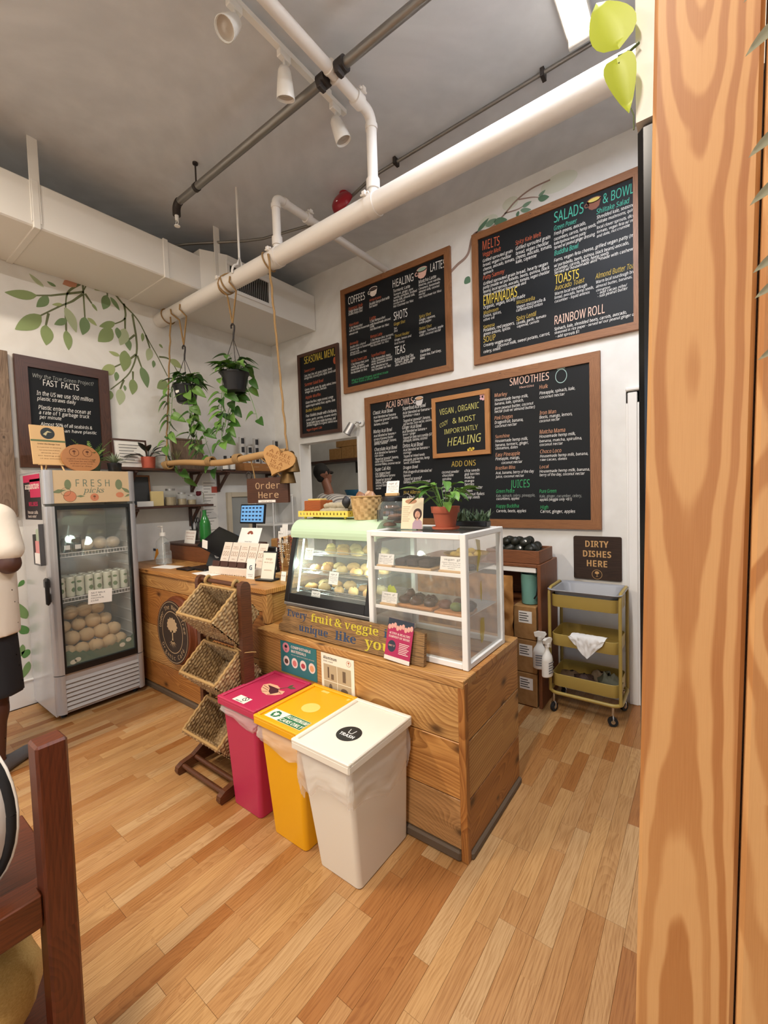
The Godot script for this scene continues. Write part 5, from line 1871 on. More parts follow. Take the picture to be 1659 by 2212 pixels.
	flat_rect(g,-4.36,-3.955,1.82,1.875,v3(0,0,zf + 0.0005),RT,UP)
	partw(p,"magenta_print",g,mat("poster magenta",hx("c22a55"),0.5))
	g = Geo.new()
	write(g,"acupuncture",v3(-4.32,1.765,zf + 0.001),RT,UP,0.05,0.34,"Droid Sans",700)
	write(g,"house calls",v3(-4.28,1.575,zf + 0.001),RT,UP,0.024,0.24)
	write(g,"back relief",v3(-4.28,1.545,zf + 0.001),RT,UP,0.02,0.2)
	partw(p,"lettering",g,mats["print pale"])
	g = Geo.new()
	write(g,"WELLNESS",v3(-4.25,1.635,zf + 0.001),RT,UP,0.032,0.22,"Droid Sans",700)
	partw(p,"magenta_lettering",g,mats["poster magenta"])
	p = thing("leaflet_holder","dark wall rack with leaflets on the side of the fridge","rack",v3(-4.0,1.2,Za + 0.02))
	g = Geo.new()
	g.bx(-4.10,-3.94,1.19,1.20,Za,Za + 0.03); g.bx(-3.952,-3.94,1.2,1.5,Za,Za + 0.03); g.bx(-4.10,-4.09,1.2,1.42,Za,Za + 0.03)
	partw(p,"rack",g,mat("rack grey",hx("4c4a4c"),0.5))
	for k in 3:
		g = Geo.new()
		g.bx(-4.086,-3.955,1.2,1.28 + k*0.09,Za + 0.022 - k*0.007,Za + 0.026 - k*0.007)
		partw(p,"leaflet",g,mat("leaflet%d" % k,[hx("e9e4de"),hx("d98f8c"),hx("a9b79c")][k],0.6))

func fridge_contents(X0: float,X1: float,Za: float,Zb: float) -> void:
	# cans of coconut water, second shelf: front row of eight, two rows behind
	var y := 0.9145
	var first: Node3D = null
	for row in 3:
		for k in 8:
			var at := v3(X1 - 0.115 - row*0.07,y,Za - 0.095 - k*0.0645)
			var lb := "pale green coconut water can in the %s row, %s from the hinge side" % [["front","middle","rear"][row],["first","second","third","fourth","fifth","sixth","seventh","eighth"][k]]
			if first == null:
				first = thing("drink_can",lb,"can",at,0.0,"cans on the second fridge shelf")
				var g := Geo.new()
				g.lathe([v2(0.024,0.0),v2(0.029,0.006),v2(0.029,0.145),v2(0.0235,0.155),v2(0.0235,0.158),v2(0.021,0.156)],20)
				part(first,"body",g,mat("can body",hx("d5dac6"),0.35,0.2))
				g = Geo.new()
				g.lathe([v2(0.0235,0.158),v2(0.021,0.155),v2(0,0.155)],20)
				part(first,"top",g,mats["aluminium"])
				g = Geo.new()
				for q: Array in [[0.055,0.018],[0.115,0.009]]:
					g.sheet(8,6,func(u: float,v: float) -> Vector3:
						var a := (u - 0.5)*1.2
						return v3(cos(a)*0.0294,q[0] + (v - 0.5)*2.0*q[1]*(1.0 - pow(abs(u - 0.5)*2.0,3.0)),sin(a)*0.0294))
				part(first,"label_print",g,mat("can green",hx("5f7d55"),0.5))
			else: copy(first,at,[0.0,0.5,-0.4,0.2][(k + row) % 4],lb)
	# coconuts heaped on the floor of the fridge
	var spots := [[0.0,0.0,0],[1.0,0.1,0],[2.0,0.0,0],[3.05,0.05,0],[3.9,0.2,0],[0.4,0.0,1],[1.5,0.1,1],[2.55,0.0,1],[3.5,0.1,1],[0.05,0.25,2],[1.05,0.1,2],[2.1,0.1,2],[3.05,0.2,2],[0.6,0.2,3],[1.6,0.25,3],[2.6,0.35,3],[0.3,1.0,1],[1.3,1.0,2],[2.3,1.05,2],[1.8,1.0,3]]
	var cc: MeshInstance3D = null
	var nth := {}
	var nz := noise(77,3.0,2)
	var words := ["bottom","second","third","top"]
	var ords := ["first","second","third","fourth","fifth","sixth"]
	for q: Array in spots:
		var row: int = q[2]
		var at := v3(X1 - 0.15 - q[1]*0.10 - row*0.025,0.42 + 0.0 + row*0.096,Za - 0.125 - q[0]*0.098)
		var kk := "%d" % row
		nth[kk] = nth.get(kk,-1) + 1
		var lb := "pale husked coconut, %s layer of the heap in the fridge, %s from the hinge side" % [words[row],ords[min(nth[kk],5)]]
		if cc == null:
			var g := Geo.new()
			var R := 0.056
			g.sheet(18,12,func(u: float,v: float) -> Vector3:
				var th := v*PI
				var ph := -u*TAU
				var dd := v3(sin(th)*cos(ph),cos(th),sin(th)*sin(ph))
				return v3(0,R,0) + dd*R*(1.0 + 0.05*nz.get_noise_3dv(dd))*v3(1.0,0.98,1.1))
			cc = solo("coconut",lb,"coconut",g,mat("coconut",hx("c9ad82"),0.75),O3,"coconuts heaped at the bottom of the fridge")
			cc.position = at
		else:
			var o := copy(cc,at,rng.randf()*TAU,lb)
			o.scale = Vector3.ONE*rng.randf_range(0.88,1.08)
	# wrapped coconuts on the top shelf
	for k in 4:
		var at := v3(X1 - 0.16 - (0.1 if k == 3 else 0.0),1.264,Za - 0.30 - k*0.098 + (0.16 if k == 3 else 0.0))
		var o := thing("wrapped_coconut","film-wrapped coconut on the top fridge shelf, %s from the dark jars" % ["first","second","third","one behind, second"][k],"coconut",at,0.0,"wrapped coconuts on the top fridge shelf")
		var g := Geo.new()
		g.ball(v3(0,0.046,0),v3(0.05,0.046,0.052),18,12)
		part(o,"shell",g,mat("coconut pale",hx("d3bd92"),0.6))
		g = Geo.new()
		var nq := noise(80 + k,6.0,2)
		g.sheet(18,12,func(u: float,v: float) -> Vector3:
			var th := v*PI
			var ph := -u*TAU
			var dd := v3(sin(th)*cos(ph),cos(th),sin(th)*sin(ph))
			return v3(0,0.048,0) + dd*v3(0.052,0.048,0.054)*(1.03 + 0.05*nq.get_noise_3dv(dd)))
		part(o,"cling_film",g,film("cling film",0.22,hx("ffffff"),0.15))
	# dark jars
	for k in 3:
		var at := v3(X1 - 0.15 - (0.06 if k == 0 else 0.0),1.264,Za - 0.085 - k*0.073)
		var o := thing("preserve_jar","dark jar with a pale label on the top fridge shelf, %s from the hinge side" % ["first","second","third"][k],"jar",at,0.0,"dark jars on the top fridge shelf")
		var g := Geo.new()
		g.lathe([v2(0,0),v2(0.03,0),v2(0.033,0.006),v2(0.033,0.09),v2(0.027,0.105),v2(0.027,0.115)],18)
		part(o,"glass",g,mat("jar dark",hx("1d1a19"),0.12))
		g = Geo.new()
		g.cyl(v3(0,0.112,0),v3(0,0.13,0),0.03,0.03,18)
		part(o,"lid",g,mats["grey steel"])
		g = Geo.new()
		g.sheet(6,1,func(u: float,v: float) -> Vector3:
			var a := (u - 0.5)*1.3
			return v3(cos(a)*0.0334,0.02 + v*0.035,sin(a)*0.0334))
		part(o,"label",g,mats["paper"])
	# printed leafy strip along the foot of the pane
	var p := thing("leaf_decal","printed leafy band with cut coconuts along the foot of the fridge pane","decal",v3(X1 - 0.035,0.41,-1.36))
	var g := Geo.new()
	var xx := X1 - 0.033
	var rt := v3(0,0,-1)
	var pts := [v2(0,0)]
	for k in 22: pts.append(v2(0.49*k / 21.0,0.06 + 0.05*(1.0 - sin(PI*k / 21.0)) + 0.014*(k % 2)))
	pts.append(v2(0.49,0))
	flat(g,pts,v3(xx,0.402,Za - 0.075),rt,UP)
	partw(p,"leaf_band",g,mat("decal green",hx("4d6349"),0.7))
	g = Geo.new()
	for q: Array in [[0.05,0.02],[0.40,0.05],[0.45,0.08],[0.08,0.03]]: ellipse(g,v3(xx + 0.0006,0.402 + q[1],Za - 0.075 - q[0]),0.022,0.018,rt)
	partw(p,"coconut_print",g,mat("decal cream",hx("cfc6ae"),0.7))

# ------------------------------------------------------------------ things on top of the fridge
func fridge_top() -> void:
	var y := 1.897
	var rt := v3(0,0,-1)
	var t := thing("wood_certificate","pale wooden certificate board with a dark oval crest on a small easel","plaque",v3(-4.05,y,-1.13))
	var g := Geo.new()
	var T := Transform3D(Basis(BK,rad(10)),v3(-4.0,y + 0.05,-1.13))
	g.xf = T
	g.bx(-0.012,0,0,0.305,-0.11,0.11,0.003)
	partw(t,"board",g,mat("birch",hx("cfa873"),0.55))
	g = Geo.new()
	g.xf = T
	ellipse(g,v3(0.0008,0.245,0),0.045,0.045,rt,UP,28)
	partw(t,"crest",g,mat("crest dark",hx("23292a"),0.6))
	g = Geo.new()
	g.xf = T
	flat(g,[v2(-0.03,-0.01),v2(0.0,0.02),v2(0.028,0.008),v2(0.0,0.006),v2(-0.012,-0.02)],v3(0.0013,0.245,0),rt,UP)
	partw(t,"crest_print",g,mat("crest sand",hx("b9ad84"),0.6))
	g = Geo.new()
	g.xf = T
	flat_rect(g,-0.11,0.11,0.178,0.192,v3(0.0008,0,0),rt,UP)
	partw(t,"band",g,mat("crest green",hx("56663f"),0.6))
	g = Geo.new()
	g.xf = T
	write(g,"Under the Mango Tree",v3(0.0008,0.155,0),rt,UP,0.010,0.14,"Droid Sans",700,true)
	for k in 5: write(g,["is a partner in keeping","our ocean free of plastic","thank you","for being part","of the solution"][k],v3(0.0008,0.13 - k*0.022,0),rt,UP,0.007,0.15 - 0.02*(k % 3),"Droid Sans",400,true)
	partw(t,"lettering",g,mat("burnt brown",hx("5a3b1e"),0.7))
	g = Geo.new()
	for s: float in [-0.07,0.07]: g.cyl(v3(-3.96,y,-1.13 + s),v3(-4.03,y + 0.09,-1.13 + s*0.8),0.006,0.006,8)
	g.cyl(v3(-4.14,y,-1.13),v3(-4.03,y + 0.2,-1.13),0.006,0.006,8)
	g.bx(-4.01,-3.975,y + 0.045,y + 0.053,-1.21,-1.05)
	partw(t,"easel",g,mats["birch"])
	t = thing("round_wood_sign","round orange-brown wooden sign burnt with two emblems, on the fridge","plaque",v3(-3.97,y,-1.32))
	g = Geo.new()
	T = Transform3D(Basis(BK,rad(8)),v3(-3.955,y + 0.0,-1.32))
	g.xf = T*Transform3D(Basis(BK,-PI / 2),v3(0,0.108,0))
	g.lathe([v2(0,-0.02),v2(0.13,-0.02),v2(0.133,-0.017),v2(0.133,-0.003),v2(0.13,0),v2(0,0)],40,O3,0.83,1.0)
	partw(t,"disc",g,mat("round sign wood",hx("a9713f"),0.55))
	g = Geo.new()
	g.xf = T
	for s: float in [-0.045,0.045]:
		ring(g,v3(0.0008,0.15,s),0.03,0.033,rt,UP,28)
		tree_mark(g,v3(0.0008,0.15,s),0.022,rt)
	for k in 4: write(g,["Organic and locally made","with love for the island","and for your body","every day"][k],v3(0.0008,0.095 - k*0.019,0),rt,UP,0.008,0.2 - 0.022*k,"Droid Sans",400,true)
	partw(t,"burnt_print",g,mat("burnt",hx("5d3216"),0.7))
	# fern and a black potted spiky plant
	t = thing("fern","dense fern in a green pot behind the round wooden sign","potted plant",v3(-4.10,y,-1.44))
	g = Geo.new()
	g.lathe([v2(0,0.002),v2(0.05,0.002),v2(0.065,0.09),v2(0.06,0.09),v2(0,0.08)],18)
	part(t,"pot",g,mat("pot olive",hx("66704f"),0.6))
	var r := RandomNumberGenerator.new()
	r.seed = 91
	for k in 46:
		var a := r.randf()*TAU
		var ln := r.randf_range(0.16,0.32)
		g = Geo.new()
		var el := r.randf_range(0.15,1.2)
		frond(g,v3(0,0.085,0),v3(cos(a)*cos(el),sin(el),sin(a)*cos(el)),ln,0.02)
		part(t,"frond",g,mat("fern green%d" % (k % 3),[hx("6a8a42"),hx("7d9a4c"),hx("567538")][k % 3],0.6))
	t = thing("air_plant","grey-green spiky plant in a black pot on the fridge corner","potted plant",v3(-3.99,y,-1.565))
	g = Geo.new()
	g.lathe([v2(0,0.001),v2(0.045,0.001),v2(0.055,0.075),v2(0.05,0.075),v2(0,0.065)],18)
	part(t,"pot",g,mats["black plastic"])
	for k in 60:
		var a := r.randf()*TAU
		var el := r.randf_range(0.35,1.4)
		g = Geo.new()
		blade(g,v3(0,0.065,0),v3(cos(a)*cos(el),sin(el),sin(a)*cos(el)),r.randf_range(0.07,0.15),0.006)
		part(t,"leaf",g,mat("air plant",hx("7d8b6d"),0.7))

# ------------------------------------------------------------------ leaves
func blade(g: Geo,p: Vector3,d: Vector3,ln: float,w: float,droop := 0.6) -> void:
	d = d.normalized()
	var sd := d.cross(UP)
	if sd.length() < 0.05: sd = RT
	sd = sd.normalized()
	g.sheet(2,5,func(u: float,v: float) -> Vector3:
		var c := p + d*ln*v + Vector3.DOWN*ln*droop*v*v*0.35
		var ww := w*(1.0 - pow(v,2.2)) + 0.0004
		return c + sd*(u - 0.5)*2.0*ww + UP*abs(u - 0.5)*ww*0.8)

func frond(g: Geo,p: Vector3,d: Vector3,ln: float,w: float) -> void:
	d = d.normalized()
	var sd := d.cross(UP).normalized()
	var n := 9
	for k in n:
		var v := (k + 1.0) / (n + 1.0)
		var c := p + d*ln*v + Vector3.DOWN*ln*v*v*0.25
		var l := w*2.2*(1.0 - v*0.75)
		for s: float in [-1.0,1.0]:
			var e := c + (sd*s + d*0.6).normalized()*l
			var m := c.lerp(e,0.45)
			g.tri(c,m + d*l*0.22,e); g.tri(c,e,m - d*l*0.18)
	g.tube([p,p + d*ln*0.5 + Vector3.DOWN*ln*0.06,p + d*ln + Vector3.DOWN*ln*0.25],0.0015,4,-1.0,false)

# heart-shaped or lance-shaped leaf: p is where the stalk joins, d the way it points, nrm its upper side
func leaf(g: Geo,p: Vector3,d: Vector3,nrm: Vector3,ln: float,w: float,heart := true,curl := 0.25) -> void:
	d = d.normalized()
	var sd := d.cross(nrm).normalized()
	var up := sd.cross(d)
	g.sheet(4,8,func(u: float,t: float) -> Vector3:
		var v := pow(t,1.5)
		var q := (u - 0.5)*2.0
		var prof: float
		if heart: prof = pow(maxf(sin(PI*pow(v,0.52)),0.0),0.75)
		else: prof = pow(sin(PI*pow(v*0.98 + 0.02,0.85)),0.9)
		var ww := w*0.5*prof
		var back := -0.12*ln*absf(q)*(1.0 - v) if heart else 0.0
		return p + d*(ln*v + back) + sd*q*ww + up*(absf(q)*ww*0.35 - curl*ln*v*v))

# ------------------------------------------------------------------ stand with three tilted baskets
# woven wall between four corners: rope rows run along a-b, stacked towards c-d
func weave(g: Geo,a: Vector3,b: Vector3,c: Vector3,d: Vector3,nrm: Vector3,sd: int,depth := 0.009) -> void:
	var L := (b - a).length()
	var Hh := (d - a).length()
	var rows := int(round(Hh / 0.02))
	var nu := int(ceil(L / 0.007))
	var nv := rows*4
	var nz := noise(sd,1.0,2)
	var i := g.v.size()
	var pts := []
	for j in nv + 1:
		var v := float(j) / nv
		var row := v*rows
		var fr: float = row - floorf(row)
		var bump := sin(PI*fr)
		for k in nu + 1:
			var u := float(k) / nu
			var along := u*L
			var tw := sin(TAU*(along / 0.032 + fr*0.55 + floorf(row)*0.31))
			var p := a.lerp(b,u).lerp(d.lerp(c,u),v)
			pts.append([p + nrm*depth*(0.75*bump + 0.45*tw*bump + 0.5*nz.get_noise_2d(along*30.0,row*1.3)),tw,row,along])
	var w := nu + 1
	for j in nv + 1:
		for k in w:
			var du: Vector3 = pts[j*w + mini(k + 1,nu)][0] - pts[j*w + maxi(k - 1,0)][0]
			var dv: Vector3 = pts[mini(j + 1,nv)*w + k][0] - pts[maxi(j - 1,0)*w + k][0]
			var nn := du.cross(dv).normalized()
			if nn.dot(nrm) < 0.0: nn = -nn
			var e: Array = pts[j*w + k]
			var f: float = 0.5 + 0.5*nz.get_noise_2d(e[3]*45.0,floorf(e[2])*7.3)
			g.col = Color(0.52,0.36,0.175).lerp(Color(0.17,0.095,0.04),clampf(f*1.5 - 0.3,0.0,1.0))
			g.vert(e[0],nn)
	var same := (b - a).cross(d - a).dot(nrm) > 0.0
	for j in nv:
		for k in nu:
			var q := i + j*w + k
			if same: g.tri_i(q,q + 1,q + w + 1); g.tri_i(q,q + w + 1,q + w)
			else: g.tri_i(q,q + w + 1,q + 1); g.tri_i(q,q + w,q + w + 1)
	g.col = Color(1,1,1)

func basket_stand() -> void:
	var m: Material = mats["mahogany"]
	var t := thing("basket_stand","dark wooden stand holding three tilted woven baskets","stand",v3(-2.32,0,-1.45))
	for x: float in [-2.54,-2.10]:
		var g := Geo.new()
		g.uo = v2(rng.randf(),rng.randf())
		var po := PackedVector2Array()
		for k in 11:
			var a := PI*k / 10.0
			po.append(v2(-1.455 + cos(a)*0.034,1.135 + sin(a)*0.04))
		po.append(v2(-1.489,0.03)); po.append(v2(-1.421,0.03))
		g.xf = Transform3D(Basis(v3(0,0,1),UP,v3(-1,0,0)),v3(x,0,0))
		g.slab(po,-0.017,0.017)
		partw(t,"upright",g,m)
		g = Geo.new()
		po = PackedVector2Array([v2(-1.245,0.0),v2(-1.235,0.02),v2(-1.24,0.045),v2(-1.27,0.062),v2(-1.34,0.075),v2(-1.40,0.11),v2(-1.46,0.125),v2(-1.51,0.11),v2(-1.57,0.075),v2(-1.64,0.062),v2(-1.67,0.045),v2(-1.675,0.02),v2(-1.665,0.0),v2(-1.62,0.0),v2(-1.56,0.02),v2(-1.34,0.02),v2(-1.29,0.0)])
		g.xf = Transform3D(Basis(v3(0,0,1),UP,v3(-1,0,0)),v3(x,0,0))
		g.slab(po,-0.018,0.018)
		partw(t,"foot",g,m)
	for q: Array in [[0.045,-1.275],[0.06,-1.355],[0.045,-1.64]]:
		var g := Geo.new()
		g.cyl(v3(-2.54,q[0],q[1]),v3(-2.10,q[0],q[1]),0.0135,0.0135,12)
		partw(t,"stretcher",g,m)
	for y: float in [1.137,0.783,0.43]:
		var g := Geo.new()
		g.cyl(v3(-2.54,y + 0.012,-1.452),v3(-2.10,y + 0.012,-1.452),0.0135,0.0135,12)
		partw(t,"rod",g,m)
	var lab := ["top woven basket of the dark stand","middle woven basket of the dark stand","lowest woven basket of the dark stand, half behind the pink bin"]
	for k in 3:
		var F := v3(0,0.978 - 0.353*k,-1.268)
		var R := v3(0,0.149,-0.168)
		var D := v3(0,-0.178,-0.166)
		var b := thing("woven_basket",lab[k],"basket",v3(-2.32,F.y - 0.18,-1.43),0.0,"tilted baskets on the stand")
		var xa := -2.508
		var xb := -2.132
		var g := Geo.new()
		var A := func(x: float,p: Vector3) -> Vector3: return v3(x,p.y,p.z)
		var n_in := 0.013
		var Bk := F + R
		var fb := F + D*1.0 + R*0.03
		var bb := Bk + D*0.92 - R*0.03
		var Dn := D.normalized()
		var Rn := R.normalized()
		var X := RT
		var ix := 0.012
		# outer walls
		weave(g,A.call(xa,F),A.call(xb,F),A.call(xb - ix,fb),A.call(xa + ix,fb),-Rn,1 + k)
		weave(g,A.call(xa,Bk),A.call(xb,Bk),A.call(xb - ix,bb),A.call(xa + ix,bb),Rn,11 + k)
		weave(g,A.call(xb,F),A.call(xb,Bk),A.call(xb - ix,bb),A.call(xb - ix,fb),X,21 + k)
		weave(g,A.call(xa,F),A.call(xa,Bk),A.call(xa + ix,bb),A.call(xa + ix,fb),-X,31 + k)
		weave(g,A.call(xa + ix,fb),A.call(xb - ix,fb),A.call(xb - ix,bb),A.call(xa + ix,bb),Dn,41 + k)
		# inner walls
		var e := 0.012
		var Fi := F + Rn*e
		var Bi := Bk - Rn*e
		var fi := fb + Rn*e - Dn*e
		var bi := bb - Rn*e - Dn*e
		weave(g,A.call(xa + e,Fi),A.call(xb - e,Fi),A.call(xb - ix - e,fi),A.call(xa + ix + e,fi),Rn,51 + k,0.008)
		weave(g,A.call(xa + e,Bi),A.call(xb - e,Bi),A.call(xb - ix - e,bi),A.call(xa + ix + e,bi),-Rn,61 + k,0.008)
		weave(g,A.call(xb - e,Fi),A.call(xb - e,Bi),A.call(xb - ix - e,bi),A.call(xb - ix - e,fi),-X,71 + k,0.008)
		weave(g,A.call(xa + e,Fi),A.call(xa + e,Bi),A.call(xa + ix + e,bi),A.call(xa + ix + e,fi),X,81 + k,0.008)
		weave(g,A.call(xa + ix + e,fi),A.call(xb - ix - e,fi),A.call(xb - ix - e,bi),A.call(xa + ix + e,bi),-Dn,91 + k,0.008)
		partw(b,"weave",g,mat("straw",Color.WHITE,0.75))
		g = Geo.new()
		var q := 0.006
		var ring_pts := [A.call(xa + q,F + Rn*q),A.call(xb - q,F + Rn*q),A.call(xb - q,Bk - Rn*q),A.call(xa + q,Bk - Rn*q),A.call(xa + q,F + Rn*q)]
		var fine := []
		for j in 4:
			for s in 14:
				var p: Vector3 = ring_pts[j].lerp(ring_pts[j + 1],s / 14.0)
				fine.append(p + (-Dn)*0.003*sin(s*2.2))
		fine.append(ring_pts[4])
		g.tube(fine,0.0085,8)
		partw(b,"rim",g,mat("straw pale",hx("c29c62"),0.75))
		for x: float in [-2.455,-2.17]:
			g = Geo.new()
			var c := v3(x,F.y + 0.172,-1.452)
			var pts := []
			for s in 15:
				var a := TAU*s / 14.0
				pts.append(c + v3(0.004*sin(a*2.0),cos(a)*0.024,sin(a)*0.02))
			g.tube(pts,0.0095,8)
			partw(b,"loop",g,mats["straw pale"])
		if k < 2:
			# folded cream cloth lying in the basket
			g = Geo.new()
			var o := fi.lerp(bi,0.04)
			var nz := noise(300 + k,2.0,2)
			g.sheet(16,12,func(u: float,v: float) -> Vector3:
				var w := 1.0 - pow(absf(u - 0.5)*2.0,4.0)
				var h := (0.055 + 0.03*nz.get_noise_2d(u*2.0,v*2.0))*w*sin(PI*clampf(v*0.98 + 0.01,0.0,1.0))
				var base := v3(lerpf(xb - 0.20,xb - 0.035,u),o.y,o.z) + Rn*(0.005 + v*0.16)
				return base - Dn*(0.012 + h))
			solo("folded_cloth",["cream cloth lying in the top woven basket","cream cloth lying in the middle woven basket"][k],"cloth",g,mat("cream cloth",hx("e2d8c2"),0.85),v3(-2.2,o.y,o.z),"cloths in the baskets")
	var g := Geo.new()
	g.tube([v3(-2.13,0.80,-1.41),v3(-2.085,0.775,-1.43),v3(-2.07,0.77,-1.47),v3(-2.06,0.765,-1.49)],0.003,6)
	solo("twine","loose end of pale twine tied to the right post of the basket stand","twine",g,mats["straw pale"],v3(-2.09,0.77,-1.45))

# ------------------------------------------------------------------ the two glass display cases
func price_card(label: String,at: Vector3,turn: float,w: float,h: float,lean := -12.0,block := true) -> void:
	var t := thing("price_card",label,"card",at,turn)
	var g := Geo.new()
	var y0 := 0.0
	if block:
		g.box(v3(0,0.009,0),v3(w*1.02,0.018,0.028),0.003)
		part(t,"holder",g,mats["birch"])
		y0 = 0.012
	g = Geo.new()
	var T := Transform3D(Basis(RT,rad(lean)),v3(0,y0,0))
	g.xf = T
	g.box(v3(0,h*0.5,0),v3(w,h,0.0012))
	part(t,"card",g,mats["paper"])
	g = Geo.new()
	g.xf = T
	write(g,"vegan  gf",v3(0,h*0.74,0.001),RT,UP,h*0.14,w*0.7,"Droid Sans",400,true)
	for k in 4: write(g,["organic ingredients, made","fresh each day here","nuts, oats, coconut and","dates"][k],v3(0,h*(0.56 - 0.13*k),0.001),RT,UP,h*0.07,w*[0.86,0.7,0.8,0.3][k],"Droid Sans",400,true)
	part(t,"lettering",g,mat("ink",hx("4b4742"),0.8))

func white_case() -> void:
	var we: Material = mats["white enamel"]
	var X0 := -1.435
	var X1 := -0.863
	var Z0 := -2.2
	var Z1 := -1.755
	var Y0 := 0.827
	var Y1 := 1.455
	var t := thing("white_display_case","white-framed glass pastry case with two shelves on the counter end","display case",v3((X0 + X1)*0.5,Y0,(Z0 + Z1)*0.5))
	var f := 0.03
	for x: float in [X0 + f*0.5,X1 - f*0.5]:
		for z: float in [Z0 + f*0.5,Z1 - f*0.5]:
			var g := Geo.new()
			g.box(v3(x,(Y0 + Y1)*0.5,z),v3(f,Y1 - Y0,f),0.003)
			partw(t,"post",g,we)
	for y: float in [Y0 + 0.016,Y1 - 0.014]:
		for z: float in [Z0 + f*0.5,Z1 - f*0.5]:
			var g := Geo.new()
			g.box(v3((X0 + X1)*0.5,y,z),v3(X1 - X0 - 2*f,0.028,f),0.003)
			partw(t,"rail",g,we)
		for x: float in [X0 + f*0.5,X1 - f*0.5]:
			var g := Geo.new()
			g.box(v3(x,y,(Z0 + Z1)*0.5),v3(f,0.028,Z1 - Z0 - 2*f),0.003)
			partw(t,"rail",g,we)
	var gl := glass("case glass",0.05)
	var g := Geo.new()
	g.bx(X0 + f,X1 - f,Y0 + 0.03,Y1 - 0.028,Z1 - 0.014,Z1 - 0.010)
	partw(t,"front_pane",g,gl)
	g = Geo.new()
	g.bx(X1 - 0.014,X1 - 0.010,Y0 + 0.03,Y1 - 0.028,Z0 + f,Z1 - f)
	partw(t,"side_pane",g,gl)
	g = Geo.new()
	g.bx(X0 + 0.010,X0 + 0.014,Y0 + 0.03,Y1 - 0.028,Z0 + f,Z1 - f)
	partw(t,"side_pane",g,gl)
	g = Geo.new()
	g.bx(X0 + f,(X0 + X1)*0.5,Y0 + 0.03,Y1 - 0.028,Z0 + 0.010,Z0 + 0.014)
	partw(t,"sliding_pane",g,gl)
	g = Geo.new()
	g.bx((X0 + X1)*0.5,X1 - f,Y0 + 0.03,Y1 - 0.028,Z0 + 0.018,Z0 + 0.022)
	partw(t,"sliding_pane",g,gl)
	g = Geo.new()
	g.bx(X0 + f,X1 - f,Y1 - 0.008,Y1 - 0.004,Z0 + f,Z1 - f)
	partw(t,"top_pane",g,glass("top glass",0.25,Color(0.2,0.2,0.2)))
	for y: float in [1.258,1.055]:
		g = Geo.new()
		g.bx(X0 + f + 0.002,X1 - f - 0.002,y - 0.008,y + 0.010,Z1 - 0.026,Z1 - 0.016,0.002)
		partw(t,"shelf_lip",g,we)
		g = Geo.new()
		g.bx(X0 + f + 0.002,X1 - f - 0.002,y - 0.004,y,Z0 + 0.03,Z1 - 0.026)
		partw(t,"shelf",g,glass("shelf glass",0.35,Color(0.93,0.93,0.9)))
	# yellow window paint on the side pane
	var px := X1 - 0.0096
	g = Geo.new()
	var rt := v3(0,0,-1)
	flat(g,[v2(-0.02,0.06),v2(0.03,0.05),v2(0.035,-0.02),v2(0.0,-0.10),v2(-0.015,-0.09),v2(0.005,-0.01)],v3(px,1.36,-1.90),rt,UP)
	flat(g,[v2(-0.006,0.04),v2(0.004,0.055),v2(0.012,0.0),v2(0.004,-0.05),v2(-0.008,-0.03)],v3(px,1.16,-1.93),rt,UP)
	flat(g,[v2(-0.015,0.05),v2(0.0,0.06),v2(0.03,0.055),v2(0.035,0.0),v2(0.02,-0.05),v2(-0.005,-0.065),v2(-0.02,-0.02)],v3(px,0.97,-1.93),rt,UP)
	partw(t,"window_paint",g,film("yellow window paint",0.62,hx("c9b43c"),0.7))
	case_food(X0,X1,Z0,Z1)

func lump(g: Geo,c: Vector3,r: Vector3,sd: int,amp := 0.18) -> void:
	var nz := noise(sd,2.2,2)
	g.sheet(12,8,func(u: float,v: float) -> Vector3:
		var th := v*PI
		var ph := -u*TAU
		var dd := v3(sin(th)*cos(ph),cos(th),sin(th)*sin(ph))
		var p := dd*r*(1.0 + amp*nz.get_noise_3d(dd.x*1.4 + sd,dd.y*1.4,dd.z*1.4))
		p.y = max(p.y,-r.y*0.55)
		return c + p + v3(0,r.y*0.55,0))

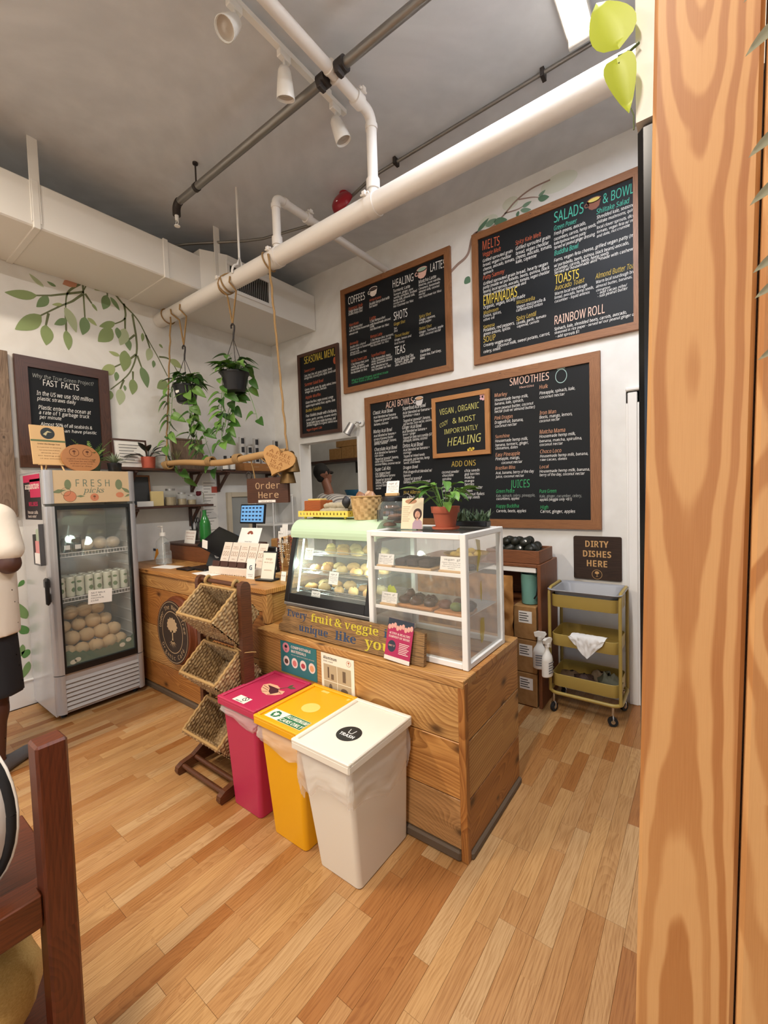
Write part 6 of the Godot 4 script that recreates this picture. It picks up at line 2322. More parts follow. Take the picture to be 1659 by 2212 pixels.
func case_food(X0: float,X1: float,Z0: float,Z1: float) -> void:
	var y := 1.2582
	var t := thing("slate_tray","dark tray of brownies on a wooden board, top shelf of the white case","tray",v3(-1.20,y,-1.90))
	var g := Geo.new()
	g.box(v3(0,0.006,0),v3(0.24,0.012,0.18),0.003)
	part(t,"board",g,mats["birch"])
	var n := 0
	for i in 3:
		for j in 2:
			n += 1
			g = Geo.new()
			g.box(v3(0,0,0),v3(0.068,0.035,0.075),0.008)
			var o := solo("brownie","dark chocolate brownie on the top shelf board, %s row, %s from the left" % [["front","back"][j],["first","second","third"][i]],"brownie",g,mat("brownie",hx("2e1d18"),0.7),O3,"brownies in the white case")
			o.position = v3(-1.275 + i*0.073,y + 0.031,-1.858 - j*0.08)
	price_card("small white card on a wood block at the left of the white case's top shelf",v3(-1.345,y,-1.795),0.0,0.10,0.062)
	price_card("small white card on a wood block at the right of the white case's top shelf",v3(-0.962,y,-1.80),0.0,0.125,0.07)
	price_card("small white card on a wood block on the white case's middle shelf",v3(-1.335,1.0552,-1.80),0.0,0.10,0.062)
	# bowl of yellow treats
	t = thing("yellow_bowl","shallow yellow bowl on the top shelf of the white case","bowl",v3(-1.0,y,-2.04))
	g = Geo.new()
	g.lathe([v2(0,0.004),v2(0.045,0.004),v2(0.05,0.0),v2(0.055,0.012),v2(0.11,0.062),v2(0.118,0.066),v2(0.118,0.070),v2(0.108,0.067),v2(0.05,0.02),v2(0,0.015)],30)
	part(t,"bowl",g,mat("bowl ochre",hx("b58a1e"),0.4))
	var r := RandomNumberGenerator.new()
	r.seed = 5
	for k in 12:
		g = Geo.new()
		lump(g,O3,v3(0.023,0.018,0.023),400 + k,0.1)
		var a := k*0.9
		var rad := 0.062 if k < 7 else 0.028
		var o := solo("lemon_bite","round yellow bite in the ochre bowl, %s ring, %s" % ["outer" if k < 7 else "inner",["first","second","third","fourth","fifth","sixth","seventh"][k % 7]],"sweet",g,mat("lemon",hx("d6b345"),0.6),O3,"yellow bites in the bowl")
		o.position = t.position + v3(cos(a)*rad,0.05 + (0.0 if k < 7 else 0.018),sin(a)*rad)
	# plate with a dark loaf by the side pane
	t = thing("cake_plate","white plate with a dark loaf by the side pane, top shelf","plate",v3(-0.925,y,-1.90))
	g = Geo.new()
	g.lathe([v2(0,0.003),v2(0.03,0.003),v2(0.05,0.009),v2(0.05,0.011),v2(0.03,0.006),v2(0,0.006)],22)
	part(t,"plate",g,mats["white enamel"])
	g = Geo.new()
	lump(g,v3(-0.925,y + 0.007,-1.90),v3(0.04,0.02,0.045),31)
	solo("dark_loaf","dark brown loaf on the white plate by the side pane","cake",g,mat("loaf",hx("4a342a"),0.8),v3(-0.925,y + 0.007,-1.90))
	# middle shelf
	y = 1.0552
	for q: Array in [[-1.19,-1.90,0.30,0.17,"left"],[-0.98,-1.87,0.22,0.16,"right"]]:
		g = Geo.new()
		g.box(v3(q[0],y + 0.009,q[1]),v3(q[2]*0.72,0.018,q[3]),0.006)
		solo("serving_board","pale wooden serving board at the %s of the white case's middle shelf" % q[4],"board",g,mats["honey wood"],v3(q[0],y,q[1]))
	var cols := [hx("3a241b"),hx("2d1b17"),hx("43291f")]
	var k := 0
	for q: Array in [[-1.27,-1.86,0.036],[-1.225,-1.93,0.036],[-1.20,-1.855,0.034],[-1.15,-1.92,0.036],[-1.12,-1.86,0.034],[-1.255,-1.89,0.03]]:
		g = Geo.new()
		lump(g,O3,v3(q[2],0.026,q[2]),500 + k,0.3)
		var o := solo("chocolate_doughnut","glazed dark chocolate doughnut on the left serving board, %s from the left" % ["first","third","fourth","fifth","sixth","second"][k],"doughnut",g,mat("chocolate%d" % (k % 3),cols[k % 3],0.35),O3,"chocolate doughnuts in the white case")
		o.position = v3(q[0],y + 0.018 + (0.024 if k == 5 else 0.0),q[1])
		k += 1
	k = 0
	for q: Array in [[-1.035,-1.87,0.034,"5a3526"],[-0.99,-1.92,0.03,"50301f"],[-0.965,-1.85,0.032,"5f6b2c"],[-0.92,-1.91,0.03,"3b2a26"],[-0.905,-1.87,0.022,"3c3038"]]:
		g = Geo.new()
		lump(g,O3,v3(q[2],0.026,q[2]),520 + k,0.2)
		var o := solo("cookie_ball",["brown cookie ball at the left of the right serving board","brown cookie ball at the back of the right serving board","green glazed cookie ball with white drizzle","dark cookie ball at the right back of the board","small dark cookie ball by the side pane"][k],"cookie",g,mat("cookie" + q[3],hx(q[3]),0.5),O3,"cookie balls in the white case")
		o.position = v3(q[0],y + 0.018,q[1])
		k += 1
	g = Geo.new()
	flat(g,[v2(-0.03,-0.03),v2(-0.028,0.02),v2(-0.01,0.032),v2(0.0,0.022),v2(0.012,0.028),v2(0.03,0.0),v2(0.012,-0.032)],v3(-1.34,1.13,-1.84),RT,UP)
	solo("paper_leaf","bright yellow-green paper leaf standing on the white case's middle shelf","decoration",g,mat("paper lime",hx("b5bf2a"),0.7),v3(-1.34,1.09,-1.84))

func green_case() -> void:
	var X0 := -2.145
	var X1 := -1.452
	var Y0 := 0.827
	var t := thing("chilled_display_case","chilled pastry case with a mint green curved top and sloping glass","display case",v3(-1.8,Y0,-2.05))
	var bl: Material = mats["black plastic"]
	var Zf := -1.79
	var Zt := -1.885      # top of the sloping pane
	var Zb := -2.27
	# side frames: black outline with a glass infill
	for x: float in [X0,X1 - 0.012]:
		var s := 1.0
		var G := Geo.new()
		G.xf = Transform3D(Basis(v3(0,0,1),UP,v3(-1,0,0)),v3(x + 0.012,0,0))
		var o := [v2(Zf,0.985),v2(Zt,1.40),v2(Zb,1.40),v2(Zb,0.985)]
		var i := [v2(Zf - 0.035,1.02),v2(Zt - 0.028,1.38),v2(Zb + 0.03,1.38),v2(Zb + 0.03,1.02)]
		for k in 4: G.slab(PackedVector2Array([o[k],o[(k + 1) % 4],i[(k + 1) % 4],i[k]]),0.0,0.012)
		partw(t,"side_frame",G,bl)
		G = Geo.new()
		G.xf = Transform3D(Basis(v3(0,0,1),UP,v3(-1,0,0)),v3(x + 0.009,0,0))
		G.slab(PackedVector2Array(i),0.0,0.004)
		partw(t,"side_pane",G,glass("case glass",0.05))
	# front frame: black stiles along the slope, glass between
	var up := v3(0,1.40 - 0.985,Zt - Zf)
	var L := up.length()
	var T := Transform3D(Basis(RT,up.normalized(),RT.cross(up.normalized())),v3(0,0.985,Zf))
	var g := Geo.new()
	g.xf = T
	g.bx(X0,X0 + 0.038,0,L,0,0.014,0.003)
	partw(t,"stile",g,bl)
	g = Geo.new()
	g.xf = T
	g.bx(X1 - 0.038,X1,0,L,0,0.014,0.003)
	partw(t,"stile",g,bl)
	g = Geo.new()
	g.xf = T
	g.bx(X0 + 0.038,X1 - 0.038,0,0.055,0,0.012,0.003)
	partw(t,"sill",g,bl)
	g = Geo.new()
	g.xf = T
	g.bx(X0 + 0.038,(X0 + X1)*0.5 - 0.001,0.055,L,0.003,0.008)
	partw(t,"front_pane",g,glass("case glass",0.05))
	g = Geo.new()
	g.xf = T
	g.bx((X0 + X1)*0.5 + 0.001,X1 - 0.038,0.055,L,0.003,0.008)
	partw(t,"front_pane",g,glass("case glass",0.05))
	# metal base
	g = Geo.new()
	g.bx(X0,X1,Y0,0.985,Zb,Zf - 0.002,0.004)
	partw(t,"base",g,mats["aluminium"])
	g = Geo.new()
	g.bx(X0 - 0.004,X1 + 0.002,0.965,0.985,Zf - 0.004,Zf + 0.012,0.004)
	partw(t,"front_trim",g,mats["aluminium"])
	# curved mint top
	g = Geo.new()
	var po := PackedVector2Array([v2(Zb,1.39),v2(Zb,1.497)])
	for k in 9:
		var a := PI*0.5*(1.0 - k / 8.0)
		po.append(v2(-1.95 + cos(a)*0.095,1.407 + sin(a)*0.09))
	po.append(v2(-1.857,1.385)); po.append(v2(-1.875,1.385))
	g.xf = Transform3D(Basis(v3(0,0,1),UP,v3(-1,0,0)),v3(0,0,0))
	g.slab(po,-X1,-X0)
	partw(t,"top",g,mat("mint",hx("c3ddb8"),0.35))
	# back doors
	g = Geo.new()
	g.bx(X0 + 0.012,X1 - 0.012,0.985,1.39,Zb,Zb + 0.012)
	partw(t,"back_door",g,mat("case back",hx("5d6159"),0.3))
	g = Geo.new()
	g.bx(X0 + 0.014,X1 - 0.014,0.985,0.992,Zb + 0.012,Zf - 0.012)
	partw(t,"deck",g,mat("case deck",hx("2a2c2b"),0.3,0.4))
	# light strips inside, up the two front corners and under the top
	for q: Array in [[v3(X0 + 0.052,1.04,-1.85),v3(X0 + 0.052,1.37,-1.92)],[v3(X1 - 0.052,1.04,-1.85),v3(X1 - 0.052,1.37,-1.92)]]:
		g = Geo.new()
		g.cyl(q[0],q[1],0.006,0.006,8)
		partw(t,"light_strip",g,glow("case strip",hx("e4fff2"),5.0))
		var l := OmniLight3D.new()
		l.name = "strip_light"
		t.add_child(l,true)
		l.position = (q[0] + q[1])*0.5 - t.position + v3(0.03 if q[0].x < -1.8 else -0.03,0,-0.03)
		l.light_energy = 0.16
		l.light_size = 0.05
		l.omni_range = 12.0
		l.light_color = hx("e6fff0")
		l.shadow_enabled = true
	# wire shelves
	var ys := [1.275,1.16,1.045]
	var zf := [-1.925,-1.895,-1.865]
	for k in 3:
		g = Geo.new()
		var y: float = ys[k]
		var z1: float = zf[k]
		for j in 17:
			var z := lerpf(Zb + 0.03,z1,j / 16.0)
			g.cyl(v3(X0 + 0.05,y,z),v3(X1 - 0.05,y,z),0.0017,0.0017,5)
		for j in 3: g.cyl(v3(lerpf(X0 + 0.05,X1 - 0.05,j / 2.0),y - 0.004,Zb + 0.03),v3(lerpf(X0 + 0.05,X1 - 0.05,j / 2.0),y - 0.004,z1),0.003,0.003,6)
		var lp := []
		for q: Array in [[X0 + 0.05,z1 - 0.03,0.0],[X0 + 0.052,z1,0.004],[X0 + 0.06,z1 + 0.004,0.022],[X1 - 0.06,z1 + 0.004,0.022],[X1 - 0.052,z1,0.004],[X1 - 0.05,z1 - 0.03,0.0]]: lp.append(v3(q[0],y + q[2],q[1]))
		g.tube(lp,0.0028,6)
		g.cyl(v3(X0 + 0.05,y - 0.004,z1 + 0.002),v3(X1 - 0.05,y - 0.004,z1 + 0.002),0.003,0.003,6)
		partw(t,"wire_shelf",g,mats["chrome"])
	# empanadas and rolls
	var r := RandomNumberGenerator.new()
	r.seed = 15
	var pal := [hx("cfa763"),hx("d9b878"),hx("c0934f"),hx("b7a06a")]
	var nth := ["first","second","third","fourth","fifth"]
	for k in 3:
		for row in 2:
			for j in 5:
				if k == 0 and row == 0 and j < 1: continue
				var g2 := Geo.new()
				var sx := r.randf_range(0.038,0.052)
				lump(g2,O3,v3(sx,r.randf_range(0.026,0.036),sx*0.75),600 + k*20 + row*6 + j,0.22)
				var o := solo("empanada","baked empanada on the %s shelf of the chilled case, %s row, %s from the left" % [["top","middle","bottom"][k],["front","back"][row],nth[j]],"pastry",g2,mat("pastry%d" % ((k + j + row) % 4),pal[(k + j + row) % 4],0.55),O3,"empanadas in the chilled case")
				o.position = v3(X0 + 0.115 + j*0.115 + r.randf_range(-0.012,0.012),ys[k] + 0.002,zf[k] - 0.055 - row*0.115)
				o.rotation.y = r.randf_range(-0.5,0.5)
	# price cards on the wire fronts
	for q: Array in [[-2.035,1.275,-1.905,"top left"],[-1.52,1.262,-1.905,"top right"],[-1.80,1.145,-1.875,"middle"],[-1.93,1.02,-1.845,"bottom left"]]:
		price_card("white price card on the chilled case's wire shelf, %s" % q[3],v3(q[0],q[1] - 0.035,q[2] + 0.008),0.0,0.075,0.075,-13.0,false)

# ------------------------------------------------------------------ things on top of the cases
func case_tops() -> void:
	var y := 1.4975
	var t := thing("yellow_tray","yellow pierced metal tray on the mint top, with wrapped bars","tray",v3(-1.94,y,-2.02),rad(2))
	var g := Geo.new()
	var W := 0.42
	var D := 0.17
	var yel := mat("tray yellow",hx("e8d25a"),0.4)
	g.box(v3(0,0.02,0),v3(W,0.004,D))
	part(t,"bed",g,yel)
	# four pierced sides: strips with posts between the holes
	for s: Array in [[v3(0,0,D*0.5),0.0,W],[v3(0,0,-D*0.5),0.0,W],[v3(W*0.5,0,0),PI / 2,D],[v3(-W*0.5,0,0),PI / 2,D]]:
		g = Geo.new()
		g.xf = Transform3D(Basis(UP,s[1]),s[0])
		var l: float = s[2]
		g.box(v3(0,0.021,0),v3(l,0.012,0.003)); g.box(v3(0,0.0465,0),v3(l,0.011,0.003),0.001)
		var n := int(l / 0.03)
		for k in n + 1: g.box(v3(-l*0.5 + 0.01 + k*(l - 0.02) / n,0.034,0),v3(0.019,0.016,0.003))
		part(t,"pierced_side",g,yel)
	for q: Array in [[-0.17,0.06],[0.17,0.06],[-0.17,-0.06],[0.17,-0.06]]:
		g = Geo.new()
		g.ball(v3(q[0],0.009,q[1]),v3(0.01,0.009,0.01),10,6)
		part(t,"foot",g,yel)
	g = Geo.new()
	g.tube([v3(-0.21,0.045,0.03),v3(-0.228,0.055,0.02),v3(-0.23,0.05,-0.02),v3(-0.21,0.045,-0.03)],0.003,6)
	part(t,"handle",g,yel)
	g = Geo.new()
	g.bx(-2.13,-1.98,y + 0.024,y + 0.118,-2.085,-1.965,0.004)
	solo("wooden_box","small light wooden box standing in the yellow tray","box",g,tinted("box wood",mats["honey wood"],hx("dca878")),v3(-2.05,y + 0.023,-2.02))
	g = Geo.new()
	g.bx(-2.115,-2.0,y + 0.118,y + 0.13,-2.05,-1.985,0.003)
	solo("yellow_bar","cream wrapped bar lying on the small wooden box","snack bar",g,mat("bar cream",hx("d9c06e"),0.5),v3(-2.05,y + 0.118,-2.02))
	var lb := ["bundle of dried herbs in the yellow tray, front","bundle of dried herbs in the yellow tray, behind","bundle of dried herbs lying on the others in the yellow tray"]
	for k in 3:
		g = Geo.new()
		var nz := noise(700 + k,14.0,2)
		g.sheet(14,26,func(u: float,v: float) -> Vector3:
			var a := -u*TAU
			var r := 0.022*(1.0 - pow(absf(v - 0.5)*2.0,6.0)*0.5)*(1.0 + 0.35*nz.get_noise_3d(cos(a),sin(a),v*6.0))
			return v3((v - 0.5)*0.22,r*cos(a),r*sin(a)))
		var o := solo("herb_bundle",lb[k],"herb bundle",g,mat("dry herb",hx("a59a80"),0.9),O3,"herb bundles in the yellow tray")
		o.position = v3(-1.865 + 0.01*k,y + 0.047 + (0.034 if k == 2 else 0.0),[-1.975,-2.03,-2.005][k])
		o.rotation.y = [0.12,0.05,0.3][k]
	# small woven basket with paper bags
	t = thing("round_basket","round straw basket on the mint top, next to the cookie jar","basket",v3(-1.628,y,-2.0))
	g = Geo.new()
	var r0 := 0.072
	var r1 := 0.09
	var Hh := 0.135
	for layer in 2:
		var inset := 0.008*layer
		var nu := 96
		var nv := 32
		var i := g.v.size()
		for j in nv + 1:
			var v := float(j) / nv
			for k in nu + 1:
				var a := TAU*k / nu
				var row := v*8.0
				var ck := sin(a*12.0 + (PI if int(floor(row)) % 2 == 1 else 0.0))*sin(PI*(row - floorf(row)))
				var rr := lerpf(r0,r1,v) + 0.004*sin(v*PI) + 0.004*ck - inset
				g.col = Color(0.62,0.42,0.19).lerp(Color(0.42,0.26,0.1),0.5 + 0.5*sin(floorf(row)*5.1 + floorf(a*3.8)*2.3))
				g.vert(v3(cos(a)*rr,v*Hh,sin(a)*rr),v3(cos(a) - 0.4*ck*sin(a),0.0,sin(a) + 0.4*ck*cos(a))*(1.0 if layer == 0 else -1.0))
		for j in nv:
			for k in nu:
				var q := i + j*(nu + 1) + k
				if layer == 0: g.tri_i(q,q + nu + 1,q + nu + 2); g.tri_i(q,q + nu + 2,q + 1)
				else: g.tri_i(q,q + nu + 2,q + nu + 1); g.tri_i(q,q + 1,q + nu + 2)
	g.col = Color.WHITE
	g.disc(v3(0,0.002,0),Vector3.DOWN,r0,30)
	part(t,"weave",g,mats["straw"])
	g = Geo.new()
	var rim := []
	for k in 37: rim.append(v3(cos(TAU*k / 36.0)*(r1 - 0.002),Hh,sin(TAU*k / 36.0)*(r1 - 0.002)))
	g.tube(rim,0.006,8,-1.0,false)
	part(t,"rim",g,mats["straw pale"])
	for k in 3:
		g = Geo.new()
		var nz := noise(720 + k,2.5,2)
		g.sheet(12,10,func(u: float,v: float) -> Vector3:
			var a := -u*TAU
			var rr := 0.032*(1.0 + 0.3*nz.get_noise_2d(cos(a)*1.5,v*3.0 + sin(a)))*sin(PI*(0.15 + 0.8*v)) 
			return v3(cos(a)*rr*1.3,v*0.085,sin(a)*rr))
		var o := solo("snack_bag","brown snack bag in the round straw basket, %s" % ["left","right","middle"][k],"bag",g,mat("snack brown%d" % k,[hx("8a5f42"),hx("a27a58"),hx("c3a284")][k],0.45),O3,"snack bags in the straw basket")
		o.position = t.position + v3([-0.03,0.032,0.0][k],0.085,[0.0,0.01,-0.03][k])
		o.rotation.z = [0.3,-0.3,0.05][k]
	g = Geo.new()
	g.sheet(14,8,func(u: float,v: float) -> Vector3:
		var a := -u*TAU
		return v3(-1.752,y + 0.105,-1.96) + v3(cos(a)*0.03,0,sin(a)*0.022)*sin(PI*(0.08 + 0.84*v)) + v3(0,(v - 0.5)*0.075,0))
	solo("dark_pouch","small black pouch between the yellow tray and the straw basket","pouch",g,mat("pouch black",hx("1c1d20"),0.5),v3(-1.752,y + 0.06,-1.96))
	# cookie jar
	y = 1.4555
	t = thing("cookie_jar","round glass jar of cookies with a black lid on the white case","jar",v3(-1.415,y,-1.99))
	g = Geo.new()
	g.lathe([v2(0.0,0.001),v2(0.07,0.001),v2(0.088,0.012),v2(0.098,0.04),v2(0.099,0.09),v2(0.09,0.125),v2(0.072,0.145),v2(0.068,0.155)],32)
	part(t,"glass",g,glass("jar glass",0.08))
	g = Geo.new()
	g.lathe([v2(0,0.176),v2(0.066,0.176),v2(0.071,0.172),v2(0.073,0.15),v2(0.07,0.148),v2(0,0.148)],32)
	part(t,"lid",g,mats["black plastic"])
	g = Geo.new()
	g.sheet(16,12,func(u: float,v: float) -> Vector3:
		var a := rad(60) + u*1.1
		return v3(cos(a + 1.2)*0.0995,0.03 + v*0.07,sin(a + 1.2)*0.0995))
	part(t,"label",g,mat("label dark",hx("22272a"),0.5))
	for k in 7:
		g = Geo.new()
		lump(g,O3,v3(0.045,0.014,0.045),800 + k,0.12)
		var o := solo("cookie","brown cookie in the glass jar, %s from the bottom" % ["first","second","third","fourth","fifth","sixth","seventh"][k],"cookie",g,mat("cookie brown",hx("6e4b33"),0.8),O3,"cookies in the jar")
		o.position = t.position + v3([-0.03,0.035,-0.02,0.03,-0.03,0.03,0.0][k],0.008 + k*0.0165,[0.02,-0.01,-0.03,0.03,0.0,-0.02,0.02][k])
	price_card("white card on a wood block on the cookie jar's black lid",v3(-1.42,y + 0.1765,-1.98),0.1,0.08,0.075)
	# metal tongs on the jar
	g = Geo.new()
	g.tube([v3(-1.37,y + 0.18,-2.02),v3(-1.33,y + 0.19,-2.0),v3(-1.29,y + 0.165,-1.99)],0.004,6)
	solo("tongs","thin steel tongs resting on the cookie jar lid","tongs",g,mats["chrome"],v3(-1.33,y + 0.177,-2.0))
	# booklet with a portrait
	t = thing("portrait_card","tall card with a drawn woman beside the cookie jar","card",v3(-1.235,y,-1.93))
	var T := Transform3D(Basis(UP,0.08)*Basis(RT,rad(-9)),v3(-1.255,y,-1.915))
	g = Geo.new()
	g.xf = T
	g.bx(-0.065,0.065,0,0.165,-0.002,0.0,0.0)
	partw(t,"card",g,mat("card cream",hx("ead9b6"),0.6))
	g = Geo.new()
	g.xf = T
	flat(g,[v2(0.005,0.0),v2(0.064,0.0),v2(0.06,0.04),v2(0.045,0.052),v2(0.02,0.05),v2(0.006,0.03)],v3(0,0,0.0006),RT,UP)
	partw(t,"top_print",g,mat("print lilac",hx("b79aa5"),0.7))
	g = Geo.new()
	g.xf = T
	ellipse(g,v3(0.033,0.08,0.0008),0.026,0.03)
	partw(t,"hair_print",g,mat("print hair",hx("4a3028"),0.7))
	g = Geo.new()
	g.xf = T
	ellipse(g,v3(0.033,0.076,0.0012),0.015,0.02)
	flat_rect(g,0.027,0.039,0.045,0.065,v3(0,0,0.0012),RT,UP)
	partw(t,"face_print",g,mat("print face",hx("d9a488"),0.7))
	g = Geo.new()
	g.xf = T
	ellipse(g,v3(-0.01,0.148,0.0006),0.035,0.013)
	for k in 8: flat_rect(g,-0.058,-0.012 - 0.006*(k % 3),0.118 - k*0.011,0.120 - k*0.011,v3(0,0,0.0006),RT,UP)
	partw(t,"text_print",g,mat("print tan",hx("b07f5c"),0.7))
	# potted plant
	t = thing("leafy_plant","leafy green plant in a terracotta pot on the white case","potted plant",v3(-1.068,y,-1.95))
	g = Geo.new()
	g.lathe([v2(0,0.001),v2(0.066,0.001),v2(0.07,0.006),v2(0.07,0.014),v2(0.058,0.012),v2(0,0.012)],28)
	part(t,"saucer",g,mat("terracotta",hx("a9553a"),0.7))
	g = Geo.new()
	g.lathe([v2(0.05,0.012),v2(0.064,0.085),v2(0.071,0.086),v2(0.074,0.118),v2(0.067,0.118),v2(0.064,0.10),v2(0.0,0.10)],28)
	part(t,"pot",g,mats["terracotta"])
	var r := RandomNumberGenerator.new()
	r.seed = 33
	var greens := [hx("4f7a2c"),hx("5f8a35"),hx("3d6526"),hx("6c9440")]
	for k in 26:
		var a := k*2.4 + r.randf_range(-0.3,0.3)
		var el := r.randf_range(0.5,1.35)
		var st := r.randf_range(0.06,0.15)
		var d := v3(cos(a)*cos(el),sin(el),sin(a)*cos(el))
		var base := v3(cos(a)*0.02,0.10,sin(a)*0.02)
		var tip := base + d*st
		g = Geo.new()
		g.tube([base,base.lerp(tip,0.5) + v3(0,0.01,0),tip],0.0022,5,0.0015)
		var out := v3(cos(a),r.randf_range(-0.25,0.45),sin(a)).normalized()
		leaf(g,tip,out,v3(0,1,0) + v3(r.randf_range(-0.3,0.3),0,r.randf_range(-0.3,0.3)),r.randf_range(0.085,0.125),r.randf_range(0.04,0.055),false,0.3)
		part(t,"leaf",g,mat("plant green%d" % (k % 4),greens[k % 4],0.45))
	# low spiky planter behind the white case
	t = thing("spiky_planter","grey-green spiky plant standing behind the white case's back edge","potted plant",v3(-1.02,y,-2.15))
	g = Geo.new()
	g.box(v3(0,0.016,0),v3(0.2,0.03,0.06),0.004)
	part(t,"trough",g,mats["black plastic"])
	for k in 90:
		var x := r.randf_range(-0.1,0.1)
		var a := r.randf()*TAU
		var el := r.randf_range(0.6,1.45)
		g = Geo.new()
		blade(g,v3(x,0.03,r.randf_range(-0.015,0.015)),v3(cos(a)*cos(el),sin(el),sin(a)*cos(el)*0.6),r.randf_range(0.04,0.085),0.006,0.3)
		part(t,"leaf",g,mat("spiky%d" % (k % 2),[hx("667a5c"),hx("52684a")][k % 2],0.6))

# ------------------------------------------------------------------ rolling cart and the corner behind the counter
func tray(p: Node3D,x0: float,x1: float,y0: float,y1: float,z0: float,z1: float,m: Material) -> void:
	var rows := []
	for q: Array in [[0.0,0.02],[0.004,0.0],[y1 - y0,0.0],[y1 - y0 + 0.003,0.003],[y1 - y0,0.006],[0.006,0.008]]:
		var po := rounded(v2(x0 + q[1],z0 + q[1]),v2(x1 - q[1],z1 - q[1]),0.05 - q[1])
		var l := []
		for v in po: l.append(v3(v.x,y0 + q[0],v.y))
		rows.append(l)
	var g := Geo.new()
	loops(g,rows)
	for e: Array in [[rows[0],false],[rows[5],true]]:
		var l: Array = e[0]
		for j in range(1,l.size() - 1):
			if e[1]: g.tri(l[0],l[j + 1],l[j])
			else: g.tri(l[0],l[j],l[j + 1])
	partw(p,"tray",g,m)

func cart() -> void:
	var m := mat("cart mustard",hx("a8904a"),0.4)
	var t := thing("rolling_cart","mustard yellow three-tier metal cart on wheels under the dishes sign","cart",v3(-0.69,0,-3.38))
	var X0 := -0.92
	var X1 := -0.46
	var Z0 := -3.56
	var Z1 := -3.2
	for q: Array in [[0.785,0.875],[0.50,0.585],[0.20,0.29]]: tray(t,X0 + 0.008,X1 - 0.008,q[0],q[1],Z0 + 0.02,Z1 - 0.012,m)
	# tube frame: an upside-down U at each end and a hoop at the foot
	for x: float in [X0,X1]:
		var g := Geo.new()
		var pts := [v3(x,0.16,Z1 - 0.02)]
		arc(pts,v3(x,0.87,Z1 - 0.07),v3(0,0,0.05),v3(0,0.05,0),6)
		arc(pts,v3(x,0.87,Z0 + 0.07),v3(0,0.05,0),v3(0,0,-0.05),6)
		pts.append(v3(x,0.16,Z0 + 0.02))
		g.tube(pts,0.0115,10)
		partw(t,"end_tube",g,m)
	var g := Geo.new()
	var loop := []
	for v in rounded(v2(X0 - 0.004,Z0 + 0.01),v2(X1 + 0.004,Z1 + 0.004),0.06,7): loop.append(v3(v.x,0.158,v.y))
	loop.append(loop[0])
	g.tube(loop,0.0125,10,-1.0,false)
	partw(t,"foot_hoop",g,m)
	for q: Array in [[X0 + 0.02,Z1 - 0.03,0.3],[X1 - 0.05,Z1 - 0.03,1.2],[X0 + 0.02,Z0 + 0.05,0.0],[X1 - 0.02,Z0 + 0.05,0.5]]:
		g = Geo.new()
		var c := v3(q[0],0.033,q[1])
		var ax := v3(cos(q[2]),0,sin(q[2]))
		g.cyl(c - ax*0.011,c + ax*0.011,0.032,0.032,18)
		var w := partw(t,"caster",g,mats["black rubber"])
		g = Geo.new()
		g.cyl(c - ax*0.013,c + ax*0.013,0.014,0.014,12)
		g.cyl(c + v3(0,0.045,0),c + v3(0,0.115,0),0.009,0.009,10)
		for s: float in [-1.0,1.0]: g.tube([c + ax*0.015*s,c + ax*0.015*s + v3(0,0.03,0),c + v3(0,0.048,0)],0.006,6)
		partw(w,"fork",g,mats["chrome"])
	# grey tub on top
	t = thing("dish_tub","grey plastic dish tub standing in the top of the mustard cart","tub",v3(-0.69,0.79,-3.38))
	g = Geo.new()
	var rows := []
	for q: Array in [[0.0,0.055],[0.01,0.045],[0.105,0.02],[0.112,-0.012],[0.12,-0.014],[0.12,-0.006],[0.108,0.026],[0.02,0.05],[0.014,0.06]]:
		var l := []
		for v in rounded(v2(X0 + q[1],Z0 + q[1]),v2(X1 - q[1],Z1 - q[1]),0.05): l.append(v3(v.x,0.796 + q[0],v.y))
		rows.append(l)
	loops(g,rows)
	var b: Array = rows[8]
	for j in range(1,b.size() - 1): g.tri(b[0],b[j + 1],b[j])
	partw(t,"tub",g,mat("tub grey",hx("9a9b9e"),0.45))
	# white rag over the middle tray
	g = Geo.new()
	var nz := noise(901,2.0,2)
	g.sheet(16,14,func(u: float,v: float) -> Vector3:
		var hang := 0.15*(1.0 - absf(u - 0.55)*1.7)
		var z := Z1 - 0.075 + 0.07*minf(v*2.0,1.0)
		var y := 0.596 + 0.012*sin(PI*minf(v*2.0,1.0))
		if v > 0.5:
			y = 0.597 - (v - 0.5)*2.0*maxf(hang,0.01)
			z = Z1 + 0.004
		return v3(lerpf(-0.775,-0.55,u) - (v - 0.5)*0.03,y,z + 0.012*nz.get_noise_2d(u*4.0,v*2.0) + 0.006*sin(u*22.0)*v))
	solo("white_rag","crumpled white rag hanging over the cart's middle tray","cloth",g,mat("rag white",hx("e8e6e2"),0.85),v3(-0.66,0.5,Z1))
	# dark bundles in the lowest tray
	var cols := [hx("5b4630"),hx("3f2a22"),hx("6c5a44"),hx("4b4a38")]
	for k in 4:
		g = Geo.new()
		lump(g,v3([-0.80,-0.70,-0.60,-0.54][k],0.214,[-3.34,-3.28,-3.36,-3.29][k]),v3(0.075,0.045 + 0.012*k,0.06),910 + k,0.5)
		solo("paper_bundle",["tan crumpled packet at the left of the cart's lowest tray","dark crumpled packet at the front of the cart's lowest tray","striped crumpled packet in the middle of the cart's lowest tray","brown crumpled packet at the right of the cart's lowest tray"][k],"packet",g,mat("packet%d" % k,cols[k],0.7),v3([-0.80,-0.70,-0.60,-0.54][k],0.21,-3.32),"packets in the cart's lowest tray")
	# spray bottles hooked on the cart's left end
	var lb := ["white spray bottle hooked on the cart, left one","white spray bottle hooked on the cart, right one"]
